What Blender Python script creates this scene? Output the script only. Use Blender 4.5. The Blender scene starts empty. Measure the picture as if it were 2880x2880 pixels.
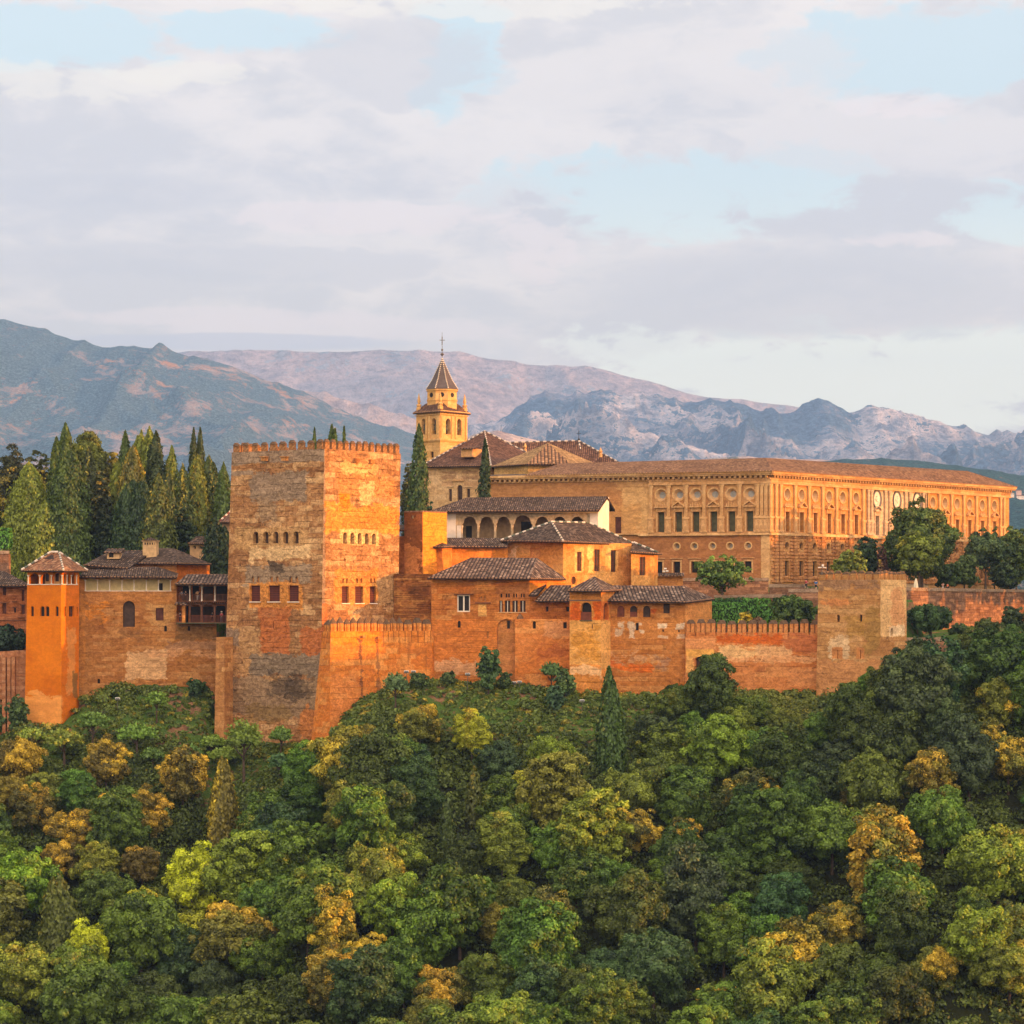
import bpy, math, random
import numpy as np
from mathutils import Vector, Matrix, noise, geometry

random.seed(7)
SC = bpy.context.scene
COL = SC.collection
R = math.radians
# one unit = one metre, the viewpoint is the origin, +Y looks towards the palace hill
F = 7850.0; HY = 1700.0; CX = 1440.0

# ------------------------------------------------------------------ camera
cam_d = bpy.data.cameras.new("camera"); cam = bpy.data.objects.new("camera", cam_d); COL.objects.link(cam)
cam_d.sensor_width = 36.0; cam_d.lens = 36.0 * F / 2880.0
cam_d.shift_y = (HY - 1440.0) / 2880.0
cam_d.clip_start = 0.5; cam_d.clip_end = 60000.0
cam.rotation_euler = (R(90), 0, 0)
SC.camera = cam

# ------------------------------------------------------------------ light and exposure
SUN_EL = 5.0
SUN_DIR = Vector((math.cos(R(13)) * math.cos(R(SUN_EL)), -math.sin(R(13)) * math.cos(R(SUN_EL)), math.sin(R(SUN_EL))))
sun_d = bpy.data.lights.new("sun", 'SUN'); sun = bpy.data.objects.new("sun", sun_d); COL.objects.link(sun)
sun_d.energy = 5.0; sun_d.angle = R(0.6); sun_d.color = (1.0, 0.40, 0.085)
sun.rotation_euler = SUN_DIR.to_track_quat('Z', 'Y').to_euler()
SC.view_settings.view_transform = 'Standard'
SC.view_settings.look = 'None'
SC.view_settings.exposure = 0.48
SC.view_settings.gamma = 1.0
SC.view_settings.use_curve_mapping = False
SC.cycles.use_denoising = True
try:
    SC.cycles.denoiser = 'OPENIMAGEDENOISE'
except Exception:
    pass
SC.cycles.max_bounces = 5; SC.cycles.diffuse_bounces = 3; SC.cycles.glossy_bounces = 2
SC.cycles.transmission_bounces = 3; SC.cycles.volume_bounces = 0; SC.cycles.transparent_max_bounces = 6
SC.cycles.caustics_reflective = False; SC.cycles.caustics_refractive = False
SC.cycles.sample_clamp_indirect = 6.0


class NT:
    """small helper round a node tree"""
    def __init__(s, tree):
        s.t = tree; tree.nodes.clear()
    def n(s, typ, ins=None, **props):
        nd = s.t.nodes.new(typ)
        for k, v in props.items(): setattr(nd, k, v)
        for k, v in (ins or {}).items(): s.set(nd.inputs[k], v)
        return nd
    def set(s, sock, v):
        if isinstance(v, bpy.types.NodeSocket): s.t.links.new(v, sock)
        elif isinstance(v, bpy.types.Node): s.t.links.new(v.outputs[0], sock)
        else:
            if sock.type == 'RGBA' and len(v) == 3: v = (*v, 1.0)
            sock.default_value = v
    def m(s, op, a, b=None, c=None, clamp=False):
        nd = s.n('ShaderNodeMath', operation=op, use_clamp=clamp)
        s.set(nd.inputs[0], a)
        if b is not None: s.set(nd.inputs[1], b)
        if c is not None: s.set(nd.inputs[2], c)
        return nd.outputs[0]
    def mix(s, fac, a, b, mode='MIX'):
        nd = s.n('ShaderNodeMix', data_type='RGBA', blend_type=mode)
        s.set(nd.inputs[0], fac); s.set(nd.inputs[6], a); s.set(nd.inputs[7], b)
        return nd.outputs[2]
    def ramp(s, v, lo, hi, a=0.0, b=1.0):
        nd = s.n('ShaderNodeMapRange', interpolation_type='SMOOTHSTEP')
        s.set(nd.inputs[0], v); s.set(nd.inputs[1], lo); s.set(nd.inputs[2], hi); s.set(nd.inputs[3], a); s.set(nd.inputs[4], b)
        return nd.outputs[0]
    def comb(s, x, y, z=0.0):
        nd = s.n('ShaderNodeCombineXYZ'); s.set(nd.inputs[0], x); s.set(nd.inputs[1], y); s.set(nd.inputs[2], z)
        return nd.outputs[0]
    def noise(s, vec, scale, detail=4.0, rough=0.55, dist=0.0):
        nd = s.n('ShaderNodeTexNoise'); s.set(nd.inputs['Vector'], vec); s.set(nd.inputs['Scale'], scale)
        s.set(nd.inputs['Detail'], detail); s.set(nd.inputs['Roughness'], rough); s.set(nd.inputs['Distortion'], dist)
        return nd.outputs[0]


# ------------------------------------------------------------------ sky: evening cloud cover with blue gaps
W = bpy.data.worlds.new("World"); SC.world = W; W.use_nodes = True
t = NT(W.node_tree)
tc = t.n('ShaderNodeTexCoord'); sep = t.n('ShaderNodeSeparateXYZ', {0: tc.outputs['Generated']})
dx, dy, dz = sep.outputs
az = t.m('ARCTAN2', dx, dy); el = t.m('ARCSINE', dz)
skyt = t.n('ShaderNodeTexSky', sky_type='NISHITA', sun_disc=False)
skyt.sun_elevation = R(SUN_EL); skyt.sun_rotation = math.atan2(SUN_DIR.x, SUN_DIR.y)
skyt.altitude = 740.0; skyt.dust_density = 1.5
n1 = t.noise(t.comb(t.m('MULTIPLY', az, 9.0), t.m('MULTIPLY', el, 26.0), 3.1), 1.0, 7.0, 0.56, 0.6)
n2 = t.noise(t.comb(t.m('MULTIPLY', az, 26.0), t.m('MULTIPLY', el, 60.0), 7.7), 1.0, 7.0, 0.6, 0.4)
n4 = t.noise(t.comb(t.m('MULTIPLY', az, 60.0), t.m('MULTIPLY', el, 120.0), 2.2), 1.0, 6.0, 0.62, 0.5)
n3 = t.noise(t.comb(t.m('MULTIPLY', az, 5.0), t.m('MULTIPLY', el, 22.0), 1.2), 1.0, 5.0, 0.5, 0.0)
wob = t.m('ADD', t.m('ADD', t.m('MULTIPLY', t.m('SUBTRACT', n1, 0.5), 3.2), t.m('MULTIPLY', t.m('SUBTRACT', n2, 0.5), 2.6)), t.m('MULTIPLY', t.m('SUBTRACT', n4, 0.5), 2.2))
wx = t.m('MULTIPLY', t.m('SUBTRACT', n3, 0.5), 0.05)
azw = t.m('ADD', az, wx)
def blob(cx, cy, sx, sy, wobble=1.0):
    a = t.m('DIVIDE', t.m('SUBTRACT', azw, (cx - CX) / F), sx / F)
    e = t.m('DIVIDE', t.m('SUBTRACT', el, (HY - cy) / F), sy / F)
    d = t.m('ADD', t.m('MULTIPLY', a, a), t.m('MULTIPLY', e, e)); d = t.m('MULTIPLY', d, 0.8)
    return t.ramp(t.m('ADD', t.m('SUBTRACT', 1.0, d), t.m('MULTIPLY', wob, wobble)), -0.10, 0.55)
cl_a = (0.81, 0.735, 0.685); cl_b = (0.645, 0.615, 0.61)
col = t.mix(t.ramp(t.m('ADD', t.m('ADD', t.m('MULTIPLY', n1, 0.5), t.m('MULTIPLY', n2, 0.35)), t.m('MULTIPLY', n4, 0.15)), 0.42, 0.57), cl_b, cl_a)
# blue gaps: Nishita colour blended with a pale washed blue
blue = t.mix(0.80, t.mix(1.0, skyt.outputs[0], (0.42, 0.42, 0.42), 'MULTIPLY'), (0.60, 0.685, 0.715))
blue = t.mix(t.ramp(el, (HY - 1150) / F, (HY - 350) / F), (0.92, 0.93, 0.82), blue)
def layer(c, lst, amt=1.0, wob_=1.0):
    global col
    for (cx, cy, sx, sy) in lst:
        col = t.mix(t.m('MULTIPLY', blob(cx, cy, sx, sy, wob_), amt), col, c)
layer(blue, [(150, 150, 330, 90), (700, 120, 260, 50), (1320, 150, 110, 170), (2680, 190, 420, 130), (1980, 560, 560, 110), (2750, 620, 220, 80), (2400, 1120, 800, 160), (1300, 60, 150, 40)], 0.95, 1.0)
layer(blue, [(1780, 960, 220, 70)], 0.7, 1.2)
layer((0.60, 0.58, 0.59), [(2250, 830, 620, 110), (1120, 190, 260, 110), (250, 560, 380, 60), (500, 760, 640, 60)], 0.6, 0.9)
layer((0.74, 0.68, 0.65), [(2560, 420, 420, 90), (1900, 230, 420, 110), (1500, 640, 170, 110)], 0.55, 1.3)
layer((0.86, 0.74, 0.70), [(1530, 660, 110, 100), (2500, 690, 150, 26), (1000, 620, 400, 40), (2550, 320, 160, 30)], 0.6, 1.3)
layer((0.86, 0.79, 0.69), [(160, 270, 330, 52), (560, 235, 210, 26), (1450, 40, 500, 40)], 0.6, 1.5)
layer((0.80, 0.71, 0.69), [(900, 930, 560, 42), (600, 900, 500, 30)], 0.75, 0.6)
layer((0.55, 0.55, 0.61), [(640, 968, 520, 24)], 0.75, 0.4)
# the sunset half of the sky, overhead and behind the viewer, is the brighter one
back = t.ramp(t.m('ADD', t.m('MULTIPLY', dy, -0.70), t.m('ADD', t.m('MULTIPLY', dz, 0.62), t.m('MULTIPLY', dx, 0.35))), 0.0, 0.95)
warm = t.mix(back, (1.0, 1.0, 1.0), (3.0, 2.55, 2.15))
col = t.mix(1.0, col, warm, 'MULTIPLY')
col = t.mix(t.ramp(dz, -0.02, -0.2), col, (0.12, 0.11, 0.09))
lowc = t.mix(t.m('MULTIPLY', t.ramp(el, (HY - 500) / F, (HY - 1100) / F), t.ramp(dy, 0.3, 0.9)), (1.0, 1.0, 1.0), (1.22, 1.12, 0.96))
col = t.mix(1.0, col, lowc, 'MULTIPLY')
col = t.mix(1.0, col, (10.0, 10.0, 10.0), 'MULTIPLY')
bg = t.n('ShaderNodeBackground', {'Color': col, 'Strength': 0.10})
t.n('ShaderNodeOutputWorld', {'Surface': bg})


# ------------------------------------------------------------------ geometry helpers
def P(x, y, Y):
    return Vector(((x - CX) * Y / F, Y, (HY - y) * Y / F))
def Z(y, Y): return (HY - y) * Y / F
UPV = Vector((0, 0, 1))

def tag(o, label=None, cat=None, group=None, kind=None):
    if label: o["label"] = label
    if cat: o["category"] = cat
    if group: o["group"] = group
    if kind: o["kind"] = kind
    return o
def empty(name, loc, label=None, cat=None, group=None):
    o = bpy.data.objects.new(name, None); COL.objects.link(o); o.location = loc
    o.empty_display_size = 0.5
    return tag(o, label, cat, group)

class MB:
    """collects faces given in world space, builds one mesh object"""
    def __init__(s): s.v = []; s.f = []; s.uv = []; s.mi = []
    def face(s, pts, uvs=None, m=0):
        k = len(s.v); pts = [Vector(p) for p in pts]; s.v += pts; s.f.append(tuple(range(k, k + len(pts)))); s.mi.append(m)
        if uvs is None:
            n = (pts[1] - pts[0]).cross(pts[2] - pts[0])
            if len(pts) > 3 and n.length < 1e-6: n = (pts[2] - pts[1]).cross(pts[3] - pts[1])
            n.normalize() if n.length > 1e-9 else None
            if abs(n.z) < 0.8:
                tg = Vector((-n.y, n.x, 0)); tg = tg.normalized() if tg.length > 1e-6 else Vector((1, 0, 0))
                uvs = [(p.dot(tg), p.z) for p in pts]
            else: uvs = [(p.x, p.y) for p in pts]
        s.uv += list(uvs)
    def box(s, c, a, b, h, m=0, bev=0.0):
        """c = centre of the base, a and b half-vectors, h the height vector"""
        c, a, b, h = map(Vector, (c, a, b, h))
        q = [c - a - b, c + a - b, c + a + b, c - a + b]; p = [x + h for x in q]
        s.face([q[3], q[2], q[1], q[0]], m=m); s.face(p, m=m)
        for i in range(4):
            j = (i + 1) % 4; s.face([q[i], q[j], p[j], p[i]], m=m)
    def bar(s, p, q, r, n=6, r2=None, m=0, cap=True):
        p, q = Vector(p), Vector(q); d = (q - p)
        if d.length < 1e-6: return
        d.normalize(); a = d.orthogonal().normalized(); b = d.cross(a); r2 = r if r2 is None else r2
        A = [p + (a * math.cos(2 * math.pi * i / n) + b * math.sin(2 * math.pi * i / n)) * r for i in range(n)]
        B = [q + (a * math.cos(2 * math.pi * i / n) + b * math.sin(2 * math.pi * i / n)) * r2 for i in range(n)]
        for i in range(n):
            j = (i + 1) % n; s.face([A[i], A[j], B[j], B[i]], m=m)
        if cap: s.face(A[::-1], m=m); s.face(B, m=m)
    def lathe(s, c, prof, n=10, m=0, rot=0.0):
        c = Vector(c); rings = []
        for (r, z) in prof:
            rings.append([c + Vector((r * math.cos(rot + 2 * math.pi * i / n), r * math.sin(rot + 2 * math.pi * i / n), z)) for i in range(n)])
        for k in range(len(rings) - 1):
            for i in range(n):
                j = (i + 1) % n; s.face([rings[k][i], rings[k][j], rings[k + 1][j], rings[k + 1][i]], m=m)
        s.face(rings[0][::-1], m=m); s.face(rings[-1], m=m)
    def mesh(s, name, mats, origin=Vector((0, 0, 0)), inv=None, smooth=False):
        me = bpy.data.meshes.new(name)
        vs = [(inv @ v if inv is not None else v - origin) for v in s.v]
        me.from_pydata([tuple(v) for v in vs], [], s.f)
        ul = me.uv_layers.new(name="UVMap")
        ul.data.foreach_set("uv", np.array(s.uv, dtype=np.float32).ravel())
        me.polygons.foreach_set("material_index", s.mi)
        if smooth: me.polygons.foreach_set("use_smooth", [True] * len(s.f))
        for mt in (mats if isinstance(mats, (list, tuple)) else [mats]): me.materials.append(mt)
        me.update()
        return me
    def build(s, name, mats, parent=None, origin=None, smooth=False):
        if origin is None:
            origin = Vector(parent.location) if parent is not None and parent.parent is None else (Vector(parent.location) + Vector(parent.parent.location) if parent is not None else Vector((0, 0, 0)))
        me = s.mesh(name, mats, origin, smooth=smooth)
        o = bpy.data.objects.new(name, me); COL.objects.link(o)
        if parent is not None: o.parent = parent
        else: o.location = origin
        return o
def inst(name, me, parent, loc, rot=None, scale=None, world=True):
    o = bpy.data.objects.new(name, me); COL.objects.link(o); o.parent = parent
    o.location = Vector(loc) - (Vector(parent.location) if world else Vector((0, 0, 0)))
    if rot is not None: o.rotation_euler = rot
    if scale is not None: o.scale = scale
    return o


# ------------------------------------------------------------------ materials
def new_mat(name):
    m = bpy.data.materials.new(name); m.use_nodes = True
    return m, NT(m.node_tree)
def finish(t, col, rough=0.9, bump=None, bstr=0.5, bdist=0.1, spec=0.2, metal=0.0):
    b = t.n('ShaderNodeBsdfPrincipled', {'Base Color': col, 'Roughness': rough, 'Metallic': metal})
    b.inputs['Specular IOR Level'].default_value = spec
    if bump is not None:
        bp = t.n('ShaderNodeBump', {'Height': bump, 'Strength': bstr, 'Distance': bdist}); t.set(b.inputs['Normal'], bp.outputs[0])
    t.n('ShaderNodeOutputMaterial', {'Surface': b})

TINT = (1.0, 1.0, 1.0)
def rich(c, s=1.24, k=0.95):
    l = 0.3 * c[0] + 0.55 * c[1] + 0.15 * c[2]
    return tuple(max(0.004, (l + (x - l) * s) * k * g) for x, g in zip(c, TINT))
def masonry(name, base, alt, lite=None, dark=None, seed=0.0, course=0.85, cstr=0.55, patches=(), big=0.14, rough_amt=1.0, lite_amt=0.45, dark_amt=0.5, brick=None, joints=0.0, streak=0.3, bump=0.7, grain=0.6, blocks=0.5, pits=0.75, drip=None):
    """weathered rammed earth, brick and plaster; UV is in metres (along the wall, height)"""
    lite = lite or tuple(min(1, c * 1.45 + 0.02) for c in base); dark = dark or tuple(c * 0.38 for c in base)
    base, alt, lite, dark = rich(base), rich(alt), rich(lite), rich(dark)
    m, t = new_mat(name)
    uv = t.n('ShaderNodeTexCoord').outputs['UV']; sp = t.n('ShaderNodeSeparateXYZ', {0: uv}); u, v = sp.outputs[0], sp.outputs[1]
    vec = t.comb(u, v, seed)
    nb = t.noise(vec, big, 5.0, 0.6, 0.5)
    flat = t.comb(t.m('MULTIPLY', u, 0.35), v, seed + 5.0)
    nm = t.noise(flat, 0.75, 6.0, 0.62, 0.6)
    nf = t.noise(t.comb(t.m('MULTIPLY', u, 0.6), v, seed + 9), 3.2, 4.0, 0.7)
    c = t.mix(t.ramp(nb, 0.38, 0.62), base, alt)
    c = t.mix(t.m('MULTIPLY', t.ramp(nm, 0.52, 0.70), lite_amt), c, lite)
    c = t.mix(t.m('MULTIPLY', t.ramp(nm, 0.46, 0.30), dark_amt), c, dark)
    # putlog courses: thin darker beds, broken up by noise
    fr = t.m('FRACT', t.m('ADD', t.m('DIVIDE', v, course), t.m('MULTIPLY', t.m('SUBTRACT', nf, 0.5), 0.25)))
    bed = t.ramp(fr, 0.0, 0.14, 1.0, 0.0)
    bedm = t.m('MULTIPLY', bed, t.ramp(t.noise(t.comb(t.m('MULTIPLY', u, 0.5), t.m('MULTIPLY', v, 1.2), seed + 2), 0.9, 3.0), 0.46, 0.60))
    c = t.mix(t.m('MULTIPLY', bedm, cstr), c, dark)
    # lifts of rammed earth: blocks that differ a little from one another
    rw = t.m('FLOOR', t.m('DIVIDE', v, course)); sh = t.n('ShaderNodeTexWhiteNoise', {'Vector': t.comb(rw, seed, 1.0)}, noise_dimensions='3D').outputs[0]
    bl = t.m('FLOOR', t.m('ADD', t.m('DIVIDE', t.m('ADD', u, t.m('MULTIPLY', t.m('SUBTRACT', nf, 0.5), 0.5)), 2.7), t.m('MULTIPLY', sh, 5.0)))
    bw_ = t.n('ShaderNodeTexWhiteNoise', {'Vector': t.comb(bl, rw, seed)}, noise_dimensions='3D')
    c = t.mix(t.m('MULTIPLY', t.ramp(bw_.outputs[0], 0.62, 0.90), blocks), c, lite); c = t.mix(t.m('MULTIPLY', t.ramp(bw_.outputs[0], 0.34, 0.05), blocks * 0.8), c, alt)
    # damp streaks running down
    ns = t.noise(t.comb(t.m('MULTIPLY', u, 1.3), t.m('MULTIPLY', v, 0.10), seed + 3), 1.0, 4.0, 0.6)
    c = t.mix(t.m('MULTIPLY', t.ramp(ns, 0.56, 0.72), streak), c, dark)
    if drip:          # dark runs of water below the gaps of the battlements
        zt_, pit_, ph_, ln_, st_ = drip
        fr2 = t.m('ABSOLUTE', t.m('SUBTRACT', t.m('FRACT', t.m('DIVIDE', t.m('ADD', u, ph_), pit_)), 0.5))
        ln = t.m('MULTIPLY', t.m('ADD', t.noise(t.comb(t.m('FLOOR', t.m('DIVIDE', t.m('ADD', u, ph_), pit_)), seed, 3.0), 3.7, 1.0), 0.15), ln_ * 1.5)
        k1 = t.ramp(fr2, 0.40, 0.47); k2 = t.ramp(t.m('DIVIDE', t.m('SUBTRACT', zt_, v), ln), 1.0, 0.3)
        c = t.mix(t.m('MULTIPLY', t.m('MULTIPLY', k1, k2), st_), c, tuple(x * 0.5 for x in dark))
    for i, pt in enumerate(patches):
        (u0, u1, v0, v1, pc) = pt[:5]; pc = rich(pc); amp = pt[5] if len(pt) > 5 else 0.8; st = pt[6] if len(pt) > 6 else 1.0
        du = t.m('MINIMUM', t.m('SUBTRACT', u, u0), t.m('SUBTRACT', u1, u)); dv = t.m('MINIMUM', t.m('SUBTRACT', v, v0), t.m('SUBTRACT', v1, v))
        d = t.m('MINIMUM', du, dv)
        wob = t.m('MULTIPLY', t.m('SUBTRACT', t.noise(t.comb(u, t.m('MULTIPLY', v, 1.6), seed + i * 1.7), 0.42, 7.0, 0.7, 0.5), 0.5), amp * 8.0)
        mk = t.ramp(t.m('ADD', d, wob), -0.06, 0.10)
        pcol = t.mix(t.m('MULTIPLY', t.ramp(nm, 0.42, 0.64), 0.5), pc, tuple(min(1, x * 1.5) for x in pc))
        pcol = t.mix(t.m('MULTIPLY', bedm, 0.35), pcol, tuple(x * 0.45 for x in pc))
        c = t.mix(t.m('MULTIPLY', mk, st), c, pcol)
    h = t.m('ADD', t.m('MULTIPLY', nm, 0.9), t.m('MULTIPLY', nf, 0.5)); h = t.m('SUBTRACT', h, t.m('MULTIPLY', bedm, 0.5))
    if brick:
        bw, bh, bc, amt = brick
        bt = t.n('ShaderNodeTexBrick', {'Vector': uv, 'Scale': 1.0, 'Mortar Size': 0.035 if bh > 0.4 else 0.02, 'Mortar Smooth': 0.3, 'Brick Width': bw, 'Row Height': bh, 'Bias': 0.0,
                                         'Color1': (1.0, 1.0, 1.0), 'Color2': (0.72, 0.70, 0.68), 'Mortar': bc}, offset=0.5)
        c = t.mix(amt, c, bt.outputs[0], 'MULTIPLY')
        h = t.m('SUBTRACT', h, t.m('MULTIPLY', bt.outputs[1], amt * 1.2))
    # grain
    g = t.noise(t.comb(t.m('MULTIPLY', u, 0.85), v, seed + 4), 1.7, 6.0, 0.8, 0.8)
    c = t.mix(grain, c, t.mix(t.ramp(g, 0.36, 0.64), (0.52, 0.46, 0.42), (1.45, 1.44, 1.40)), 'MULTIPLY')
    pit = t.ramp(t.noise(t.comb(t.m('MULTIPLY', u, 0.55), v, seed + 14), 1.35, 6.0, 0.85, 1.0), 0.585, 0.64)
    pit = t.m('MULTIPLY', pit, t.ramp(t.noise(vec, 0.22, 3.0), 0.40, 0.60))
    c = t.mix(t.m('MULTIPLY', pit, pits), c, tuple(x * 0.55 for x in dark))
    h = t.m('SUBTRACT', t.m('ADD', h, t.m('MULTIPLY', g, 0.8)), t.m('MULTIPLY', pit, 0.6))
    finish(t, c, 0.95, h, 0.85 * rough_amt, 0.16 * bump, 0.1)
    return m

def tiles(name, base, lite, dark, period=0.55, seed=0.0, fleck=0.45):
    """curved clay roof tiles; UV is metres (along the eave, up the slope)"""
    m, t = new_mat(name)
    uv = t.n('ShaderNodeTexCoord').outputs['UV']; sp = t.n('ShaderNodeSeparateXYZ', {0: uv}); u, v = sp.outputs[0], sp.outputs[1]
    k = t.m('DIVIDE', u, period)
    wv = t.m('ABSOLUTE', t.m('SUBTRACT', t.m('FRACT', k), 0.5))          # 0 crest, .5 channel
    cell = t.comb(t.m('FLOOR', k), t.m('FLOOR', t.m('DIVIDE', v, 0.55)), seed)
    wn = t.n('ShaderNodeTexWhiteNoise', {'Vector': cell}, noise_dimensions='3D')
    nb = t.noise(t.comb(u, v, seed), 0.30, 4.0, 0.6)
    c = t.mix(t.ramp(nb, 0.35, 0.65), base, tuple(x * 0.62 for x in base))
    c = t.mix(t.m('MULTIPLY', t.ramp(wn.outputs[0], 0.60, 0.95), fleck), c, lite)
    c = t.mix(t.m('MULTIPLY', t.ramp(wn.outputs[0], 0.30, 0.05), 0.55), c, dark)
    c = t.mix(t.m('MULTIPLY', t.ramp(wv, 0.22, 0.42), 0.88), c, dark)
    gg = t.noise(t.comb(t.m('MULTIPLY', u, 1.0), v, seed + 3), 1.7, 4.0, 0.75)
    c = t.mix(1.0, c, t.mix(t.ramp(gg, 0.36, 0.64), (0.6, 0.58, 0.56), (1.4, 1.4, 1.4)), 'MULTIPLY')
    h = t.m('ADD', t.m('MULTIPLY', t.m('SUBTRACT', 0.5, wv), 1.6), t.m('MULTIPLY', wn.outputs[0], 0.25))
    h = t.m('ADD', h, t.m('MULTIPLY', t.m('FRACT', t.m('DIVIDE', v, 0.45)), -0.25))
    finish(t, c, 0.9, h, 0.8, 0.14, 0.12)
    return m

def plain(name, col, rough=0.8, var=0.25, scale=1.5, spec=0.2, metal=0.0, bump=0.0):
    m, t = new_mat(name)
    co = t.n('ShaderNodeTexCoord').outputs['Object']
    nz = t.noise(co, scale, 5.0, 0.6)
    c = t.mix(t.ramp(nz, 0.3, 0.7), tuple(x * (1 - var) for x in col), tuple(min(1, x * (1 + var)) for x in col))
    finish(t, c, rough, nz if bump else None, bump, 0.05, spec, metal)
    return m

def lattice(name, col, gap, period=0.28):
    m, t = new_mat(name)
    uv = t.n('ShaderNodeTexCoord').outputs['UV']; sp = t.n('ShaderNodeSeparateXYZ', {0: uv})
    a = t.m('ABSOLUTE', t.m('SUBTRACT', t.m('FRACT', t.m('DIVIDE', sp.outputs[0], period)), 0.5)); b = t.m('ABSOLUTE', t.m('SUBTRACT', t.m('FRACT', t.m('DIVIDE', sp.outputs[1], period)), 0.5))
    k = t.ramp(t.m('MAXIMUM', a, b), 0.28, 0.40)
    finish(t, t.mix(k, gap, col), 0.7, k, 0.5, 0.03)
    return m

# ------------------------------------------------------------------ the ground of the hill
def X_(x, Y): return (x - CX) * Y / F
# foot of the walls: (px, py, Y)
FOOT = [(-1200, 2100, 448), (0, 2075, 446), (70, 2052, 437), (172, 2046, 436), (235, 1962, 444), (400, 1926, 445), (590, 1938, 446), (606, 2088, 438), (700, 2092, 434),
        (890, 2092, 427), (935, 2065, 423), (1000, 1978, 427), (1130, 1926, 434), (1200, 1914, 436), (1450, 1926, 435), (1600, 1946, 431), (1700, 1952, 428),
        (1930, 1955, 431), (2300, 1960, 426), (2480, 1935, 418), (2560, 1850, 430), (2700, 1795, 446), (2880, 1775, 462), (4300, 1720, 480)]
FX = [X_(a, c) for a, b, c in FOOT]; FZ = [Z(b, c) for a, b, c in FOOT]; FY = [c for a, b, c in FOOT]
def lerp(x, xs, ys): return float(np.interp(x, xs, ys))
def foot(X): return lerp(X, FX, FY), lerp(X, FX, FZ)
PLX = [-260, -60, -20, 20, 60, 100, 160, 260]
def ground(X, Y):
    yw, zb = foot(X)
    s = yw - Y
    flat = lerp(X, [-60, 55, 80, 200], [0, 0, 26, 36])
    nz = noise.noise(Vector((X * 0.05, Y * 0.05, 0.3))) * 1.3 + noise.noise(Vector((X * 0.21, Y * 0.21, 2.3))) * 0.35
    if s >= 0:
        a = min(s, flat) * 0.10 + max(0.0, s - flat) * 0.585
        ledge = lerp(X, [-28, -20, 8, 16], [0, 1, 1, 0]) * 2.2 * min(1, s / 6.0)     # grassy ledge under the curtain wall
        z = zb - a + (ledge if s > 1 else 0)
        zmin = -84.0
        if z < zmin + 12:      # ease into the valley floor
            z = zmin + 12 * math.exp((z - zmin - 12) / 12.0)
        # the near side of the valley climbs back up to the viewpoint
        near = -1.7 - 0.62 * max(0.0, Y - 1.5) if Y < 135 else -1e9
        if Y < 170: z = max(z, near if Y > 0 else -1.7)
        k = min(1.0, s / 5.0) * (1.0 if Y > 30 else max(0.0, Y / 30))
        return z + nz * 0.8 * k
    up = lerp(X, [-200, -75, -45, -28, 20, 50, 70, 95, 300], [0, 0, 1.0, -4.5, -6.0, -4.8, -2.0, 2.3, 6.0])
    k = min(1.0, max(0.0, (-s - 9.5) / 4.5))
    far = lerp(X, [-300, -60, -25, 30, 110, 400], [13, 9.5, 6.0, 3.6, 3.6, 4.0])
    kk = min(1.0, max(0.0, (-s - 6) / 55.0)) if X > -25 else min(1.0, max(0.0, (-s - 40) / 40.0)); kk = kk * kk * (3 - 2 * kk)
    top = up * (1 - kk) + far * kk
    if 14 < X < 68:                                       # walled garden terraces below the palace
        top = up if Y < 453 else (up + (0.7 - up) * (Y - 453) / 3 if Y < 456 else (0.7 if Y < 487 else min(3.2, 0.7 + (Y - 487) * 0.8)))
    if X > 66:                                            # forefield below the long terrace wall stays low
        k = min(1.0, max(0.0, -s / 4.0))
        if Y < 471 + max(0.0, X - 66) * 2.1 + 4.0: top = min(top, zb + 0.5)
        else: top = 2.3
    return zb * (1 - k) + top * k + nz * 0.15

def grid_mesh(name, xs, ys, fn, mat, smooth=True, uvs=False):
    nx, ny = len(xs), len(ys)
    vs = [(x, y, fn(x, y)) for y in ys for x in xs]
    fs = [(j * nx + i, j * nx + i + 1, (j + 1) * nx + i + 1, (j + 1) * nx + i) for j in range(ny - 1) for i in range(nx - 1)]
    me = bpy.data.meshes.new(name); me.from_pydata(vs, [], fs); me.materials.append(mat)
    me.polygons.foreach_set("use_smooth", [smooth] * len(fs)); me.update()
    o = bpy.data.objects.new(name, me); COL.objects.link(o)
    return o
def axis(segs):
    out = []
    for a, b, st in segs: out += list(np.arange(a, b, st))
    return [float(v) for v in out] + [float(segs[-1][1])]

m, t = new_mat("slope_soil_and_grass")
co = t.n('ShaderNodeTexCoord').outputs['Object']
a = t.noise(co, 0.16, 6.0, 0.65, 0.6); b = t.noise(co, 0.9, 5.0, 0.65); g = t.noise(co, 4.5, 4.0, 0.7)
c = t.mix(t.ramp(b, 0.35, 0.65), (0.13, 0.07, 0.035), (0.28, 0.155, 0.085))
lit_ = t.n('ShaderNodeAttribute', attribute_name='litter', attribute_type='GEOMETRY').outputs['Fac']
gr = t.mix(t.ramp(g, 0.3, 0.7), (0.035, 0.07, 0.014), (0.085, 0.15, 0.028))
c = t.mix(t.ramp(t.m('ADD', a, t.m('MULTIPLY', t.m('SUBTRACT', b, 0.5), 0.5)), 0.40, 0.48), c, gr)
c = t.mix(lit_, c, t.mix(b, (0.010, 0.016, 0.006), (0.030, 0.032, 0.014)))
finish(t, c, 0.95, t.m('ADD', b, g), 0.8, 0.35, 0.05)
MAT_SOIL = m
hill = grid_mesh("hillside", axis([(-420, -110, 12), (-110, 120, 1.5), (120, 420, 12)]),
                 axis([(-60, 0, 12), (0, 170, 6), (170, 340, 5), (340, 475, 1.5), (475, 640, 6), (640, 760, 12)]), ground, MAT_SOIL)
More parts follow.
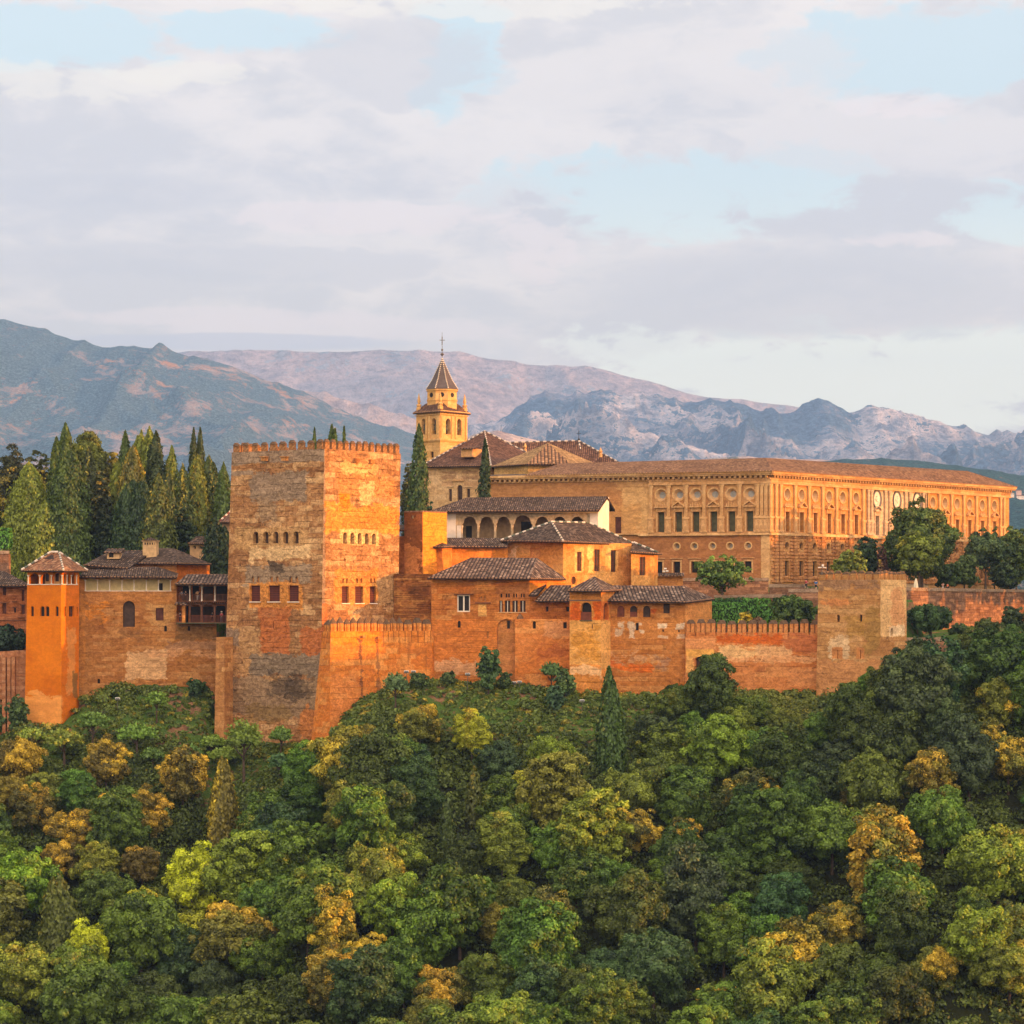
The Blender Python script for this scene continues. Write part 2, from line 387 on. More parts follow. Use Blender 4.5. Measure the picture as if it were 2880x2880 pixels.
tag(hill, kind='structure')
# leaf litter lies where the wood grows: below this line of the slope
WOODX = [-90, -60, -46, -34, -30, -10, 12, 17, 24, 40, 50, 58, 90]; WOODS = [0, 10, 15, 4, 3, 14, 13, 5, 1, 1, 1, 6, 30]
at = hill.data.attributes.new('litter', 'FLOAT', 'POINT')
at.data.foreach_set('value', [max(0.0, min(1.0, (foot(v.co.x)[0] - v.co.y - lerp(v.co.x, WOODX, WOODS)) / 5.0)) for v in hill.data.vertices])

# ------------------------------------------------------------------ mountains
def mountain_mat(name, forest, rock, pale, thr, sc, seed, red=None):
    m, t = new_mat(name)
    co = t.n('ShaderNodeTexCoord').outputs['Object']
    sp = t.n('ShaderNodeSeparateXYZ', {0: co}); v = t.comb(sp.outputs[0], t.m('MULTIPLY', sp.outputs[1], 0.45), t.m('MULTIPLY', sp.outputs[2], 1.25))
    a = t.noise(v, sc * 0.5, 8.0, 0.62, 0.8); b = t.noise(v, sc * 3.2, 8.0, 0.68, 0.3); g = t.noise(v, sc * 16, 5.0, 0.75)
    c = t.mix(t.ramp(b, 0.36, 0.64), rock, pale)
    if red: c = t.mix(t.ramp(t.noise(v, sc * 1.1, 5.0, 0.6), 0.5, 0.66), c, red)
    f = t.m('ADD', t.m('ADD', a, t.m('MULTIPLY', t.m('SUBTRACT', b, 0.5), 0.75)), t.m('MULTIPLY', t.m('SUBTRACT', g, 0.5), 0.55))
    c = t.mix(t.ramp(f, thr - 0.02, thr + 0.03), c, t.mix(t.ramp(g, 0.35, 0.65), forest, tuple(x * 1.9 for x in forest)))
    c = t.mix(1.0, c, t.mix(t.ramp(g, 0.25, 0.75), (0.5, 0.5, 0.54), (1.4, 1.38, 1.35)), 'MULTIPLY')
    finish(t, c, 1.0, t.m('ADD', b, t.m('MULTIPLY', g, 0.8)), 0.8, 0.22 / sc, 0.0)
    return m

def ridged(v, oct=5):
    s = 0.0; a = 1.0; f = 1.0; w = 1.0
    for _ in range(oct):
        n = 1.0 - abs(noise.noise(v * f)) * 2.0
        n = n * n * w; s += n * a; w = min(1.0, max(0.0, n * 1.6)); a *= 0.5; f *= 2.07
    return s
def mountain(name, prof, Yc, Yf, amp, fs, mat, seed, jag=0.0, base=-60.0, pw=1.15, nx=340, ny=90, gull=0.0):
    """prof: skyline points (px, py) seen at distance Yc; the face falls from the crest to its foot at Yf"""
    xs_p = [p[0] for p in prof]; ys_p = [p[1] for p in prof]
    x0, x1 = X_(prof[0][0], Yc), X_(prof[-1][0], Yc)
    xs = np.linspace(x0, x1, nx); crest = [Z(lerp(x / Yc * F + CX, xs_p, ys_p), Yc) for x in xs]
    if jag:
        crest = [c + jag * (ridged(Vector((x * fs * 6, seed, 0)), 4) - 0.9) for c, x in zip(crest, xs)]
    rows = []
    ts = [1 - (1 - i / (ny - 1)) ** 1.0 for i in range(ny)]
    verts = []
    for j, tt in enumerate(ts):                  # tt 0 foot .. 1 crest
        Y = Yf + (Yc - Yf) * tt
        for i, x in enumerate(xs):
            H = crest[i] - base
            env = math.sin(math.pi * min(1, tt ** 0.8)) ** 0.8 if tt < 1 else 0
            xx = x * (0.90 + 0.10 * tt)
            z = base + H * (tt ** pw)
            if env > 0:
                r = ridged(Vector((x * fs + seed, (Y * fs) * 0.55, seed * 0.3)), 6) - 0.85
                z += amp * env * r
                if gull: z += gull * env * (ridged(Vector((x * fs * 2.6 + 3 * noise.noise(Vector((x * fs, Y * fs, 4))), Y * fs * 0.35, seed)), 4) - 0.8)
            verts.append((xx, Y, z))
    for i, x in enumerate(xs): verts.append((x, Yc * 1.12, crest[i] - 0.12 * (crest[i] - base)))
    for i, x in enumerate(xs): verts.append((x, Yc * 1.13, base - 20))
    n2 = ny + 2
    fs_ = [(j * nx + i, j * nx + i + 1, (j + 1) * nx + i + 1, (j + 1) * nx + i) for j in range(n2 - 1) for i in range(nx - 1)]
    me = bpy.data.meshes.new(name); me.from_pydata(verts, [], fs_); me.materials.append(mat)
    me.polygons.foreach_set("use_smooth", [True] * len(fs_)); me.update()
    o = bpy.data.objects.new(name, me); COL.objects.link(o)
    tag(o, kind='structure'); return o

MM_L = mountain_mat("hazed_wooded_mountain", (0.058, 0.105, 0.135), (0.26, 0.23, 0.23), (0.56, 0.44, 0.41), 0.415, 0.0085, 1, (0.42, 0.24, 0.14))  # blue in the forest colour stands for distance haze
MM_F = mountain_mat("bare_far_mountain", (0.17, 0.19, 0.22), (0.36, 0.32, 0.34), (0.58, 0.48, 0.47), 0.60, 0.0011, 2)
MM_R = mountain_mat("hazed_rocky_mountain", (0.045, 0.085, 0.135), (0.16, 0.20, 0.28), (0.88, 0.78, 0.76), 0.50, 0.0026, 3)  # blue forest and rock carry haze and shadow, pale carries sunlit rock
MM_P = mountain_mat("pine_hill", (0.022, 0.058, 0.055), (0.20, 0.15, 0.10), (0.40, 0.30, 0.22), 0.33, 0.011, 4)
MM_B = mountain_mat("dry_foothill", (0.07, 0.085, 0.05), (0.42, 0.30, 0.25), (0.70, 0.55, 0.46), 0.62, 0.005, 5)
mountain("mountain", [(-1100, 760), (-300, 850), (0, 897), (95, 915), (200, 950), (290, 972), (430, 977), (438, 970), (448, 965), (462, 972), (480, 982), (530, 1000), (600, 1015), (700, 1048), (800, 1085),
          (870, 1108), (950, 1150), (1050, 1185), (1120, 1205), (1200, 1225), (1300, 1250), (1450, 1300), (1700, 1400), (2000, 1480)], 9880, 4370, 79.8, 0.001211, MM_L, 11, 6.8, -60, 1.05, 640, 190, 34.2)
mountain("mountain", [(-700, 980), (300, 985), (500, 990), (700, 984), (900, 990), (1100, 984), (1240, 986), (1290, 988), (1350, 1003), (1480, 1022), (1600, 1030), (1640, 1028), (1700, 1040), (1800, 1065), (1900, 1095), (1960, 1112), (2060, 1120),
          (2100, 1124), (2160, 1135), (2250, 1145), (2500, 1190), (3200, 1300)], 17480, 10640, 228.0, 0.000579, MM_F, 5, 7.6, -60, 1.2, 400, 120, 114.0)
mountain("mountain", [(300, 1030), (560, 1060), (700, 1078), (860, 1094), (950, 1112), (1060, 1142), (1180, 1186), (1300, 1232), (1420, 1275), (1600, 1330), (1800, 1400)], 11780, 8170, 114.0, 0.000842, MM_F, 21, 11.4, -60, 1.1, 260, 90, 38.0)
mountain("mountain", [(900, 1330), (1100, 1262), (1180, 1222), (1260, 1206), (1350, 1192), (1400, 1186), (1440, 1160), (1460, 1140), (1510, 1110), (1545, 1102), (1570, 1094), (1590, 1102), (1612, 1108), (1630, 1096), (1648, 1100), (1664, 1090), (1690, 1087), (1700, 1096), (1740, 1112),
          (1780, 1110), (1800, 1114), (1830, 1112), (1850, 1107), (1870, 1114), (1890, 1121), (1960, 1130), (2020, 1122), (2080, 1135), (2140, 1150), (2200, 1152), (2250, 1146), (2268, 1132), (2285, 1126), (2300, 1118), (2320, 1128), (2350, 1144), (2390, 1150), (2430, 1142), (2460, 1137), (2500, 1144), (2530, 1160), (2600, 1180),
          (2650, 1184), (2700, 1193), (2750, 1204), (2790, 1217), (2815, 1210), (2832, 1197), (2850, 1206), (2880, 1218), (3100, 1240), (3600, 1300)], 13680, 7410, 167.2, 0.001053, MM_R, 33, 22.8, -60, 1.0, 760, 210, 152.0)
mountain("foothill", [(1150, 1330), (1250, 1262), (1330, 1222), (1400, 1208), (1450, 1224), (1520, 1240), (1600, 1262), (1700, 1296), (1850, 1298), (1990, 1290), (2090, 1284), (2300, 1292), (2500, 1310), (2700, 1340), (2880, 1380), (3300, 1460)], 7410, 5510, 38.0, 0.001895, MM_B, 8, 1.9, -40, 1.0, 260, 60, 11.4)
mountain("foothill", [(1900, 1420), (2100, 1330), (2250, 1302), (2330, 1294), (2420, 1289), (2480, 1288), (2560, 1294), (2640, 1303), (2700, 1310), (2780, 1322), (2880, 1338), (3100, 1360), (3600, 1420)], 5320, 2660, 30.4, 0.002368, MM_P, 17, 1.9, -40, 1.1, 260, 80, 11.4)
# open ground between the palace hill and the mountains, out to the horizon
m, t = new_mat("far_plain"); co = t.n('ShaderNodeTexCoord').outputs['Object']
finish(t, t.mix(t.ramp(t.noise(co, 0.01, 6.0, 0.6), 0.4, 0.6), (0.10, 0.12, 0.06), (0.26, 0.19, 0.12)), 1.0)
pl = grid_mesh("ground", [-14000, -5000, 0, 5000, 14000], [-4000, 0, 4000, 16000, 30000], lambda x, y: -96.0, m); tag(pl, kind='structure')

# ------------------------------------------------------------------ building kit
class Frame:
    """a wall plane: u runs left to right seen from outside, v up, n outwards"""
    def __init__(s, p0, p1, p3, off=0.0):
        s.p0 = Vector(p0); d = Vector(p1) - s.p0; s.u = Vector((d.x, d.y, 0)).normalized()
        s.len = Vector((d.x, d.y, 0)).length
        s.n = s.u.cross((Vector(p3) - s.p0).normalized()).normalized(); s.v = s.n.cross(s.u).normalized(); s.off = off
    def ray(s, px, py):
        d = Vector(((px - CX) / F, 1.0, (HY - py) / F)); return d * (s.n.dot(s.p0) / s.n.dot(d))
    def uv(s, p): q = Vector(p) - s.p0; return q.dot(s.u), q.dot(s.v)
    def px(s, x, y): return s.uv(s.ray(x, y))
    def at(s, u, v, d=0.0): return s.p0 + s.u * u + s.v * v + s.n * d
    def tex(s, u, v): return (u + s.off, s.at(u, v).z)
    def zof(s, y): return s.ray(0.0, y)  # unused
    def patch(s, x0, y0, x1, y1, col, *a):
        """rectangle of a different colour, given by its corners"""
        xc, yc = (x0 + x1) / 2, (y0 + y1) / 2
        a0 = s.px(x0, yc)[0] + s.off; a1 = s.px(x1, yc)[0] + s.off
        return (a0, a1, s.ray(xc, y1).z, s.ray(xc, y0).z, col, *a)
    def bounds(s, x0, y0, x1, y1):
        xc, yc = (x0 + x1) / 2, (y0 + y1) / 2
        return s.px(x0, yc)[0], s.px(x1, yc)[0], s.px(xc, y1)[1], s.px(xc, y0)[1]
    def M(s):
        return Matrix(((s.u.x, -s.n.x, s.v.x), (s.u.y, -s.n.y, s.v.y), (s.u.z, -s.n.z, s.v.z)))
    def eul(s): return s.M().to_euler()

def shape(kind, a, b, c, d):
    """outline, counter-clockwise in (u, v)"""
    if kind == 'rect': return [(a, c), (b, c), (b, d), (a, d)]
    if kind == 'oval':
        return [((a + b) / 2 + (b - a) / 2 * math.cos(2 * math.pi * i / 16), (c + d) / 2 + (d - c) / 2 * math.sin(2 * math.pi * i / 16)) for i in range(16)]
    w = (b - a) / 2; h = min(w * {'arch': 1.0, 'seg': 0.42, 'point': 1.25}.get(kind, 1.0), (d - c) * 0.7); zc = d - h; n = 8
    out = [(a, c), (b, c)]
    for i in range(n + 1):
        th = math.pi * i / n; out.append(((a + b) / 2 + w * math.cos(th), zc + h * math.sin(th) ** (0.8 if kind == 'point' else 1.0)))
    return out

class Bld:
    def __init__(s, name, label, cat, at, mat, group=None):
        s.root = empty(name, at, label, cat, group); s.mb = MB(); s.mat = mat; s.frames = []; s.wins = []; s.off = 0.0; s.others = []
    def wall(s, pts, ops=(), fr=None, m=0):
        """pts: outline seen from outside, first edge is the foot, left to right. ops: openings"""
        pts = [Vector(p) for p in pts]
        f = Frame(pts[0], pts[1], pts[-1], s.off); s.off += f.len + 0.0
        s.frames.append(f)
        outer = [Vector((*f.uv(p), 0)) for p in pts]; loops = [outer]; pos = list(pts)
        for op in ops:
            kind, x0, y0, x1, y1, style = op[:6]; dep = op[6] if len(op) > 6 else 0.45
            b = f.bounds(x0, y0, x1, y1)
            hole = shape(kind, *b)
            loops.append([Vector((u, v, 0)) for u, v in hole][::-1])
            pos += [f.at(u, v) for u, v in hole[::-1]]
            s.wins.append((f, kind, b, hole, style, dep))
            fr_ = [f.at(u, v) for u, v in hole]; bk = [f.at(u, v, -dep) for u, v in hole]; n = len(hole)
            for i in range(n):
                j = (i + 1) % n
                s.mb.face([fr_[j], fr_[i], bk[i], bk[j]], [f.tex(*hole[j]), f.tex(*hole[i]), (f.tex(*hole[i])[0] + 0.3, f.tex(*hole[i])[1] + 0.2), (f.tex(*hole[j])[0] + 0.3, f.tex(*hole[j])[1] + 0.2)], m=m)
        tex = [f.tex(*f.uv(p)) for p in pos]
        if len(loops) == 1: s.mb.face(pos, tex, m)
        else:
            flat = [q for l in loops for q in l]; ed = []; k0 = 0
            for l in loops: ed += [(k0 + i, k0 + (i + 1) % len(l)) for i in range(len(l))]; k0 += len(l)
            V2, _, T2, ov, _, _ = geometry.delaunay_2d_cdt([Vector((q.x, q.y)) for q in flat], ed, [], 0, 1e-5)
            back = {i: (o[0] if o else 0) for i, o in enumerate(ov)}
            def inside(c, l):
                r = False
                for i in range(len(l)):
                    a, b_ = l[i], l[i - 1]
                    if (a.y > c.y) != (b_.y > c.y) and c.x < (b_.x - a.x) * (c.y - a.y) / (b_.y - a.y) + a.x: r = not r
                return r
            tri = []
            for q in T2:
                c = sum((V2[i] for i in q), Vector((0, 0))) / 3
                if inside(c, outer) and not any(inside(c, l) for l in loops[1:]): tri.append(tuple(back[i] for i in q))
            for (i, j, k) in tri:
                q = [i, j, k]
                ar = (flat[j] - flat[i]).cross(flat[k] - flat[i]).z
                if abs(ar) < 1e-9: continue
                if ar < 0: q = [i, k, j]
                s.mb.face([pos[a] for a in q], [tex[a] for a in q], m)
        return f
    def prism(s, bot, top, ops=None, cap=True):
        """rings go anticlockwise from the front left corner"""
        ops = ops or {}; n = len(bot)
        fr = [s.wall([bot[i], bot[(i + 1) % n], top[(i + 1) % n], top[i]], ops.get(i, ())) for i in range(n)]
        if cap: s.mb.face(top)
        return fr
    def done(s, name='wall', extra=()):
        o = s.mb.build(name, [s.mat, *extra], s.root); s.wallobj = o
        for (f, kind, b, hole, style, dep) in s.wins: window(s.root, f, kind, b, hole, style, dep)
        return s

MAT = {}
def FUNNEL():
    if 'funnel' not in MAT: MAT['funnel'] = plain('splayed_stone', (0.56, 0.36, 0.18), .9, .15)
    return MAT['funnel']
def window(root, f, kind, b, hole, style, dep):
    """style: name[+frame][+sill]; 'open' leaves the opening empty, 'blind' closes it with wall"""
    parts = style.split('+'); st = parts[0]
    a0, a1, c0, c1 = b
    if st == 'funnel':        # splayed round window with a small disc of glass at its bottom
        w = MB(); cu, cv = (a0 + a1) / 2, (c0 + c1) / 2; k = .58; n = len(hole); inn = [(cu + (u - cu) * k, cv + (v - cv) * k) for u, v in hole]
        for i in range(n): j = (i + 1) % n; w.face([f.at(*hole[i], -dep), f.at(*hole[j], -dep), f.at(*inn[j], -dep - .7), f.at(*inn[i], -dep - .7)], [f.tex(*hole[i]), f.tex(*hole[j]), f.tex(*inn[j]), f.tex(*inn[i])])
        w = w.build('round_window', FUNNEL(), root); g = MB(); g.face([f.at(u, v, -dep - .69) for u, v in inn]); g.build('glass', MAT['steel'], w); return
    if st != 'open':
        mb = MB(); d = -dep + 0.02
        mb.face([f.at(u, v, d) for u, v in hole], [(u, v) for u, v in hole])
        w = mb.build('window' if st not in ('blind', 'bell') else 'recess', MAT[st], root)
    else: w = root
    tgt = w if st != 'open' else root
    if 'frame' in parts:
        mb = MB(); wd = max(0.09, (a1 - a0) * 0.09); cu, cv = (a0 + a1) / 2, (c0 + c1) / 2
        n = len(hole); inner = []
        for u, v in hole:
            du, dv = u - cu, v - cv; inner.append((cu + du * (1 - wd / max(0.2, (a1 - a0) / 2)), cv + dv * (1 - wd / max(0.2, (c1 - c0) / 2))))
        for i in range(n):
            j = (i + 1) % n; dd = -dep + 0.16
            mb.face([f.at(*hole[i], dd), f.at(*hole[j], dd), f.at(*inner[j], dd), f.at(*inner[i], dd)])
            mb.face([f.at(*inner[i], dd), f.at(*inner[j], dd), f.at(*inner[j], dd - 0.12), f.at(*inner[i], dd - 0.12)])
        if 'mull' in parts: mb.box(f.at(cu, c0, -dep + 0.1), f.u * wd * 0.6, f.n * 0.05, f.v * (c1 - c0) * 0.98)
        mb.build('frame', MAT['wframe'] if 'white' not in parts else MAT['white'], tgt)
    elif 'mullw' in parts:
        mb = MB(); mb.box(f.at((a0 + a1) / 2, c0, -dep + 0.1), f.u * 0.05, f.n * 0.05, f.v * (c1 - c0) * 0.98)
        for q in (.32, .62): mb.box(f.at((a0 + a1) / 2, c0 + (c1 - c0) * q, -dep + 0.08), f.u * (a1 - a0) * .49, f.n * 0.04, f.v * 0.07)
        mb.build('glazing_bars', MAT['redwood'], tgt)
    elif 'mull' in parts:
        mb = MB(); mb.box(f.at((a0 + a1) / 2, c0, -dep + 0.12), f.u * max(0.05, (a1 - a0) * 0.05), f.n * 0.06, f.v * (c1 - c0) * 0.97); mb.build('mullion', MAT['white'], tgt)
    if 'sill' in parts:
        mb = MB(); mb.box(f.at((a0 + a1) / 2, c0 - 0.16, 0.05), f.u * ((a1 - a0) / 2 + 0.12), f.n * 0.12, f.v * 0.14); mb.build('sill', MAT['white'], tgt)
    if 'half' in parts:        # wooden parapet in the lower half
        mb = MB(); mb.box(f.at((a0 + a1) / 2, c0, -0.18), f.u * (a1 - a0) * 0.495, f.n * 0.05, f.v * (c1 - c0) * 0.45); mb.build('railing', MAT['redwood'], tgt)

def roof(root, faces, mat, thick=0.28, soffit=None, name='roof', ridge=(), ridge_mat=None, parent=None):
    """faces: lists of points, the first edge of each is its eave"""
    top = MB()
    edges = {}
    key = lambda p: (round(p.x, 2), round(p.y, 2), round(p.z, 2))
    for fc in faces:
        fc = [Vector(p) for p in fc]; u = (fc[1] - fc[0]); u = Vector((u.x, u.y, 0)).normalized()
        n = (fc[1] - fc[0]).cross(fc[2] - fc[0]).normalized(); v = n.cross(u)
        base = fc[0].dot(u)
        top.face(fc, [(p.dot(u), (p - fc[0]).dot(v)) for p in fc], 0)
        low = [p - UPV * thick for p in fc][::-1]; top.face(low, None, 1)
        for i in range(len(fc)):
            a, b = fc[i], fc[(i + 1) % len(fc)]; k = (key(a), key(b))
            if (k[1], k[0]) in edges: edges.pop((k[1], k[0]))
            else: edges[k] = (a, b)
    for a, b in edges.values():
        top.face([a - UPV * thick, b - UPV * thick, b, a], None, 1)
        # round tile ends along the eave
        d = b - a; L = d.length
        if L > 2 and abs(d.z) < 0.12 * L:
            h = Vector((d.x, d.y, 0)).normalized(); out = h.cross(UPV); k = max(1, int(L / 0.55))
            for i in range(k):
                c = a + d * ((i + 0.5) / k) + out * 0.02 - UPV * 0.12
                top.box(c, h * 0.15, out * 0.10, UPV * 0.17, 2)
    o = top.build(name, [mat, soffit or MAT['darkwood'], MAT['tile_end']], parent or root)
    if ridge:
        mb = MB()
        for k, (a, b) in enumerate(ridge):
            a, b = Vector(a), Vector(b); L = (b - a).length; n = max(1, int(L / 0.75))
            for i in range(n):
                p = a.lerp(b, i / n); q = a.lerp(b, (i + 0.86) / n)
                mb.bar(p + UPV * 0.05, q + UPV * 0.05, 0.17, 6, m=0 if (i % 2 == 0) else 1)
        mb.build('ridge_tiles', ridge_mat or [MAT['ridge_a'], MAT['ridge_b']], o)
    return o
def hip(A, B, C, r1, r2, D=None):
    A, B, C, r1, r2 = map(Vector, (A, B, C, r1, r2)); D = A + C - B if D is None else Vector(D)
    if (r1 - r2).length < 0.05: return [[A, B, r1], [B, C, r1], [C, D, r1], [D, A, r1]]
    return [[A, B, r2, r1], [B, C, r2], [C, D, r1, r2], [D, A, r1]]
def ring(pts, z):
    """pts: (px, Y) columns; z a height"""
    return [Vector((X_(p[0], p[1]), p[1], z)) for p in pts]
def cornice(root, pts, h, d, mat, name='cornice', closed=False, z0=None):
    mb = MB(); pts = [Vector(p) for p in pts]
    for i in range(len(pts) - 1):
        a, b = pts[i], pts[i + 1]; u = (b - a); u.z = 0; L = u.length; u.normalize(); n = u.cross(UPV)
        mb.box((a + b) / 2 + n * (d / 2 - 0.05), u * (L / 2 + d), n * (d / 2 + 0.05), UPV * h)
    return mb.build(name, mat, root)

def merlon_mesh(w, h, d, cap=0.45, name='merlon', point=False):
    mb = MB(); mb.box((0, 0, 0), (w / 2, 0, 0), (0, d / 2, 0), (0, 0, h))
    o = 0.06; k = 0.12 if point else 0.55
    q = [Vector((sx * (w / 2 + o), sy * (d / 2 + o), h)) for sx, sy in ((-1, -1), (1, -1), (1, 1), (-1, 1))]
    p = [Vector((sx * (w / 2) * k, sy * (d / 2) * k, h + cap)) for sx, sy in ((-1, -1), (1, -1), (1, 1), (-1, 1))]
    mb.face(q[::-1], m=1)
    for i in range(4): mb.face([q[i], q[(i + 1) % 4], p[(i + 1) % 4], p[i]], m=1)
    mb.face(p, m=1)
    return mb
def merlons(root, a, b, n, mats, h=1.0, gap=0.25, d=0.6, cap=0.5, point=False, ends=True, sink=0.15):
    a, b = Vector(a), Vector(b); L = (b - a).length; u = (b - a).normalized(); pitch = L / n; w = pitch * (1 - gap)
    me = merlon_mesh(w, h, d, cap, point=point).mesh('merlon', mats); nrm = u.cross(UPV).normalized()
    ang = math.atan2(u.y, u.x)
    for i in range(n):
        c = a + (b - a) * ((i + 0.5) / n) - nrm * (d / 2 + 0.02) - UPV * sink
        inst('merlon', me, root, c, (R(random.uniform(-0.8, .8)), 0, ang + R(random.uniform(-1, 1))), (random.uniform(.94, 1.05), 1, random.uniform(.9, 1.07)))

# ---- shared materials
MAT['dark'] = plain('dark_interior', (0.018, 0.014, 0.012), 0.6, 0.3)
MAT['brown'] = plain('brown_interior', (0.055, 0.032, 0.022), 0.7, 0.3)
MAT['glass'] = plain('window_glass', (0.05, 0.055, 0.06), 0.25, 0.3, 1.0, 0.5)
MAT['cream'] = plain('cream_plaster', (0.66, 0.54, 0.27), 0.9, 0.12)
MAT['white'] = plain('white_paint', (0.72, 0.64, 0.52), 0.8, 0.1)
MAT['whitewash'] = plain('whitewash', (0.72, 0.64, 0.54), 0.9, 0.12, 0.8)
MAT['wood'] = plain('red_brown_wood', (0.085, 0.028, 0.018), 0.7, 0.3)
MAT['redwood'] = plain('red_wood', (0.16, 0.045, 0.022), 0.7, 0.25)
MAT['darkwood'] = plain('dark_wood', (0.030, 0.017, 0.012), 0.8, 0.3)
MAT['brownwood'] = plain('brown_wood', (0.13, 0.055, 0.028), 0.8, 0.3)
MAT['wframe'] = plain('pale_stone_trim', (0.55, 0.36, 0.18), 0.9, 0.2)
MAT['green'] = plain('green_door', (0.085, 0.085, 0.045), 0.7, 0.25)
MAT['steel'] = plain('grey_disc_glass', (0.30, 0.31, 0.29), 0.4, 0.2)
MAT['lattice'] = lattice('wooden_lattice', (0.15, 0.035, 0.02), (0.022, 0.008, 0.006))
MAT['blind'] = masonry('blind_brick', (0.42, 0.20, 0.09), (0.50, 0.27, 0.13), seed=31)
MAT['tile_end'] = plain('tile_ends', (0.26, 0.15, 0.09), 0.9, 0.4, 3.0)
MAT['ridge_a'] = plain('pale_ridge_tile', (0.60, 0.50, 0.40), 0.8, 0.15)
MAT['ridge_b'] = plain('green_ridge_tile', (0.10, 0.11, 0.08), 0.6, 0.2)
MAT['lead'] = plain('dull_lead', (0.12, 0.11, 0.11), 0.6, 0.2)
MAT['iron'] = plain('black_iron', (0.02, 0.02, 0.02), 0.6, 0.2)
ROOF_D = tiles('old_dark_tiles', (0.10, 0.066, 0.048), (0.42, 0.31, 0.23), (0.018, 0.012, 0.010), 0.36, 1, 0.30)
ROOF_D2 = tiles('old_dark_tiles_striped', (0.15, 0.10, 0.075), (0.55, 0.42, 0.32), (0.014, 0.009, 0.008), 0.56, 2, 0.30)
ROOF_R = tiles('warm_red_tiles', (0.33, 0.15, 0.075), (0.55, 0.36, 0.20), (0.07, 0.03, 0.018), 0.55, 3)
ROOF_P = tiles('palace_roof_tiles', (0.25, 0.135, 0.075), (0.42, 0.26, 0.15), (0.09, 0.045, 0.025), 0.40, 4, 0.4)
ROOF_C = tiles('church_roof_tiles', (0.16, 0.085, 0.058), (0.32, 0.19, 0.12), (0.04, 0.020, 0.016), 0.44, 5, 0.3)
ROOF_Y = tiles('ochre_tiles', (0.40, 0.25, 0.11), (0.55, 0.38, 0.2), (0.13, 0.07, 0.03), 0.50, 6, 0.3)
CAPM = masonry('weathered_merlon_caps', (0.12, 0.085, 0.06), (0.20, 0.13, 0.085), seed=12, course=0.6)
BLOCK = {'white': MAT['whitewash']}

# extra outline kinds
_shape0 = shape
def shape(kind, a, b, c, d):
    if kind == 'hshoe':       # arch resting on thin columns: the opening is wider below the springing
        w = (b - a) / 2; dl = (b - a) * 0.10; sp = d - w; out = [(a - dl, c), (b + dl, c), (b + dl, sp - 0.25), (b, sp)]
        for i in range(1, 9):
            th = math.pi * i / 9; out.append(((a + b) / 2 + w * math.cos(th), sp + w * math.sin(th)))
        return out + [(a, sp), (a - dl, sp - 0.25)]
    return _shape0(kind, a, b, c, d)
_bounds0 = Frame.bounds
def _bounds(s, x0, y0, x1, y1):
    if isinstance(x0, tuple): return x0
    return _bounds0(s, x0, y0, x1, y1)
Frame.bounds = _bounds

def interior(root, f, box, depth, mat, name='interior', back=True, floor=None):
    a, b, c, d = f.bounds(*box); mb = MB(); e = 0.06
    q = lambda u, v, dd: f.at(u, v, dd)
    mb.face([q(a, c, -depth), q(b, c, -depth), q(b, d, -depth), q(a, d, -depth)])
    mb.face([q(a, c, -e), q(b, c, -e), q(b, c, -depth), q(a, c, -depth)], m=1)
    mb.face([q(a, d, -depth), q(b, d, -depth), q(b, d, -e), q(a, d, -e)], m=2)
    mb.face([q(a, c, -e), q(a, c, -depth), q(a, d, -depth), q(a, d, -e)]); mb.face([q(b, c, -depth), q(b, c, -e), q(b, d, -e), q(b, d, -depth)])
    return mb.build(name, [mat, floor or MAT['brown'], MAT['brownwood']], root)
def columns(root, f, xs, y0, y1, r, mat, d=-0.22, name='column', n=8):
    for x in xs:
        u, v1, v0 = f.px(x, (y0 + y1) / 2)[0], f.px(x, y0)[1], f.px(x, y1)[1]; mb = MB(); h = v1 - v0
        mb.lathe(f.at(u, v0, d), [(r * 1.7, 0), (r * 1.7, h * 0.06), (r, h * 0.09), (r * 0.9, h * 0.80), (r * 1.5, h * 0.88), (r * 1.9, h * 0.9), (r * 1.9, h)], n)
        mb.build(name, mat, root)
def band(root, f, x0, y0, x1, y1, d, mat, name='band'):
    a, b, c, e = f.bounds(x0, y0, x1, y1); mb = MB(); mb.box(f.at((a + b) / 2, c, d / 2 - 0.03), f.u * (b - a) / 2, f.n * (d / 2 + 0.03), f.v * (e - c)); return mb.build(name, mat, root)
def rp(pts): return [P(*p) for p in pts]

TINT = (1.02, 0.90, 0.80)
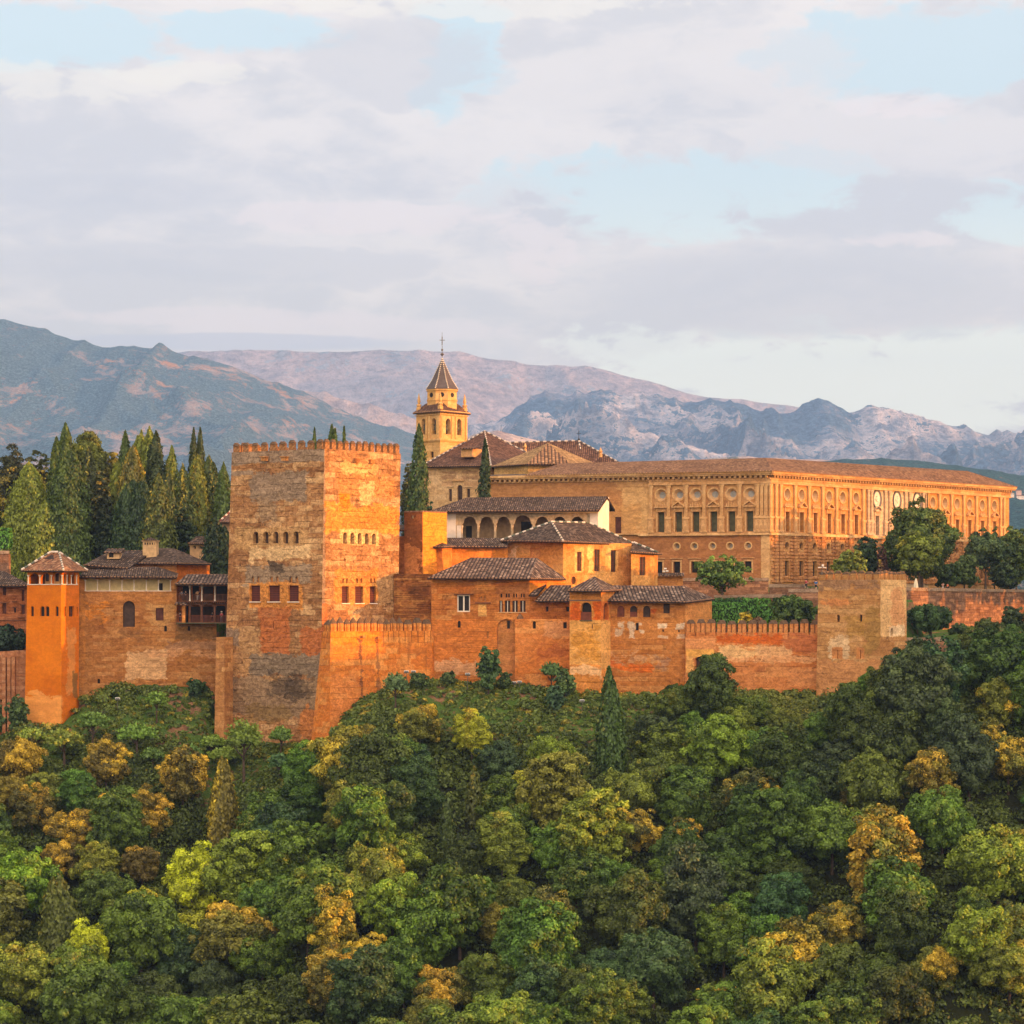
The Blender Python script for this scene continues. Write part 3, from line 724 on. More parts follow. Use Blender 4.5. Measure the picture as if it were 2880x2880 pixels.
# ================================================================= great square tower
zt = Z(1262, 430)
bot = ring([(624, 441.5), (899, 429.0), (1112, 443.5)], -27.0); bot.append(bot[0] + bot[2] - bot[1])
top = ring([(652, 440.5), (912, 430.0), (1127, 444.0)], zt); top.append(top[0] + top[2] - top[1])
b = Bld('square_tower', "tallest battlemented square stone tower, one side glowing orange, rising in the middle of the fortress", 'tower', P(900, 2090, 434), None)
L = Frame(bot[0], bot[1], top[0], 0.0); offR = L.len; Rf = Frame(bot[1], bot[2], top[1], offR)
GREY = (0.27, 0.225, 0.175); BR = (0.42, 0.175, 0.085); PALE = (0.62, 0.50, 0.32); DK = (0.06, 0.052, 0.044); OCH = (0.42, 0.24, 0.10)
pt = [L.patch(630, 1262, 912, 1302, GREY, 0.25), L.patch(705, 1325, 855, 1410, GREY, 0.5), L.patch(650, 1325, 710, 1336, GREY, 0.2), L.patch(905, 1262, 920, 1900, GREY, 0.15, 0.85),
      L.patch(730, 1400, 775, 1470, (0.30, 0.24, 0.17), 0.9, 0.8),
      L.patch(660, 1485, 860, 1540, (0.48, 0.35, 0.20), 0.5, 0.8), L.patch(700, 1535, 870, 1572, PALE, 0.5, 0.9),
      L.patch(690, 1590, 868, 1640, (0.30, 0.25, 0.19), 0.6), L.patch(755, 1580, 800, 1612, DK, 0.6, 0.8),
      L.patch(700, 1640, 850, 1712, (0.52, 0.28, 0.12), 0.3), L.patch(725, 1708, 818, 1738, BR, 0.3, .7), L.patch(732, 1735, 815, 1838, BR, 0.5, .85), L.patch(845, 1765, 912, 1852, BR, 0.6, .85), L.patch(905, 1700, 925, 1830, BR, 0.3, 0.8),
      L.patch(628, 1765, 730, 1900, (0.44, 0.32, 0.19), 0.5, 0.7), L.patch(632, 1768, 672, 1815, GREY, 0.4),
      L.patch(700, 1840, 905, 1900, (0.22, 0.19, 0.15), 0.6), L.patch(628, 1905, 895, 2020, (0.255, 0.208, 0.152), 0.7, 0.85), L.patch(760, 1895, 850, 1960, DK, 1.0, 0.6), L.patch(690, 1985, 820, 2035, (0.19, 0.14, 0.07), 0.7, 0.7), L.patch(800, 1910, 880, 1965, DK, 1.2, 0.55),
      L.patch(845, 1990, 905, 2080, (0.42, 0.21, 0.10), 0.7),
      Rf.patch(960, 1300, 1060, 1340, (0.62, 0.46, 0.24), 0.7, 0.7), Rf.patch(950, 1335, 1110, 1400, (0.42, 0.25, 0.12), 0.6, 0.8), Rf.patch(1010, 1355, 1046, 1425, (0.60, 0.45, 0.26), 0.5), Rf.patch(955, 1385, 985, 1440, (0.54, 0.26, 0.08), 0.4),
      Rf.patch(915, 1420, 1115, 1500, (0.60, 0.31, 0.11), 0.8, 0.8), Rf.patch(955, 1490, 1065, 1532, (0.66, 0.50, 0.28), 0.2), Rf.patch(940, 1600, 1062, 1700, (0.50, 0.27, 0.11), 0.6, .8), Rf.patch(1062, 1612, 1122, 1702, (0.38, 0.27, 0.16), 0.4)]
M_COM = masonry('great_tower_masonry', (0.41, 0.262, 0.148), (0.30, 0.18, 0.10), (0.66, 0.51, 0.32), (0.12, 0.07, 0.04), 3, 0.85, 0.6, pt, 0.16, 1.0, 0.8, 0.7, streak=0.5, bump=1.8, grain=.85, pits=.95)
TINT = (1.10, 0.92, 0.78)
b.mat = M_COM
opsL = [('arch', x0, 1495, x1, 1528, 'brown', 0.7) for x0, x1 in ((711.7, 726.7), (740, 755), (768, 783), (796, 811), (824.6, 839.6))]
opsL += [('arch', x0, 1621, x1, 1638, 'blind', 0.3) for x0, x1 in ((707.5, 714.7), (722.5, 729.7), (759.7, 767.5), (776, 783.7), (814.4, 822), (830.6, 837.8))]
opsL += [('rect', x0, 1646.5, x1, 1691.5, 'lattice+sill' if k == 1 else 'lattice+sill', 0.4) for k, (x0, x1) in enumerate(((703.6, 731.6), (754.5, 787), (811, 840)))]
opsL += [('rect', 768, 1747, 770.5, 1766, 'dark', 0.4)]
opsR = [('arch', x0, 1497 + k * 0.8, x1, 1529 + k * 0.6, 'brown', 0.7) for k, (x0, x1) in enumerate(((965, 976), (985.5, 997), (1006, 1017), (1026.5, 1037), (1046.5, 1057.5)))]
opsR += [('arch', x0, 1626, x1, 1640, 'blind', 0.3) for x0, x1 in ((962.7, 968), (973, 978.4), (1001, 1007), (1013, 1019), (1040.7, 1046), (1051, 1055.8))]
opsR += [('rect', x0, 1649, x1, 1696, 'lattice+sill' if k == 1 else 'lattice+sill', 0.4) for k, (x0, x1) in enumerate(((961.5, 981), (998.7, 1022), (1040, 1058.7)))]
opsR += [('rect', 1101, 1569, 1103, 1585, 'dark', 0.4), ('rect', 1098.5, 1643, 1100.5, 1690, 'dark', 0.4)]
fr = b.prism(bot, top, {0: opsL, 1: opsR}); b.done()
for i, n in ((0, 10), (1, 12), (2, 11), (3, 11)):
    merlons(b.root, top[i], top[(i + 1) % 4], n, [M_COM, CAPM], 1.2, 0.37, 0.40, 0.45)
for f, x, y in ((fr[0], 747, 1291), (fr[0], 804, 1291), (fr[1], 999, 1296), (fr[1], 1040, 1299)):
    u, v = f.px(x, y); mb = MB(); mb.box(f.at(u, v - 0.3, 0.25), f.u * 0.42, f.n * 0.38, f.v * 0.55); mb.box(f.at(u, v + 0.25, 0.35), f.u * 0.55, f.n * 0.5, f.v * 0.12); mb.build('water_spout', OCHM if 'OCHM' in globals() else MAT['blind'], b.root)
bb = ring([(601, 438.4), (631, 437.0)], -27.0); bt = ring([(608, 438.4), (631, 437.0)], Z(1792, 438))
M_BUT = masonry('buttress_masonry', (0.46, 0.30, 0.165), (0.38, 0.235, 0.125), (0.72, 0.55, 0.32), None, 8, 0.7, 0.5)
s2 = Bld.__new__(Bld); s2.mb = MB(); s2.frames = []; s2.wins = []; s2.off = 0; s2.root = b.root; s2.mat = M_BUT
dd = Vector((1.5, 4.5, 0)); s2.prism([bb[0], bb[1], bb[1] + dd, bb[0] + dd], [bt[0], bt[1], bt[1] + dd, bt[0] + dd]); s2.mb.build('buttress', M_BUT, b.root)

# ================================================================= curtain wall below the great tower
b = Bld('curtain_wall', "orange battlemented bastion wall with pointed merlons at the foot of the great square tower", 'wall', P(1000, 2000, 430), None)
zt = Z(1776, 424)
bot = ring([(866, 427.0), (926, 422.8), (1135, 434.5), (1214, 437.2)], -26.0); top = ring([(907, 427.8), (930, 424.4), (1135, 435.3), (1214, 437.6)], zt)
bk = Vector((3.0, 5.0, 0)); bot += [bot[3] + bk, bot[0] + bk]; top += [top[3] + bk, top[0] + bk]
f1 = Frame(bot[0], bot[1], top[0]); o1 = f1.len; f2 = Frame(bot[1], bot[2], top[1], o1)
pt = [f2.patch(930, 1760, 1065, 1812, (0.60, 0.25, 0.08), 0.4, 0.7), f2.patch(1010, 1800, 1018, 1990, (0.12, 0.07, 0.05), 0.35, 0.8), f2.patch(1056, 1800, 1063, 1960, (0.16, 0.09, 0.06), 0.35, 0.7),
      f2.patch(930, 1900, 1010, 2060, (0.46, 0.24, 0.12), 0.8, 0.6)]
M_BAS = masonry('bastion_masonry', (0.55, 0.26, 0.10), (0.48, 0.21, 0.085), (0.64, 0.40, 0.19), (0.24, 0.12, 0.06), 14, 0.85, 0.5, pt, streak=0.5, lite_amt=0.35, drip=(Z(1770, 424), f2.len / 14.3, 0.2, 3.2, 0.85))
b.mat = M_BAS; b.prism(bot, top); b.done()
merlons(b.root, top[0], top[1], 1, [M_BAS, CAPM], 1.3, 0.2, 0.7, 0.85, True); merlons(b.root, top[1], top[2], 11, [M_BAS, CAPM], 1.3, 0.22, 0.45, 0.9, True)
merlons(b.root, top[2], top[3], 3, [M_BAS, CAPM], 1.3, 0.16, 0.45, 0.75, False)
for x, y in ((1015, 1791), (1058, 1793)):
    u, v = f2.px(x, y); mb = MB(); mb.box(f2.at(u, v - 0.2, 0.3), f2.u * 0.3, f2.n * 0.45, f2.v * 0.35); mb.build('water_spout', MAT['blind'], b.root)

# rough wall and small tower between the great tower and the palaces
b = Bld('rubble_wall', "rough brown rubble wall full of holes between the great tower and the palace", 'wall', P(1165, 1760, 442), masonry('rubble', (0.30, 0.16, 0.08), (0.20, 0.11, 0.06), (0.58, 0.38, 0.18), (0.06, 0.035, 0.02), 22, 0.35, 0.9, (), 0.3, 1.5, 0.7, 0.9, bump=2.0))
b.prism(rp([(1108, 1800, 442.8), (1217, 1800, 441)]) + rp([(1217, 1800, 445), (1108, 1800, 447)]), [Vector((p.x, p.y, Z(1614, 442))) for p in rp([(1108, 0, 442.8), (1217, 0, 441), (1217, 0, 445), (1108, 0, 447)])]); b.done()
bot = ring([(1137, 447.0), (1188, 444.5), (1257, 449.5)], -6.0); bot.append(bot[0] + bot[2] - bot[1]); top = [Vector((p.x, p.y, Z(1440, 445))) for p in bot]
b = Bld('small_tower', "slim square tower, shaded side coloured brown and sunlit side orange, right of the great tower", 'tower', P(1188, 1760, 446), None)
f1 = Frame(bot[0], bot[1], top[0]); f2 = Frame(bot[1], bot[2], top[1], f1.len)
b.mat = masonry('slim_tower_masonry', (0.24, 0.12, 0.055), (0.17, 0.09, 0.045), None, None, 25, 0.6, 0.4, [f2.patch(1189, 1420, 1270, 1700, (0.60, 0.30, 0.10), 0.02), f1.patch(1120, 1530, 1180, 1640, (0.40, 0.22, 0.11), 1.2)])  # dark base paints the shaded side, orange patch paints the sunlit one
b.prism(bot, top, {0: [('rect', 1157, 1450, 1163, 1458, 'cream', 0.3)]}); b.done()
for i in range(3):
    mb = MB(); a_, b_ = top[i], top[i + 1]; n = 18; u = (b_ - a_) / n; nn = u.normalized().cross(UPV)
    for k in range(n): mb.box(a_ + u * (k + 0.5) - nn * 0.15, u * 0.3, nn * 0.22, UPV * 0.22)
    mb.build('coping_tiles', MAT['tile_end'], b.root)
b = Bld('low_wall', "short brown wall stub squeezed behind the right edge of the great tower", 'wall', P(1128, 1700, 447), masonry('stub', (0.33, 0.18, 0.09), (0.22, 0.12, 0.06), None, None, 27))
b.prism(ring([(1105, 449), (1139, 447.5), (1139, 451), (1105, 452)], -6), ring([(1105, 449), (1139, 447.5), (1139, 451), (1105, 452)], Z(1508, 448))); b.done()
roof(b.root, [rp([(1112, 1490, 450), (1141, 1490, 448.5), (1141, 1476, 452), (1112, 1476, 453)])], ROOF_D)

# ================================================================= middle palaces
WARM = (0.50, 0.26, 0.11)
# --- little hipped house with the barred window, with its long wing
b = Bld('tiled_house', "small orange house with hipped roof and one barred window, beside the slim tower", 'house', P(1244, 1640, 448), masonry('orange_render', (0.52, 0.26, 0.10), (0.44, 0.21, 0.085), None, None, 41, 1.2, 0.2, (), 0.2, 0.5, 0.2, 0.2))
bot = ring([(1186, 449), (1244, 447), (1271, 451.5)], -5); bot.append(bot[0] + bot[2] - bot[1]); zt = Z(1538, 447); top = [Vector((p.x, p.y, zt)) for p in bot]
b.prism(bot, top, {0: [('rect', 1196, 1552, 1220, 1591, 'lattice', 0.25)]})
wb = ring([(1262, 453.5), (1428, 456.5), (1428, 464), (1262, 462)], -3); b.prism(wb, [Vector((p.x, p.y, Z(1538, 454.5))) for p in wb]); b.done()
e = P(1235, 1512, 452.5)
roof(b.root, hip(P(1180, 1536, 448.2), P(1247, 1537.5, 445.6), P(1277, 1535.5, 451.5), e, e + Vector((0.3, 0, 0))), ROOF_D, ridge=[])
roof(b.root, [rp([(1240, 1536, 452.3), (1427, 1537, 455.2), (1427, 1513, 460), (1236, 1512, 457)]), rp([(1427, 1537, 465), (1236, 1537, 462), (1236, 1512, 457), (1427, 1513, 460)])], ROOF_D)

# --- upper house
b = Bld('tiled_mansion', "tall tan and orange building with hipped roof, pale ridge tiles and narrow barred windows", 'building', P(1584, 1640, 454), None)
bot = ring([(1422, 459), (1584, 453), (1776, 466)], -4); bot.append(bot[0] + bot[2] - bot[1]); zt = Z(1524, 453); top = [Vector((p.x, p.y, zt)) for p in bot]
f1 = Frame(bot[0], bot[1], top[0]); f2 = Frame(bot[1], bot[2], top[1], f1.len)
pl = (0.66, 0.48, 0.25)
b.mat = masonry('mansion_render', (0.50, 0.30, 0.14), (0.44, 0.25, 0.11), (0.62, 0.44, 0.23), (0.26, 0.14, 0.07), 43, 1.6, 0.25,
   [f1.patch(1436, 1543, 1452, 1566, (0.62, 0.5, 0.36), 0.6), f1.patch(1490, 1540, 1520, 1575, (0.36, 0.19, 0.10), 0.3), f2.patch(1616, 1535, 1642, 1610, pl, 0.12, .8), f2.patch(1655, 1535, 1668, 1610, pl, 0.3), f2.patch(1712, 1540, 1740, 1608, pl, 0.5, 0.7), f2.patch(1665, 1605, 1776, 1650, (0.56, 0.38, 0.19), 0.8, 0.8)], 0.25, 0.7, 0.35, 0.3)
b.prism(bot, top, {1: [('rect', 1623, 1552, 1636, 1606, 'wood+mullw', .25), ('rect', 1671.5, 1545, 1687, 1607, 'brown+mullw', .25), ('rect', 1718, 1547, 1733, 1608.5, 'brown+mullw', .25), ('oval', 1607, 1621, 1620, 1644, 'wood', .3)],
                   0: [('rect', 1494, 1545, 1517, 1568, 'blind', 0.12)]})
ab = ring([(1775, 461.5), (1839, 466), (1850, 474), (1786, 470)], -4); fa = Frame(ab[0], ab[1], ab[0] + UPV)
b.prism(ab, [Vector((p.x, p.y, Z(1553, 461.5))) for p in ab], {0: [('rect', 1798.7, 1566.6, 1815.5, 1618, 'brown+mullw', .25)]}); b.done()
A_, B_, C_, r1, r2 = P(1408, 1520, 457), P(1584, 1521.6, 450.8), P(1786, 1530.5, 468), P(1551, 1468, 463), P(1657, 1471, 468)
roof(b.root, hip(A_, B_, C_, r1, r2), ROOF_D, ridge=[(A_, r1), (r1, r2), (B_, r1), (C_, r2)])
roof(b.root, [rp([(1771, 1551, 460), (1852, 1556, 465.5), (1822, 1536, 471), (1783, 1526, 468)]), rp([(1852, 1556, 465.5), (1862, 1556, 476), (1822, 1536, 471)])], ROOF_D, ridge=[(P(1783, 1526, 468), P(1852, 1555, 465.5))])

# --- arcaded court building
b = Bld('arcade_building', "white arcaded palace front with seven tall arches under a long dark tile roof", 'building', P(1470, 1520, 470), plain('carved_stucco', (0.50, 0.37, 0.22), 0.9, 0.25, 2.2, bump=0.5))
bot = ring([(1256, 472), (1682, 470)], 2.0); zt = Z(1441, 470)
c0 = P(1713, 0, 481); c0.z = 2.0
F0 = b.wall([bot[0], bot[1], Vector((bot[1].x, bot[1].y, zt)), Vector((bot[0].x, bot[0].y, zt))],
       [('hshoe', 1303, 1453, 1338.6, 1514, 'open', .5), ('hshoe', 1351, 1453, 1386, 1514, 'open', .5), ('hshoe', 1399, 1453, 1433.5, 1514, 'open', .5), ('hshoe', 1447.5, 1449, 1493.5, 1514, 'open', .5), ('hshoe', 1508, 1453, 1542, 1514, 'open', .5),
        ('hshoe', 1556.6, 1453, 1591, 1514, 'open', .5), ('hshoe', 1606, 1453, 1640.7, 1514, 'open', .5), ('rect', 1258.5, 1492.5, 1265, 1503.5, 'dark', .3)])
b.wall([bot[1], c0, Vector((c0.x, c0.y, Z(1396, 480))), Vector((bot[1].x, bot[1].y, zt))], m=1)
b.wall([Vector((bot[0].x - 1, 482, 2.0)), bot[0], Vector((bot[0].x, bot[0].y, zt)), Vector((bot[0].x - 1, 482, zt))], m=1)
b.done(extra=[MAT['whitewash']])
for (x0, x1) in ((1256.3, 1282), (1659, 1681.5)):
    band(b.root, F0, x0, 1444, x1, 1520, 0.07, MAT['whitewash'], 'plaster_panel')
band(b.root, F0, 1285, 1478, 1297, 1514, 0.05, MAT['whitewash'], 'plaster_panel')
interior(b.root, F0, (1290, 1447, 1655, 1518), 4.6, plain('court_back_wall', (0.42, 0.29, 0.16), 0.9, 0.2), 'interior')
columns(b.root, F0, [1298.5, 1345, 1392.5, 1440, 1500.5, 1549, 1598.5, 1645.5], 1478, 1516, 0.13, MAT['whitewash'], -0.25)
mb = MB(); mb.box(F0.at(F0.px(1475, 1500)[0], F0.px(0, 1516)[1] - 0, -4.5), F0.u * 0.9, F0.n * 0.06, F0.v * 2.9); mb.box(F0.at(F0.px(1312, 1500)[0], F0.px(0, 1516)[1], -4.5), F0.u * 0.5, F0.n * 0.06, F0.v * 2.2); mb.build('door', MAT['dark'], b.root)
A_, B_, r1, r2 = P(1206, 1437.5, 470.5), P(1684, 1433.5, 467.8), P(1312, 1399, 479), P(1708, 1395.5, 478)
roof(b.root, [[A_, B_, r2, r1], [P(1250, 1437.5, 490), A_, r1], [P(1730, 1433, 490), P(1250, 1437.5, 490), r1, r2]], ROOF_D, 0.35)

# --- lower palace (main hall)
b = Bld('lower_palace', "long brick palace above the slope with large dark hipped roof and white twin window", 'palace', P(1340, 1920, 437), None)
bot = ring([(1213, 438.2), (1489.5, 436), (1590, 444)], -18.0); bot.append(bot[0] + bot[2] - bot[1]); zt = Z(1627, 436); top = [Vector((p.x, p.y, zt)) for p in bot]
f1 = Frame(bot[0], bot[1], top[0]); f2 = Frame(bot[1], bot[2], top[1], f1.len)
ORB = (0.52, 0.24, 0.10)
b.mat = masonry('lower_palace_masonry', (0.47, 0.235, 0.10), (0.40, 0.19, 0.085), (0.58, 0.38, 0.19), (0.24, 0.12, 0.06), 51, 0.85, 0.45,
    [f1.patch(1345, 1698, 1368, 1733, (0.60, 0.42, 0.20), 0.06), f1.patch(1214, 1742, 1400, 1870, ORB, 0.25, 0.8), f1.patch(1222, 1860, 1345, 1895, (0.56, 0.40, 0.27), 0.8, 0.8), f1.patch(1392, 1722, 1456, 1745, (0.56, 0.31, 0.14), 0.2, .8), f1.patch(1395, 1628, 1489, 1690, (0.36, 0.19, 0.10), 0.25, 0.7),
     f1.patch(1340, 1633, 1392, 1660, (0.56, 0.34, 0.16), 0.3, .6), f2.patch(1489, 1600, 1600, 1700, (0.60, 0.30, 0.11), 0.05)], 0.2, 1, .4, .4, brick=(0.9, 0.28, (0.62, 0.58, 0.52), 0.5))  # right face patch paints the sunlit orange into the wall colour
ops = [('rect', 1285.6, 1673, 1322, 1721, 'dark+white+frame+mull', .35), ('arch', 1287, 1746, 1295.5, 1765, 'dark', .4), ('arch', 1398, 1741, 1448, 1931, 'blind', 0.55),
       ('rect', 1369, 1777, 1374.5, 1796, 'blind', .3)]
ops += [('rect', x0, 1689, x1, 1721, 'brown+white+mull', .35) for x0, x1 in ((1404, 1413.5), (1419.7, 1434.7), (1440.6, 1456.2), (1462.5, 1478))]
ops += [('arch', x0, 1669.5, x1, 1680.5, 'dark', .3) for x0, x1 in ((1407.5, 1412.5), (1422.5, 1427), (1429, 1433.5), (1443.3, 1447.5), (1450.5, 1454.5), (1464.5, 1468.5), (1471.5, 1475.5))]
ops += [('arch', x0, 1674, x1, 1688, 'blind', .3) for x0, x1 in ((1244, 1251), (1254, 1261))] + [('arch', x0, 1677, x1, 1691, 'blind', .3) for x0, x1 in ((1350, 1357), (1360, 1366.5))]
b.prism(bot, top, {0: ops}); b.done()
band(b.root, f1, 1277, 1669.5, 1332, 1672.5, 0.35, MAT['brownwood'], 'lintel'); band(b.root, f1, 1401, 1721.5, 1481, 1723.5, 0.12, MAT['wframe'], 'window_sill'); band(b.root, f1, 1337, 1694, 1380, 1697, 0.25, MAT['brownwood'], 'lintel')
u, v = f1.px(1429, 1768); mb = MB(); mb.box(f1.at(u, v, -0.50), f1.u * 0.22, f1.n * 0.06, f1.v * 1.2); mb.build('window', MAT['dark'], b.root)
u, v = f1.px(1463, 1748); mb = MB(); mb.lathe(f1.at(u, v, 0.0), [(0.35, 0), (0.62, 0.15), (0.5, 0.7), (0.2, 1.1), (0.03, 1.2)], 8); mb.build('stone_dome', CAPM, b.root)
A_, B_, C_, r1, r2 = P(1202, 1624, 436.8), P(1491, 1625.8, 434.2), P(1592, 1627.3, 443.2), P(1325, 1568, 446), P(1511, 1569, 444)
roof(b.root, hip(A_, B_, C_, r1, r2), ROOF_D2, 0.3)

# --- projecting lower wall with arch pier
b = Bld('lower_wall', "smooth orange retaining wall under the low brick range, beside the blind arch", 'wall', P(1525, 1940, 434), None)
bot = ring([(1448.5, 434.6), (1605, 433.0), (1605, 438), (1448.5, 438)], -18); top = [Vector((p.x, p.y, Z(1741, 434))) for p in bot]
f1 = Frame(bot[0], bot[1], top[0])
b.mat = masonry('lower_wall_masonry', (0.52, 0.26, 0.12), (0.46, 0.21, 0.09), (0.60, 0.38, 0.19), (0.25, 0.11, 0.055), 55, 0.9, 0.4, [f1.patch(1515, 1820, 1600, 1850, (0.30, 0.12, 0.06), 0.8, 0.7), f1.patch(1530, 1745, 1600, 1790, (0.46, 0.30, 0.19), 0.5, .6)])
b.prism(bot, top, {0: [('arch', 1498, 1747, 1507, 1768, 'dark', .4), ('rect', 1584, 1750, 1594, 1767, 'dark', .4)]}); b.done()

# --- low brick range with the two small roofs
b = Bld('brick_range', "low brick range with small square windows, left of the pointed turret", 'building', P(1545, 1740, 436), masonry('brick_range_wall', (0.44, 0.22, 0.10), (0.38, 0.18, 0.08), None, None, 57, 0.5, 0.5, (), brick=(0.7, 0.24, (0.6, 0.56, 0.5), 0.6)))
bt = rp([(1489.8, 1745, 436.0), (1606, 1745, 433.9), (1606, 1690, 433.9), (1509, 1690, 435.6), (1508, 1675, 435.6), (1489.8, 1675, 436.0)])
b.wall(bt, [('rect', 1535, 1706, 1542.5, 1720, 'dark', .3), ('rect', 1592, 1706, 1601, 1720, 'dark', .3)]); b.mb.box(P(1548, 1745, 438.8), Vector((3.1, -0.2, 0)), Vector((0, 2.4, 0)), UPV * (Z(1692, 437) - Z(1745, 438.8))); b.done()
roof(b.root, [rp([(1506, 1688.5, 434.2), (1607, 1688.5, 432.4), (1607, 1646, 438.5), (1548, 1646, 439.5)]), rp([(1520, 1688, 441), (1506, 1688.5, 434.2), (1548, 1646, 439.5)])], ROOF_D2, 0.3)
roof(b.root, [rp([(1486.5, 1673.5, 434.6), (1510, 1673.5, 434.2), (1537, 1643, 439.5), (1521, 1642, 440)])], ROOF_D2, 0.25)

# --- pointed turret
b = Bld('turret', "square turret with a small pyramid roof and one big arched balcony window", 'turret', P(1690, 1950, 430), None)
bot = ring([(1602, 430.0), (1690.5, 428), (1738, 436)], -18); bot.append(bot[0] + bot[2] - bot[1]); zt = Z(1661, 428); top = [Vector((p.x, p.y, zt)) for p in bot]
f1 = Frame(bot[0], bot[1], top[0]); f2 = Frame(bot[1], bot[2], top[1], f1.len); TAN = (0.56, 0.37, 0.17); RD = (0.42, 0.11, 0.035)
b.mat = masonry('turret_masonry', (0.55, 0.30, 0.13), (0.48, 0.26, 0.11), None, None, 61, 1.0, 0.3,
    [f1.patch(1603, 1693, 1630, 1744, RD, 0.35, 0.85), f1.patch(1666, 1693, 1690, 1744, RD, 0.35, .85), f2.patch(1690, 1690, 1712, 1744, RD, 0.2, .6), f1.patch(1600, 1744, 1690, 1870, TAN, 0.15), f2.patch(1690, 1744, 1735, 1880, (0.60, 0.41, 0.20), 0.15),
     f1.patch(1612, 1775, 1680, 1850, (0.48, 0.28, 0.10), 0.9, .8), f1.patch(1603, 1875, 1695, 1905, (0.62, 0.46, 0.29), 0.6)], streak=.4)
b.prism(bot, top, {0: [('arch', 1633, 1694, 1664, 1744, 'dark+half', 0.7), ('rect', 1664.5, 1756, 1667.5, 1768, 'dark', .3)], 1: [('arch', 1697.5, 1695, 1710, 1742, 'brown', .6)]}); b.done()
band(b.root, f1, 1602, 1687, 1690, 1689.5, 0.10, MAT['lead'], 'string_course'); band(b.root, f1, 1631, 1744, 1666, 1746.5, 0.2, MAT['green'], 'window_sill')
ap = P(1671.5, 1621, 434)
roof(b.root, hip(P(1596, 1659.5, 428.6), P(1692, 1660.8, 426.4), P(1747, 1658, 436.2), ap, ap), ROOF_D2, 0.3)

# --- long range right of the turret
b = Bld('oratory_range', "tan brick range with three arched windows and white plaster scars under a striped roof", 'building', P(1820, 1940, 433), None)
bot = ring([(1710, 432.4), (1927.5, 433.5), (2002, 445)], -18); bot.append(bot[0] + bot[2] - bot[1]); zt = Z(1691, 433); top = [Vector((p.x, p.y, zt)) for p in bot]; top[2].z = top[3].z = Z(1684, 444)
f1 = Frame(bot[0], bot[1], top[0]); f2 = Frame(bot[1], bot[2], top[1], f1.len); WP = (0.66, 0.60, 0.50)
b.mat = masonry('oratory_masonry', (0.47, 0.25, 0.115), (0.41, 0.21, 0.09), (0.58, 0.38, 0.20), (0.24, 0.12, 0.06), 63, 0.7, 0.4,
    [f1.patch(1712, 1740, 1927, 1796, (0.53, 0.30, 0.14), 0.2, .7), f1.patch(1736, 1750, 1755, 1768, WP, 0.22), f1.patch(1731, 1768, 1754, 1788, WP, 0.22, .85), f1.patch(1766, 1750, 1787, 1768, WP, 0.25), f1.patch(1770, 1766, 1786, 1794, WP, 0.25, .9), f1.patch(1797, 1752, 1806, 1758, WP, 0.15), f1.patch(1800, 1772, 1812, 1782, WP, 0.2),
     f1.patch(1849, 1752, 1877, 1768, WP, 0.2), f1.patch(1848, 1787, 1880, 1795, WP, 0.25, .7), f1.patch(1901, 1752, 1925, 1770, WP, 0.25), f1.patch(1907, 1784, 1926, 1794, WP, 0.25, .7),
     f1.patch(1720, 1840, 1900, 1860, (0.50, 0.37, 0.25), 0.9, .6), f1.patch(1720, 1868, 1830, 1885, (0.55, 0.17, 0.06), 0.9, .7), f1.patch(1846, 1845, 1885, 1880, (0.30, 0.22, 0.17), 0.8, .6), f2.patch(1927, 1680, 2010, 1800, (0.57, 0.35, 0.17), 0.1, .85), f1.patch(1828, 1712, 1845, 1730, (0.45, 0.12, 0.04), 0.3, .7)], brick=(0.8, 0.26, (0.66, 0.62, 0.56), 0.5))
b.prism(bot, top, {0: [('arch', 1736, 1703.7, 1756.5, 1735, 'redwood', .3), ('arch', 1772, 1703.7, 1792.6, 1735, 'brown+half', .4), ('arch', 1809, 1703.7, 1829.7, 1735.5, 'brown', .4), ('rect', 1866, 1698, 1884, 1725, 'brown', .35), ('rect', 1788.5, 1752, 1796.5, 1773, 'dark', .4), ('rect', 1863, 1770, 1867.5, 1777, 'dark', .3), ('rect', 1907.5, 1771, 1912, 1778, 'dark', .3)]}); b.done()
A_, B_, C_, r1, r2 = P(1706, 1687.5, 431.0), P(1929.5, 1692, 432.0), P(2009, 1682.5, 445.5), P(1721, 1646, 438), P(1927, 1647.5, 440)
D_ = P(1722, 1680, 446)
roof(b.root, [[A_, B_, r2, r1], [B_, C_, r2], [C_, D_, r1, r2], [D_, A_, r1]], ROOF_D2, 0.3)

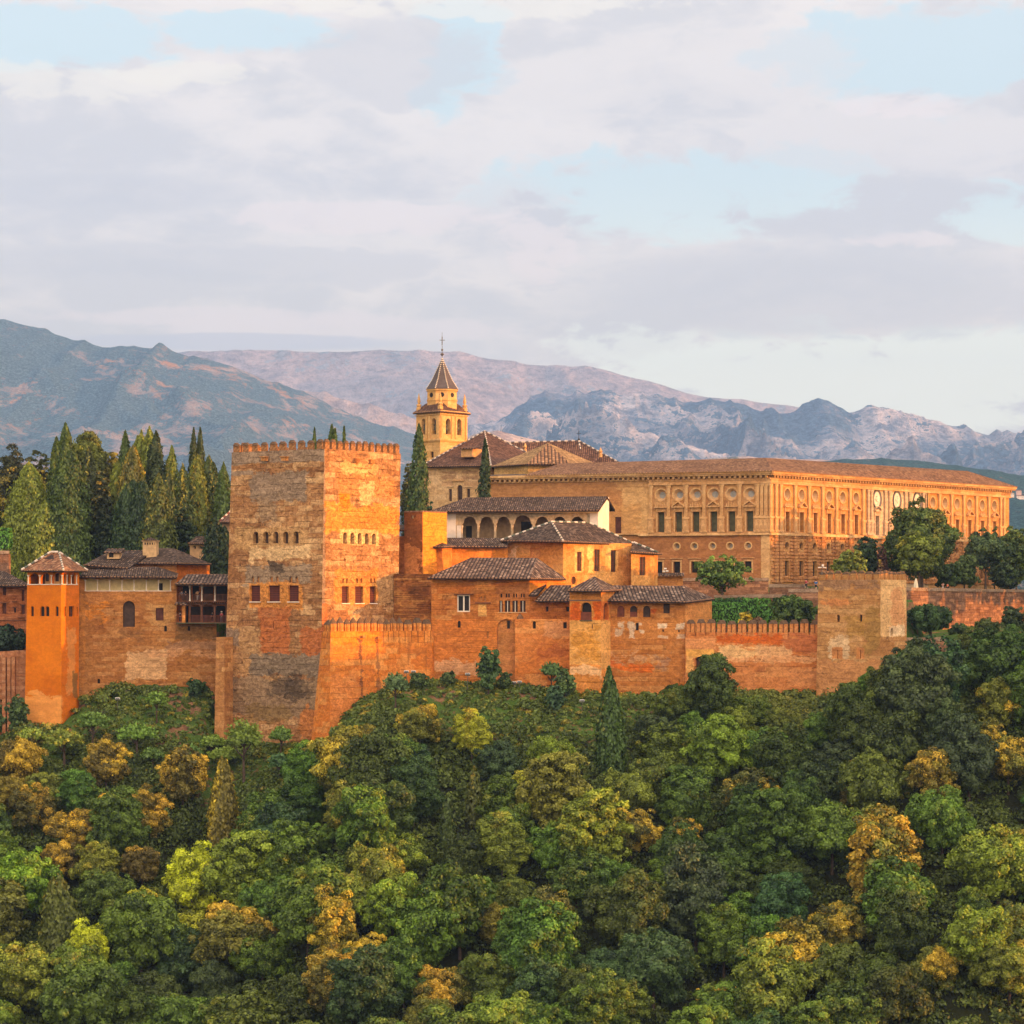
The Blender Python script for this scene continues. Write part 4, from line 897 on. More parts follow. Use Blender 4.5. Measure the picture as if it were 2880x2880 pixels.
# --- battlemented wall right of it
b = Bld('battlement_wall', "reddish battlemented wall with a sandstone gate, between the brick range and the right tower", 'wall', P(2110, 1950, 430), None)
bot = ring([(1927.5, 432.8), (2306, 426.5), (2306, 431), (1927.5, 437)], -18); zt = Z(1779, 430); top = [Vector((p.x, p.y, zt)) for p in bot]; f1 = Frame(bot[0], bot[1], top[0])
CRM = (0.60, 0.46, 0.28)
b.mat = masonry('battlement_masonry', (0.44, 0.21, 0.10), (0.50, 0.27, 0.14), (0.56, 0.35, 0.19), (0.20, 0.09, 0.05), 67, 0.8, 0.6,
    [f1.patch(2012, 1785, 2200, 1812, (0.42, 0.13, 0.05), 0.6, .85), f1.patch(2200, 1785, 2306, 1840, (0.36, 0.16, 0.09), 0.8, .8), f1.patch(2022, 1818, 2140, 1850, CRM, 0.4), f1.patch(2130, 1822, 2225, 1848, (0.56, 0.41, 0.26), 0.5, .85), f1.patch(2015, 1846, 2300, 1863, (0.54, 0.36, 0.22), 0.4, .8),
     f1.patch(1930, 1825, 2009, 1850, (0.62, 0.42, 0.18), 0.06), f1.patch(1993, 1845, 2009, 1890, (0.62, 0.42, 0.18), 0.12), f1.patch(1930, 1845, 1950, 1890, (0.58, 0.40, 0.2), 0.2), f1.patch(1927, 1795, 2013, 1826, (0.50, 0.29, 0.16), 0.1), f1.patch(2215, 1880, 2300, 1930, (0.50, 0.29, 0.16), 0.2, .7)], streak=.35, drip=(zt + .2, f1.len / 13, 0.0, 1.3, 0.8))
b.prism(bot, top, {0: [('seg', 1956, 1846, 1989, 1893, 'brown', .8)]}); b.done()
merlons(b.root, top[0], top[1], 13, [b.mat, CAPM], 1.5, 0.22, 0.7, 0.6)

# --- right tower
TINT = (1.0, 0.93, 0.86)
b = Bld('battlement_tower', "low square battlemented tower with one pale side, at the right end of the wall", 'tower', P(2476, 1950, 420), None)
bot = ring([(2293, 424), (2475, 418), (2551, 427)], -20); bot.append(bot[0] + bot[2] - bot[1]); zt = Z(1630, 418); top = ring([(2302, 424), (2476, 418), (2549, 427)], zt); top.append(top[0] + top[2] - top[1])
f1 = Frame(bot[0], bot[1], top[0]); f2 = Frame(bot[1], bot[2], top[1], f1.len)
b.mat = masonry('right_tower_masonry', (0.46, 0.29, 0.15), (0.38, 0.22, 0.11), (0.60, 0.42, 0.24), (0.17, 0.10, 0.055), 71, 0.7, 0.55,
    [f1.patch(2430, 1710, 2476, 1840, (0.30, 0.20, 0.09), 0.8, .85), f1.patch(2380, 1740, 2440, 1800, (0.34, 0.22, 0.09), 1.0, .7), f1.patch(2330, 1790, 2385, 1856, (0.60, 0.48, 0.33), 0.5, .8), f1.patch(2340, 1820, 2370, 1853, (0.46, 0.24, 0.12), 0.12), f1.patch(2408, 1820, 2432, 1853, (0.46, 0.24, 0.12), 0.12), f1.patch(2298, 1858, 2476, 1960, (0.46, 0.26, 0.14), 0.5, .8), f1.patch(2300, 1600, 2476, 1655, (0.25, 0.17, 0.12), 0.8, .7),
     f2.patch(2476, 1600, 2560, 1790, (0.66, 0.50, 0.30), 0.1, .7), f2.patch(2505, 1665, 2545, 1770, (0.50, 0.28, 0.16), 1.0, .7), f2.patch(2500, 1760, 2545, 1790, (0.70, 0.58, 0.42), 0.3, .8), f1.patch(2305, 1690, 2400, 1705, (0.50, 0.24, 0.12), 0.5, .7)])
b.prism(bot, top, {0: [('arch', 2354, 1728.5, 2361.5, 1749, 'dark', .5), ('arch', 2417.5, 1728.5, 2425, 1748, 'dark', .5), ('rect', 2355, 1827, 2357, 1852, 'dark', .4), ('rect', 2419, 1827, 2421, 1852, 'dark', .4)], 1: [('arch', 2505, 1766, 2512, 1790, 'dark', .4)]}); b.done()
merlons(b.root, top[0], top[1], 8, [b.mat, CAPM], 1.05, 0.28, 0.4, 0.42); merlons(b.root, top[1], top[2], 6, [b.mat, CAPM], 1.05, 0.34, 0.4, 0.42); merlons(b.root, top[2], top[3], 6, [b.mat, CAPM], 1.0, 0.18, 0.7, 0.42); merlons(b.root, top[3], top[0], 7, [b.mat, CAPM], 1.0, 0.18, 0.7, 0.42)

RED = masonry('terrace_wall_rubble', (0.25, 0.165, 0.125), (0.20, 0.125, 0.09), (0.56, 0.36, 0.25), (0.16, 0.09, 0.06), 73, 0.5, 0.6, (), 0.25, 1.2, .5, .6, brick=(0.6, 0.3, (0.6, 0.55, 0.5), 0.35))
GREYTOP = masonry('grey_coping', (0.24, 0.19, 0.15), (0.32, 0.26, 0.21), seed=75)
def terrace(label, pts, ztop, zbot, depth=1.6, name='terrace_wall', mat=None):
    b = Bld(name, label, 'wall', Vector((X_(pts[0][0], pts[0][1]), pts[0][1], zbot)), mat or RED)
    bt = ring(pts, zbot); tp = ring(pts, ztop); n = len(pts)
    bk = [p + Vector((0, depth, 0)) for p in bt[::-1]]; bkt = [p + Vector((0, depth, 0)) for p in tp[::-1]]
    b.prism(bt + bk, tp + bkt); b.done(); cornice(b.root, tp, 0.55, 0.12, GREYTOP, 'coping'); return b
terrace("long pinkish rubble terrace wall dotted with plants, right of the battlemented right tower", [(2520, 470), (2880, 540), (3600, 600)], 2.35, -5.2, 7.0)
terrace("low grey-topped parapet wall jutting right from the foot of the right tower", [(2494, 427), (2660, 432)], Z(1803, 430), Z(1850, 430) - 2, 1.0)
terrace("garden retaining wall with a grey coping, behind the clipped hedges", [(2010, 455), (2106, 456)], Z(1683, 455), -3, 1.2)
terrace("brick retaining wall behind the clipped hedges, below the palace ramp", [(2100, 454), (2222, 455)], Z(1681, 454), -3, 1.2)
terrace("red brick terrace wall under the walkers, left of the right tower", [(2219, 451), (2330, 451)], Z(1666, 451), -3, 12.0)
terrace("stone ramp parapet in front of the palace corner, left of the cyclist", [(2165, 474), (2262, 472)], Z(1652, 474), 1.0, 1.0)
terrace("dark capped wall at the foot of the palace behind the leafy tree", [(1840, 488), (2161, 486)], Z(1634, 487), 0.0, 1.2)

TINT = (1.08, 0.92, 0.80)
# ================================================================= left part of the fortress
b = Bld('orange_tower', "smooth bright orange tower with an arched lookout gallery under a red tile roof", 'tower', P(176, 2040, 438), None)
bot = ring([(68, 440.6), (171, 437.6), (221, 443.8)], -22); bot.append(bot[0] + bot[2] - bot[1]); zt = Z(1605, 438); top = ring([(77, 440.6), (176, 438), (223, 443.8)], zt); top.append(top[0] + top[2] - top[1])
f1 = Frame(bot[0], bot[1], top[0]); f2 = Frame(bot[1], bot[2], top[1], f1.len)
b.mat = masonry('orange_stucco', (0.58, 0.225, 0.066), (0.49, 0.18, 0.054), (0.80, 0.36, 0.10), (0.42, 0.13, 0.03), 81, 1.6, 0.12,
    [f1.patch(60, 1955, 180, 2040, (0.64, 0.36, 0.16), 0.9, .8), f2.patch(176, 1648, 230, 2010, (0.54, 0.20, 0.065), 0.1, .75), f2.patch(190, 1770, 212, 1950, (0.56, 0.32, 0.15), 0.8, .7), f2.patch(204, 1890, 218, 1960, (0.18, 0.13, 0.06), 0.3, .8)], 0.12, 0.4, .3, .3, streak=.15, bump=.3, grain=.22, blocks=.12, pits=.1)
b.prism(bot, top, {0: [('arch', 83.5, 1611.7, 108.7, 1642.6, 'open', .3), ('arch', 116.3, 1611.7, 141.3, 1642.6, 'open', .3), ('arch', 148.3, 1611.7, 172.3, 1642.6, 'open', .3),
                       ('arch', 86.5, 1705, 95, 1733, 'dark', .35), ('arch', 113.2, 1705, 125.4, 1733, 'dark', .35), ('arch', 127.4, 1705, 138.7, 1733, 'dark', .35), ('arch', 156, 1705, 164.6, 1733, 'dark', .35)],
                   1: [('arch', 178.7, 1611.7, 186.3, 1642.6, 'open', .3), ('arch', 188.7, 1611.7, 198.5, 1642.6, 'open', .3), ('arch', 201.7, 1611.7, 212.6, 1642.6, 'open', .3),
                       ('arch', 181, 1705, 185.5, 1734, 'dark', .35), ('rect', 194, 1705, 208.7, 1734, 'brown+mullw', .35), ('arch', 216, 1706, 220, 1733, 'dark', .35)]}, cap=False); b.done()
zf = Z(1643.5, 438); cen = sum(top, Vector()) / 4
mb = MB(); mb.face([Vector((p.x, p.y, zf)) + (cen - p) * 0.08 for p in top]); mb.build('gallery_floor', MAT['whitewash'], b.root)
mb = MB(); a_ = (top[1] - top[0]) / 2; c_ = (top[2] - top[1]) / 2; cc = Vector((cen.x, cen.y, zf)) + a_ * 0.18
mb.box(cc, a_ * 0.42, c_ * 0.5, UPV * (zt - zf))
mb.build('inner_room', [plain('lookout_wall', (0.62, 0.33, 0.12), 0.9, .2)], b.root)
for (px_, s_) in ((-0.28, a_), (0.28, a_)):
    mb = MB(); mb.box(cc - c_ * 0.5 + a_ * px_ - c_.normalized() * 0.05 + UPV * 0.5, a_.normalized() * 0.28, c_.normalized() * 0.05, UPV * 1.25); mb.build('window', MAT['brown'], b.root)
band(b.root, f1, 77, 1642.5, 176, 1645, 0.08, MAT['white'], 'string_course'); band(b.root, f2, 176, 1642.5, 218, 1645, 0.08, MAT['white'], 'string_course')
columns(b.root, f1, [80, 112.5, 145, 174.5], 1617, 1643, 0.11, MAT['white'], 0.02); columns(b.root, f2, [187.5, 200, 214.5], 1617, 1643, 0.10, MAT['white'], 0.02)
r1, r2 = P(142, 1553, 446), P(166, 1553, 446.5); A_, B_, C_ = P(60, 1603.5, 440.5), P(179, 1603.5, 434.9), P(247, 1604.8, 444.8)
roof(b.root, hip(A_, B_, C_, r1, r2), ROOF_R, 0.3, ridge=[(A_, r1), (B_, r2), (C_, r2), (r1, r2)])

b = Bld('gallery_palace', "weathered brick palace with a seven-bay cream gallery under the eaves, beside the orange tower", 'palace', P(400, 1930, 446), None)
fo = rp([(218, 1980, 446), (609, 1980, 447.6)]); zb = -17.0
for p in fo: p.z = zb
f1 = Frame(fo[0], fo[1], fo[0] + UPV)
b.mat = masonry('gallery_palace_masonry', (0.44, 0.26, 0.125), (0.38, 0.21, 0.10), (0.58, 0.40, 0.22), (0.19, 0.105, 0.055), 83, 0.6, 0.45,
    [f1.patch(240, 1660, 500, 1692, (0.50, 0.29, 0.14), 0.2, .7), f1.patch(245, 1695, 300, 1740, (0.56, 0.28, 0.10), 1.2, .8), f1.patch(355, 1828, 470, 1910, (0.60, 0.46, 0.30), 0.35, .9), f1.patch(420, 1700, 490, 1765, (0.52, 0.37, 0.2), 0.7, .7), f1.patch(495, 1752, 606, 1800, (0.20, 0.14, 0.075), 0.7, .8), f1.patch(470, 1800, 606, 1832, (0.36, 0.25, 0.17), 0.5, .8),
     f1.patch(330, 1765, 400, 1800, (0.25, 0.16, 0.09), 0.8, .6), f1.patch(400, 1830, 606, 1850, (0.56, 0.38, 0.24), 0.6, .7), f1.patch(225, 1630, 240, 1960, (0.48, 0.26, 0.11), 0.2, .7)], 0.2, 1, .5, .5, brick=(0.7, 0.24, (0.62, 0.58, 0.52), 0.6))
gx = [240, 274, 308.5, 343, 377, 411.5, 445.5, 479.5]
ops = [('seg', gx[i] + 1.5, 1626, gx[i + 1] - 1.5, 1660.5, 'open', .3) for i in range(7)]
ops += [('arch', 345.5, 1690, 379.5, 1763, 'brown', .6), ('rect', 438, 1710, 460, 1745, 'wood', .3), ('arch', 462, 1760, 469.5, 1776, 'dark', .4), ('arch', 528, 1761, 535, 1774, 'dark', .4), ('arch', 274, 1909, 281.5, 1922, 'dark', .5)]
b.wall([fo[0], fo[1], P(609, 1753, 447.6), P(497, 1753, 447.1), P(497, 1621, 447.1), P(218, 1621, 446)], ops); b.done()
interior(b.root, f1, (239, 1625, 480.5, 1661), 1.5, MAT['cream'], 'gallery_room', floor=MAT['white'])
columns(b.root, f1, gx, 1630, 1661, 0.085, MAT['white'], 0.03, n=6)
band(b.root, f1, 238, 1661, 482, 1663, 0.06, MAT['white'], 'string_course')
u, v = f1.px(451, 1661); mb = MB(); mb.box(f1.at(u, v, -1.46), f1.u * 0.3, f1.n * 0.05, f1.v * 1.2); mb.build('door', MAT['dark'], b.root)
roof(b.root, [rp([(219, 1621, 444.6), (497, 1622.5, 445.6), (444, 1594, 450.5), (248, 1598, 450.5)]), rp([(497, 1622.5, 445.6), (500, 1612, 452), (444, 1594, 450.5)])], ROOF_D, 0.3)
bot = ring([(364, 456.5), (497, 452.5), (590, 463)], -3); bot.append(bot[0] + bot[2] - bot[1]); top = [Vector((p.x, p.y, Z(1585, 452.5))) for p in bot]
g1 = Frame(bot[0], bot[1], top[0]); g2 = Frame(bot[1], bot[2], top[1], g1.len)
b2 = Bld('tile_roofed_block', "block with a wide dark hipped roof and brick chimney behind the arched cream gallery", 'building', P(497, 1650, 453), None)
b2.mat = masonry('block_render', (0.54, 0.32, 0.17), (0.48, 0.27, 0.13), None, None, 85, 1.5, 0.15, [g2.patch(497, 1580, 600, 1700, (0.56, 0.23, 0.08), 0.03)], 0.2, .5, .2, .2)
b2.prism(bot, top)
wb = ring([(240, 451.5), (364, 450.5), (400, 462), (260, 462)], -3); b2.prism(wb, [Vector((p.x, p.y, Z(1595, 451))) for p in wb]); b2.done()
A_, B_, C_, r1, r2 = P(357, 1582.5, 455), P(500, 1583.2, 450.4), P(594, 1585, 461.5), P(434, 1541, 464), P(489, 1542, 462)
roof(b2.root, hip(A_, B_, C_, r1, r2), ROOF_D, 0.3)
roof(b2.root, [rp([(236, 1588, 449.8), (362, 1597, 449), (434, 1547, 461), (308, 1550, 461)]), rp([(250, 1588, 465), (236, 1588, 449.8), (308, 1550, 461)])], ROOF_D, 0.3)
mb = MB(); c = P(322, 1572, 455); mb.box(c, (1.0, 0, 0), (0, 1.5, 0), (0, 0, 1.1)); mb.build('dormer', MAT['wframe'], b2.root); mb = MB(); mb.box(c + Vector((-0.3, -1.52, 0.25)), (0.35, 0, 0), (0, 0.05, 0), (0, 0, 0.7)); mb.build('window', MAT['dark'], b2.root)
roof(b2.root, [[c + Vector(q) for q in ((-1.5, -2.0, 1.1), (1.5, -2.0, 1.1), (1.5, 1.8, 1.7), (-1.5, 1.8, 1.7))]], ROOF_D, 0.2, name='dormer_roof')
mb = MB(); c = P(424, 1552, 458); mb.box(c - UPV * 1.5, (1.12, -0.1, 0), (0.1, 0.8, 0), (0, 0, 3.2)); mb.box(c + UPV * 1.7, (1.3, -0.1, 0), (0.1, 0.95, 0), (0, 0, 0.14)); ch = mb.build('chimney', MAT['wframe'], b2.root)
mb = MB(); mb.lathe(c + UPV * 1.84, [(1.6, 0), (1.5, 0.1), (0.2, 0.5)], 4, rot=R(45)); mb.build('chimney_cap', ROOF_D, ch)
for i in range(5): mb = MB(); mb.box(c + Vector((-0.8 + 0.4 * i, -0.83, 1.15)), (0.09, 0, 0), (0, 0.05, 0), (0, 0, 0.35)); mb.build('smoke_slot', MAT['dark'], ch)

# wooden two-storey gallery
b = Bld('wooden_gallery', "two-storey wooden balcony gallery with railings and visitors, against the left side of the great tower", 'gallery', P(560, 1755, 446), masonry('gallery_backwall', (0.52, 0.22, 0.09), (0.44, 0.18, 0.075), None, None, 87, 1.5, 0.15))
g = [P(497, 1754, 450.2), P(645, 1754, 450.2)]; f1 = Frame(g[0], g[1], g[0] + UPV); FG = Frame(P(497, 1754, 445.6), P(645, 1754, 445.6), P(497, 1654, 445.6))
b.wall([g[0], g[1], P(645, 1636, 450.2), P(497, 1636, 450.2)], [('rect', 513, 1648, 538, 1692, 'dark', .3), ('rect', 541, 1648, 560, 1692, 'dark', .3), ('rect', 607, 1648, 640, 1692, 'dark', .3), ('rect', 606, 1704, 640, 1752, 'dark', .3), ('rect', 523, 1704, 530, 1752, 'dark', .3), ('rect', 536, 1706, 564, 1752, 'brown', .2), ('rect', 570, 1706, 601, 1752, 'brown', .2), ('rect', 571, 1650, 601, 1690, 'brown', .2)]); b.done()
def slab(y0, y1, m, nm, x0=500, x1=645, Y0=445.4, Y1=450.1):
    mb = MB(); a, c = P(x0, y1, Y0), P(x1, y1, Y0); h = Z(y0, Y0) - a.z; mb.box((a + c) / 2 + Vector((0, (Y1 - Y0) / 2, 0)), ((c - a).x / 2, 0, 0), (0, (Y1 - Y0) / 2, 0), (0, 0, h)); return mb.build(nm, m, b.root)
slab(1690.5, 1693.5, MAT['brownwood'], 'floor'); slab(1751, 1754, MAT['green'], 'floor', 495, 645, 445.3); slab(1697, 1701, MAT['brownwood'], 'beam', 530, 645, 445.5, 445.9); slab(1642, 1646.5, MAT['darkwood'], 'beam', 505, 645, 445.5, 445.9)
mb = MB()
for i in range(22):
    p = P(531 + i * 5.2, 1697, 445.2); mb.box(p, (0.06, 0, 0), (0, 0.25, 0), (0, 0, 0.2))
mb.build('beam_ends', MAT['darkwood'], b.root)
for x in (534, 567.6, 604.5): columns(b.root, FG, [x], 1646.5, 1690.5, 0.10, MAT['white'], 0.0, 'post', 6)
for x, w in ((534, .09), (566.5, .13), (603.5, .13), (636, .08)):
    u, v = FG.px(x, 1752); u2, v2 = FG.px(x, 1700); mb = MB(); mb.box(FG.at(u, v, 0), FG.u * w, FG.n * 0.1, FG.v * (v2 - v)); mb.box(FG.at(u, v2 - 0.35, 0), FG.u * w * 3, FG.n * 0.08, FG.v * 0.3); mb.build('post', MAT['brownwood'], b.root)
u, v = FG.px(516.5, 1753); mb = MB(); mb.box(FG.at(u, v, -0.2), FG.u * 0.26, FG.n * 0.3, FG.v * 2.9); mb.build('pillar', masonry('pillar_render', (0.5, 0.28, 0.13), (0.42, 0.22, 0.1), seed=90), b.root)
def railing(x0, x1, y0, y1, mat, nm='railing', FG=FG, root=None, step=3.6):
    u0, v0 = FG.px(x0, y1); u1, v1 = FG.px(x1, y0); mb = MB()
    mb.box(FG.at((u0 + u1) / 2, v1 - 0.07, 0), FG.u * (u1 - u0) / 2, FG.n * 0.06, FG.v * 0.08); mb.box(FG.at((u0 + u1) / 2, v0, 0), FG.u * (u1 - u0) / 2, FG.n * 0.05, FG.v * 0.07)
    n = int((x1 - x0) / step)
    for i in range(n + 1): mb.box(FG.at(u0 + (u1 - u0) * i / n, v0, 0), FG.u * 0.035, FG.n * 0.03, FG.v * (v1 - v0))
    return mb.build(nm, mat, root or b.root)
railing(502, 644, 1671, 1690, MAT['brownwood']); railing(537, 644, 1731, 1751, MAT['redwood']); railing(495, 512, 1732, 1751, MAT['redwood'])
roof(b.root, [rp([(494, 1641, 443.6), (646, 1641.5, 443.6), (646, 1615, 450.5), (526, 1615, 450.5)]), rp([(494, 1641, 452), (494, 1641, 443.6), (526, 1615, 450.5)])], ROOF_D2, 0.3)
roof(b.root, [rp([(491, 1698, 444.3), (527, 1700, 444.3), (518, 1691, 446.0), (497, 1691, 446.0)])], ROOF_D2, 0.18, name='small_roof')
b.root["label"] = "two-storey wooden balcony gallery with railings and visitors, against the left side of the great tower"

# far left house and old wall below it
b = Bld('brick_house', "brick house with a hipped grey roof and shuttered windows at the far left edge", 'house', P(40, 1850, 451), masonry('brick_house_wall', (0.40, 0.20, 0.12), (0.33, 0.16, 0.09), (0.50, 0.30, 0.19), None, 91, 0.5, 0.4, (), brick=(0.7, 0.25, (0.62, 0.58, 0.52), 0.6)))
bot = ring([(-140, 451), (76, 450)], -12); bot += [bot[1] + Vector((2, 10, 0)), bot[0] + Vector((0, 10, 0))]; top = [Vector((p.x, p.y, Z(1645, 450))) for p in bot]
b.prism(bot, top, {0: [('rect', 7.6, 1652, 17.8, 1674.5, 'wood', .3), ('rect', 61, 1659.6, 68.5, 1690, 'wood', .3), ('rect', 6.5, 1696, 17.8, 1725.6, 'wood', .3), ('rect', 39.6, 1710, 45, 1723, 'dark', .3), ('rect', 60, 1702, 69.6, 1727, 'wood', .3), ('rect', 17, 1759, 39, 1790, 'dark', .5), ('rect', -20, 1759, 12, 1790, 'dark', .5), ('rect', -60, 1655, -50, 1680, 'wood', .3)]}); b.done()
f1 = b.frames[0]
for x0, x1, y in ((2, 26, 1650), (57, 72, 1658), (1, 25, 1694), (36, 47, 1707), (56, 72, 1700), (34, 47, 1691), (50, 70, 1736)): band(b.root, f1, x0, y, x1, y + 2.2, 0.18, MAT['brownwood'], 'lintel')
band(b.root, f1, -100, 1743, 75, 1746, 0.1, MAT['brownwood'], 'string_course')
roof(b.root, hip(P(-150, 1645, 449.5), P(82, 1646, 448.5), P(88, 1646, 461), P(-120, 1604, 456), P(12, 1606, 456)), ROOF_D, 0.3)
b = Bld('old_rampart', "old grey-brown rampart wall with buttresses at the lower left edge beside the orange tower", 'wall', P(35, 2075, 445), masonry('old_rampart_masonry', (0.36, 0.20, 0.12), (0.28, 0.16, 0.10), (0.46, 0.33, 0.23), None, 93, 0.5, 0.4, (), streak=.7))
bot = ring([(-200, 446), (41, 444.5), (41, 444.2), (75, 444.0), (75, 448), (-200, 450)], -24); top = [Vector((p.x, p.y, Z(1842, 445))) for p in bot]; top[2].z = top[3].z = Z(1829, 444); top[4].z = top[3].z
b.prism(bot, top); b.done()
for x in (12, 26, 38):
    mb = MB(); p = P(x, 2080, 444); mb.box(p, (0.28, 0, 0), (0, 0.35, 0), (0, 0, Z(1848, 444) - p.z)); mb.build('buttress', b.mat, b.root)

# small buildings up behind on the left
b = Bld('pink_pavilion', "pink pavilion with red-edged roof, half hidden behind the great tower's left edge", 'building', P(640, 1550, 480), plain('pink_render', (0.58, 0.34, 0.20), 0.9, .15))
bot = ring([(625, 481), (672, 479), (700, 489)], 4); bot.append(bot[0] + bot[2] - bot[1]); top = [Vector((p.x, p.y, Z(1468, 480))) for p in bot]
b.prism(bot, top, {0: [('arch', 632, 1483, 640, 1509, 'blind', .3)]}); b.done()
roof(b.root, hip(P(617, 1467, 479.5), P(676, 1467, 476.5), P(715, 1467, 489), P(655, 1432, 484), P(672, 1432, 484)), ROOF_C, 0.35, ridge=[(P(617, 1467, 479.5), P(655, 1432, 484))], ridge_mat=[MAT['redwood'], MAT['ridge_a']])
b = Bld('dovecote_house', "small house with two arched holes under a grey roof, behind the chimney block", 'house', P(556, 1560, 484), plain('tan_render', (0.56, 0.34, 0.17), 0.9, .15))
bot = ring([(534, 486), (580, 483), (605, 490)], 4); bot.append(bot[0] + bot[2] - bot[1]); top = [Vector((p.x, p.y, Z(1527, 484))) for p in bot]
b.prism(bot, top, {0: [('arch', 544, 1535, 551, 1543, 'dark', .3), ('arch', 560, 1535, 567.5, 1543, 'dark', .3)]}); b.done()
roof(b.root, hip(P(530, 1527, 485), P(582, 1527, 481), P(612, 1527, 490), P(552, 1508, 487), P(580, 1508, 487)), ROOF_D, 0.3)
b = Bld('red_roofed_house', "sunlit red tile roof peeping between the trees behind the dovecote house", 'house', P(520, 1560, 492), plain('tan_render_b', (0.5, 0.3, 0.15), 0.9, .15))
bot = ring([(505, 493), (535, 492), (545, 500), (512, 500)], 5); top = [Vector((p.x, p.y, Z(1532, 492))) for p in bot]; b.prism(bot, top); b.done()
roof(b.root, hip(P(498, 1533, 491.5), P(538, 1534, 490), P(552, 1532, 501), P(511, 1503, 496), P(514, 1503, 496)), ROOF_R, 0.3)
terrace("old rubble wall glimpsed among the trees at the far left edge", [(-100, 470), (24, 470)], Z(1558, 470), 2.0, 2.0)

# unseen castle added outside the picture, its heights stepped to cast the evening shadow
M_ALC = masonry('shade_castle_masonry', (0.46, 0.27, 0.14), (0.38, 0.21, 0.11), None, None, 141, 0.85, 0.5)
def castle(name, label, X0, X1, Y0, Y1, zt, zb=-45.0, n=6):
    b = Bld(name, label, 'wall' if 'wall' in name else 'tower', Vector((X0, Y0, zb)), M_ALC)
    bt = [Vector(v) for v in ((X0, Y0, zb), (X1, Y0, zb), (X1, Y1, zb), (X0, Y1, zb))]; tp = [Vector((p.x, p.y, zt)) for p in bt]
    b.prism(bt, tp); b.done()
    for i in range(4): merlons(b.root, tp[i], tp[(i + 1) % 4], max(2, int((tp[(i + 1) % 4] - tp[i]).length / 1.9)), [M_ALC, CAPM], 1.0, .25, .7, .45)
castle('shade_castle_wall', "unseen castle wall added beyond the right edge as shadow caster, lower stretch", 122, 126, 360, 399, 4.0)
castle('shade_castle_wall', "unseen castle wall added beyond the right edge as shadow caster, higher stretch", 121, 127, 399.4, 436, 9.3)
castle('shade_castle_tower', "unseen castle tower added beyond the right edge as shadow caster", 118, 134, 436.4, 462, 13.0)

TINT = (1.07, 0.95, 0.84)
# ================================================================= renaissance palace
ST = (0.52, 0.36, 0.18)
N0 = Vector((X_(1363, 519.7), 519.7, 3.0)); N1 = Vector((X_(2165, 500), 500, 3.0)); W1 = Vector((X_(2838, 567.5), 567.5, 3.0)); N3 = N0 + W1 - N1
ztp = 23.3
FN = Frame(N0, N1, N0 + UPV, 0.0); FW = Frame(N1, W1, N1 + UPV, FN.len)
b = Bld('renaissance_palace', "huge palace with pilasters, round windows and a long red tile roof, crowning the hill", 'palace', Vector((N1.x, N1.y, 3.0)), None)
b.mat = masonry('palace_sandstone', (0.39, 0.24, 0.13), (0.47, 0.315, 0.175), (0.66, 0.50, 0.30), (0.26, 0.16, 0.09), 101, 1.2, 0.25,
    [FN.patch(1363, 1350, 1735, 1420, (0.34, 0.20, 0.11), 0.7, .8), FN.patch(1700, 1380, 1755, 1495, (0.40, 0.23, 0.12), 0.4, .8), FN.patch(1750, 1370, 1830, 1500, (0.58, 0.42, 0.24), 0.2, .8), FN.patch(1363, 1420, 1800, 1500, (0.48, 0.30, 0.15), 0.6, .6), FN.patch(1363, 1506, 2140, 1640, (0.33, 0.18, 0.10), 0.05, .95),
     FW.patch(2440, 1370, 2610, 1660, (0.58, 0.49, 0.38), 0.1, .9), FW.patch(2170, 1362, 2438, 1500, (0.50, 0.275, 0.125), 0.02, .7), FW.patch(2612, 1375, 2838, 1515, (0.50, 0.275, 0.125), 0.02, .7), FN.patch(1363, 1503, 2170, 1512, (0.22, 0.14, 0.08), 0.25, .6)], 0.3, 0.7, .4, .35, brick=(1.3, 0.55, (0.72, 0.68, 0.62), 0.45), streak=.35, grain=.45, blocks=.3, pits=.5)  # west panels deepened for contrast the shading lacks, taken as pinkish stone
wN = [FN.px(x, 1466)[0] for x in (1859.6, 1909, 1957.8, 2008, 2058.6, 2109.4)]
pN = [FN.px(x, 1466)[0] for x in (1831.7, 1881, 1930.7, 1981, 2030.7, 2081, 2131, 2143, 2155)]
lN = [FN.px(x, 1590)[0] for x in (1853.5, 1903.5, 1953.5, 2004, 2054, 2104)]
cN = [FN.px(x, 1533)[0] for x in (1903, 1952.7, 2003.7, 2053, 2104)]
wpx = (2213.8, 2254, 2292, 2331, 2369.5, 2407); cpx = (2466, 2522, 2579); epx = (2623, 2657.3, 2691.5, 2726, 2762, 2796)
wW = [FW.px(x, 1470)[0] for x in wpx]; cW = [FW.px(x, 1470)[0] for x in cpx]; eW = [FW.px(x, 1470)[0] for x in epx]
h = lambda z: z - 3.0
def door(u): return ('rect', (u - 0.66, u + 0.66, h(13.15), h(16.75)), 0, 0, 0, 'green', 0.8)
def rnd(u): return ('oval', (u - 1.02, u + 1.02, h(18.88), h(20.92)), 0, 0, 0, 'funnel', 0.12)
opN = [door(u) for u in wN] + [rnd(u) for u in wN] + [('oval', (u - 0.60, u + 0.60, h(9.95), h(11.15)), 0, 0, 0, 'funnel', .1) for u in cN] + [('rect', (u - 0.62, u + 0.62, h(5.75), h(7.75)), 0, 0, 0, 'dark', .6) for u in lN]
opN += [('rect', 1730, 1454, 1747, 1500, 'wood', .3)]
lW = wW + eW
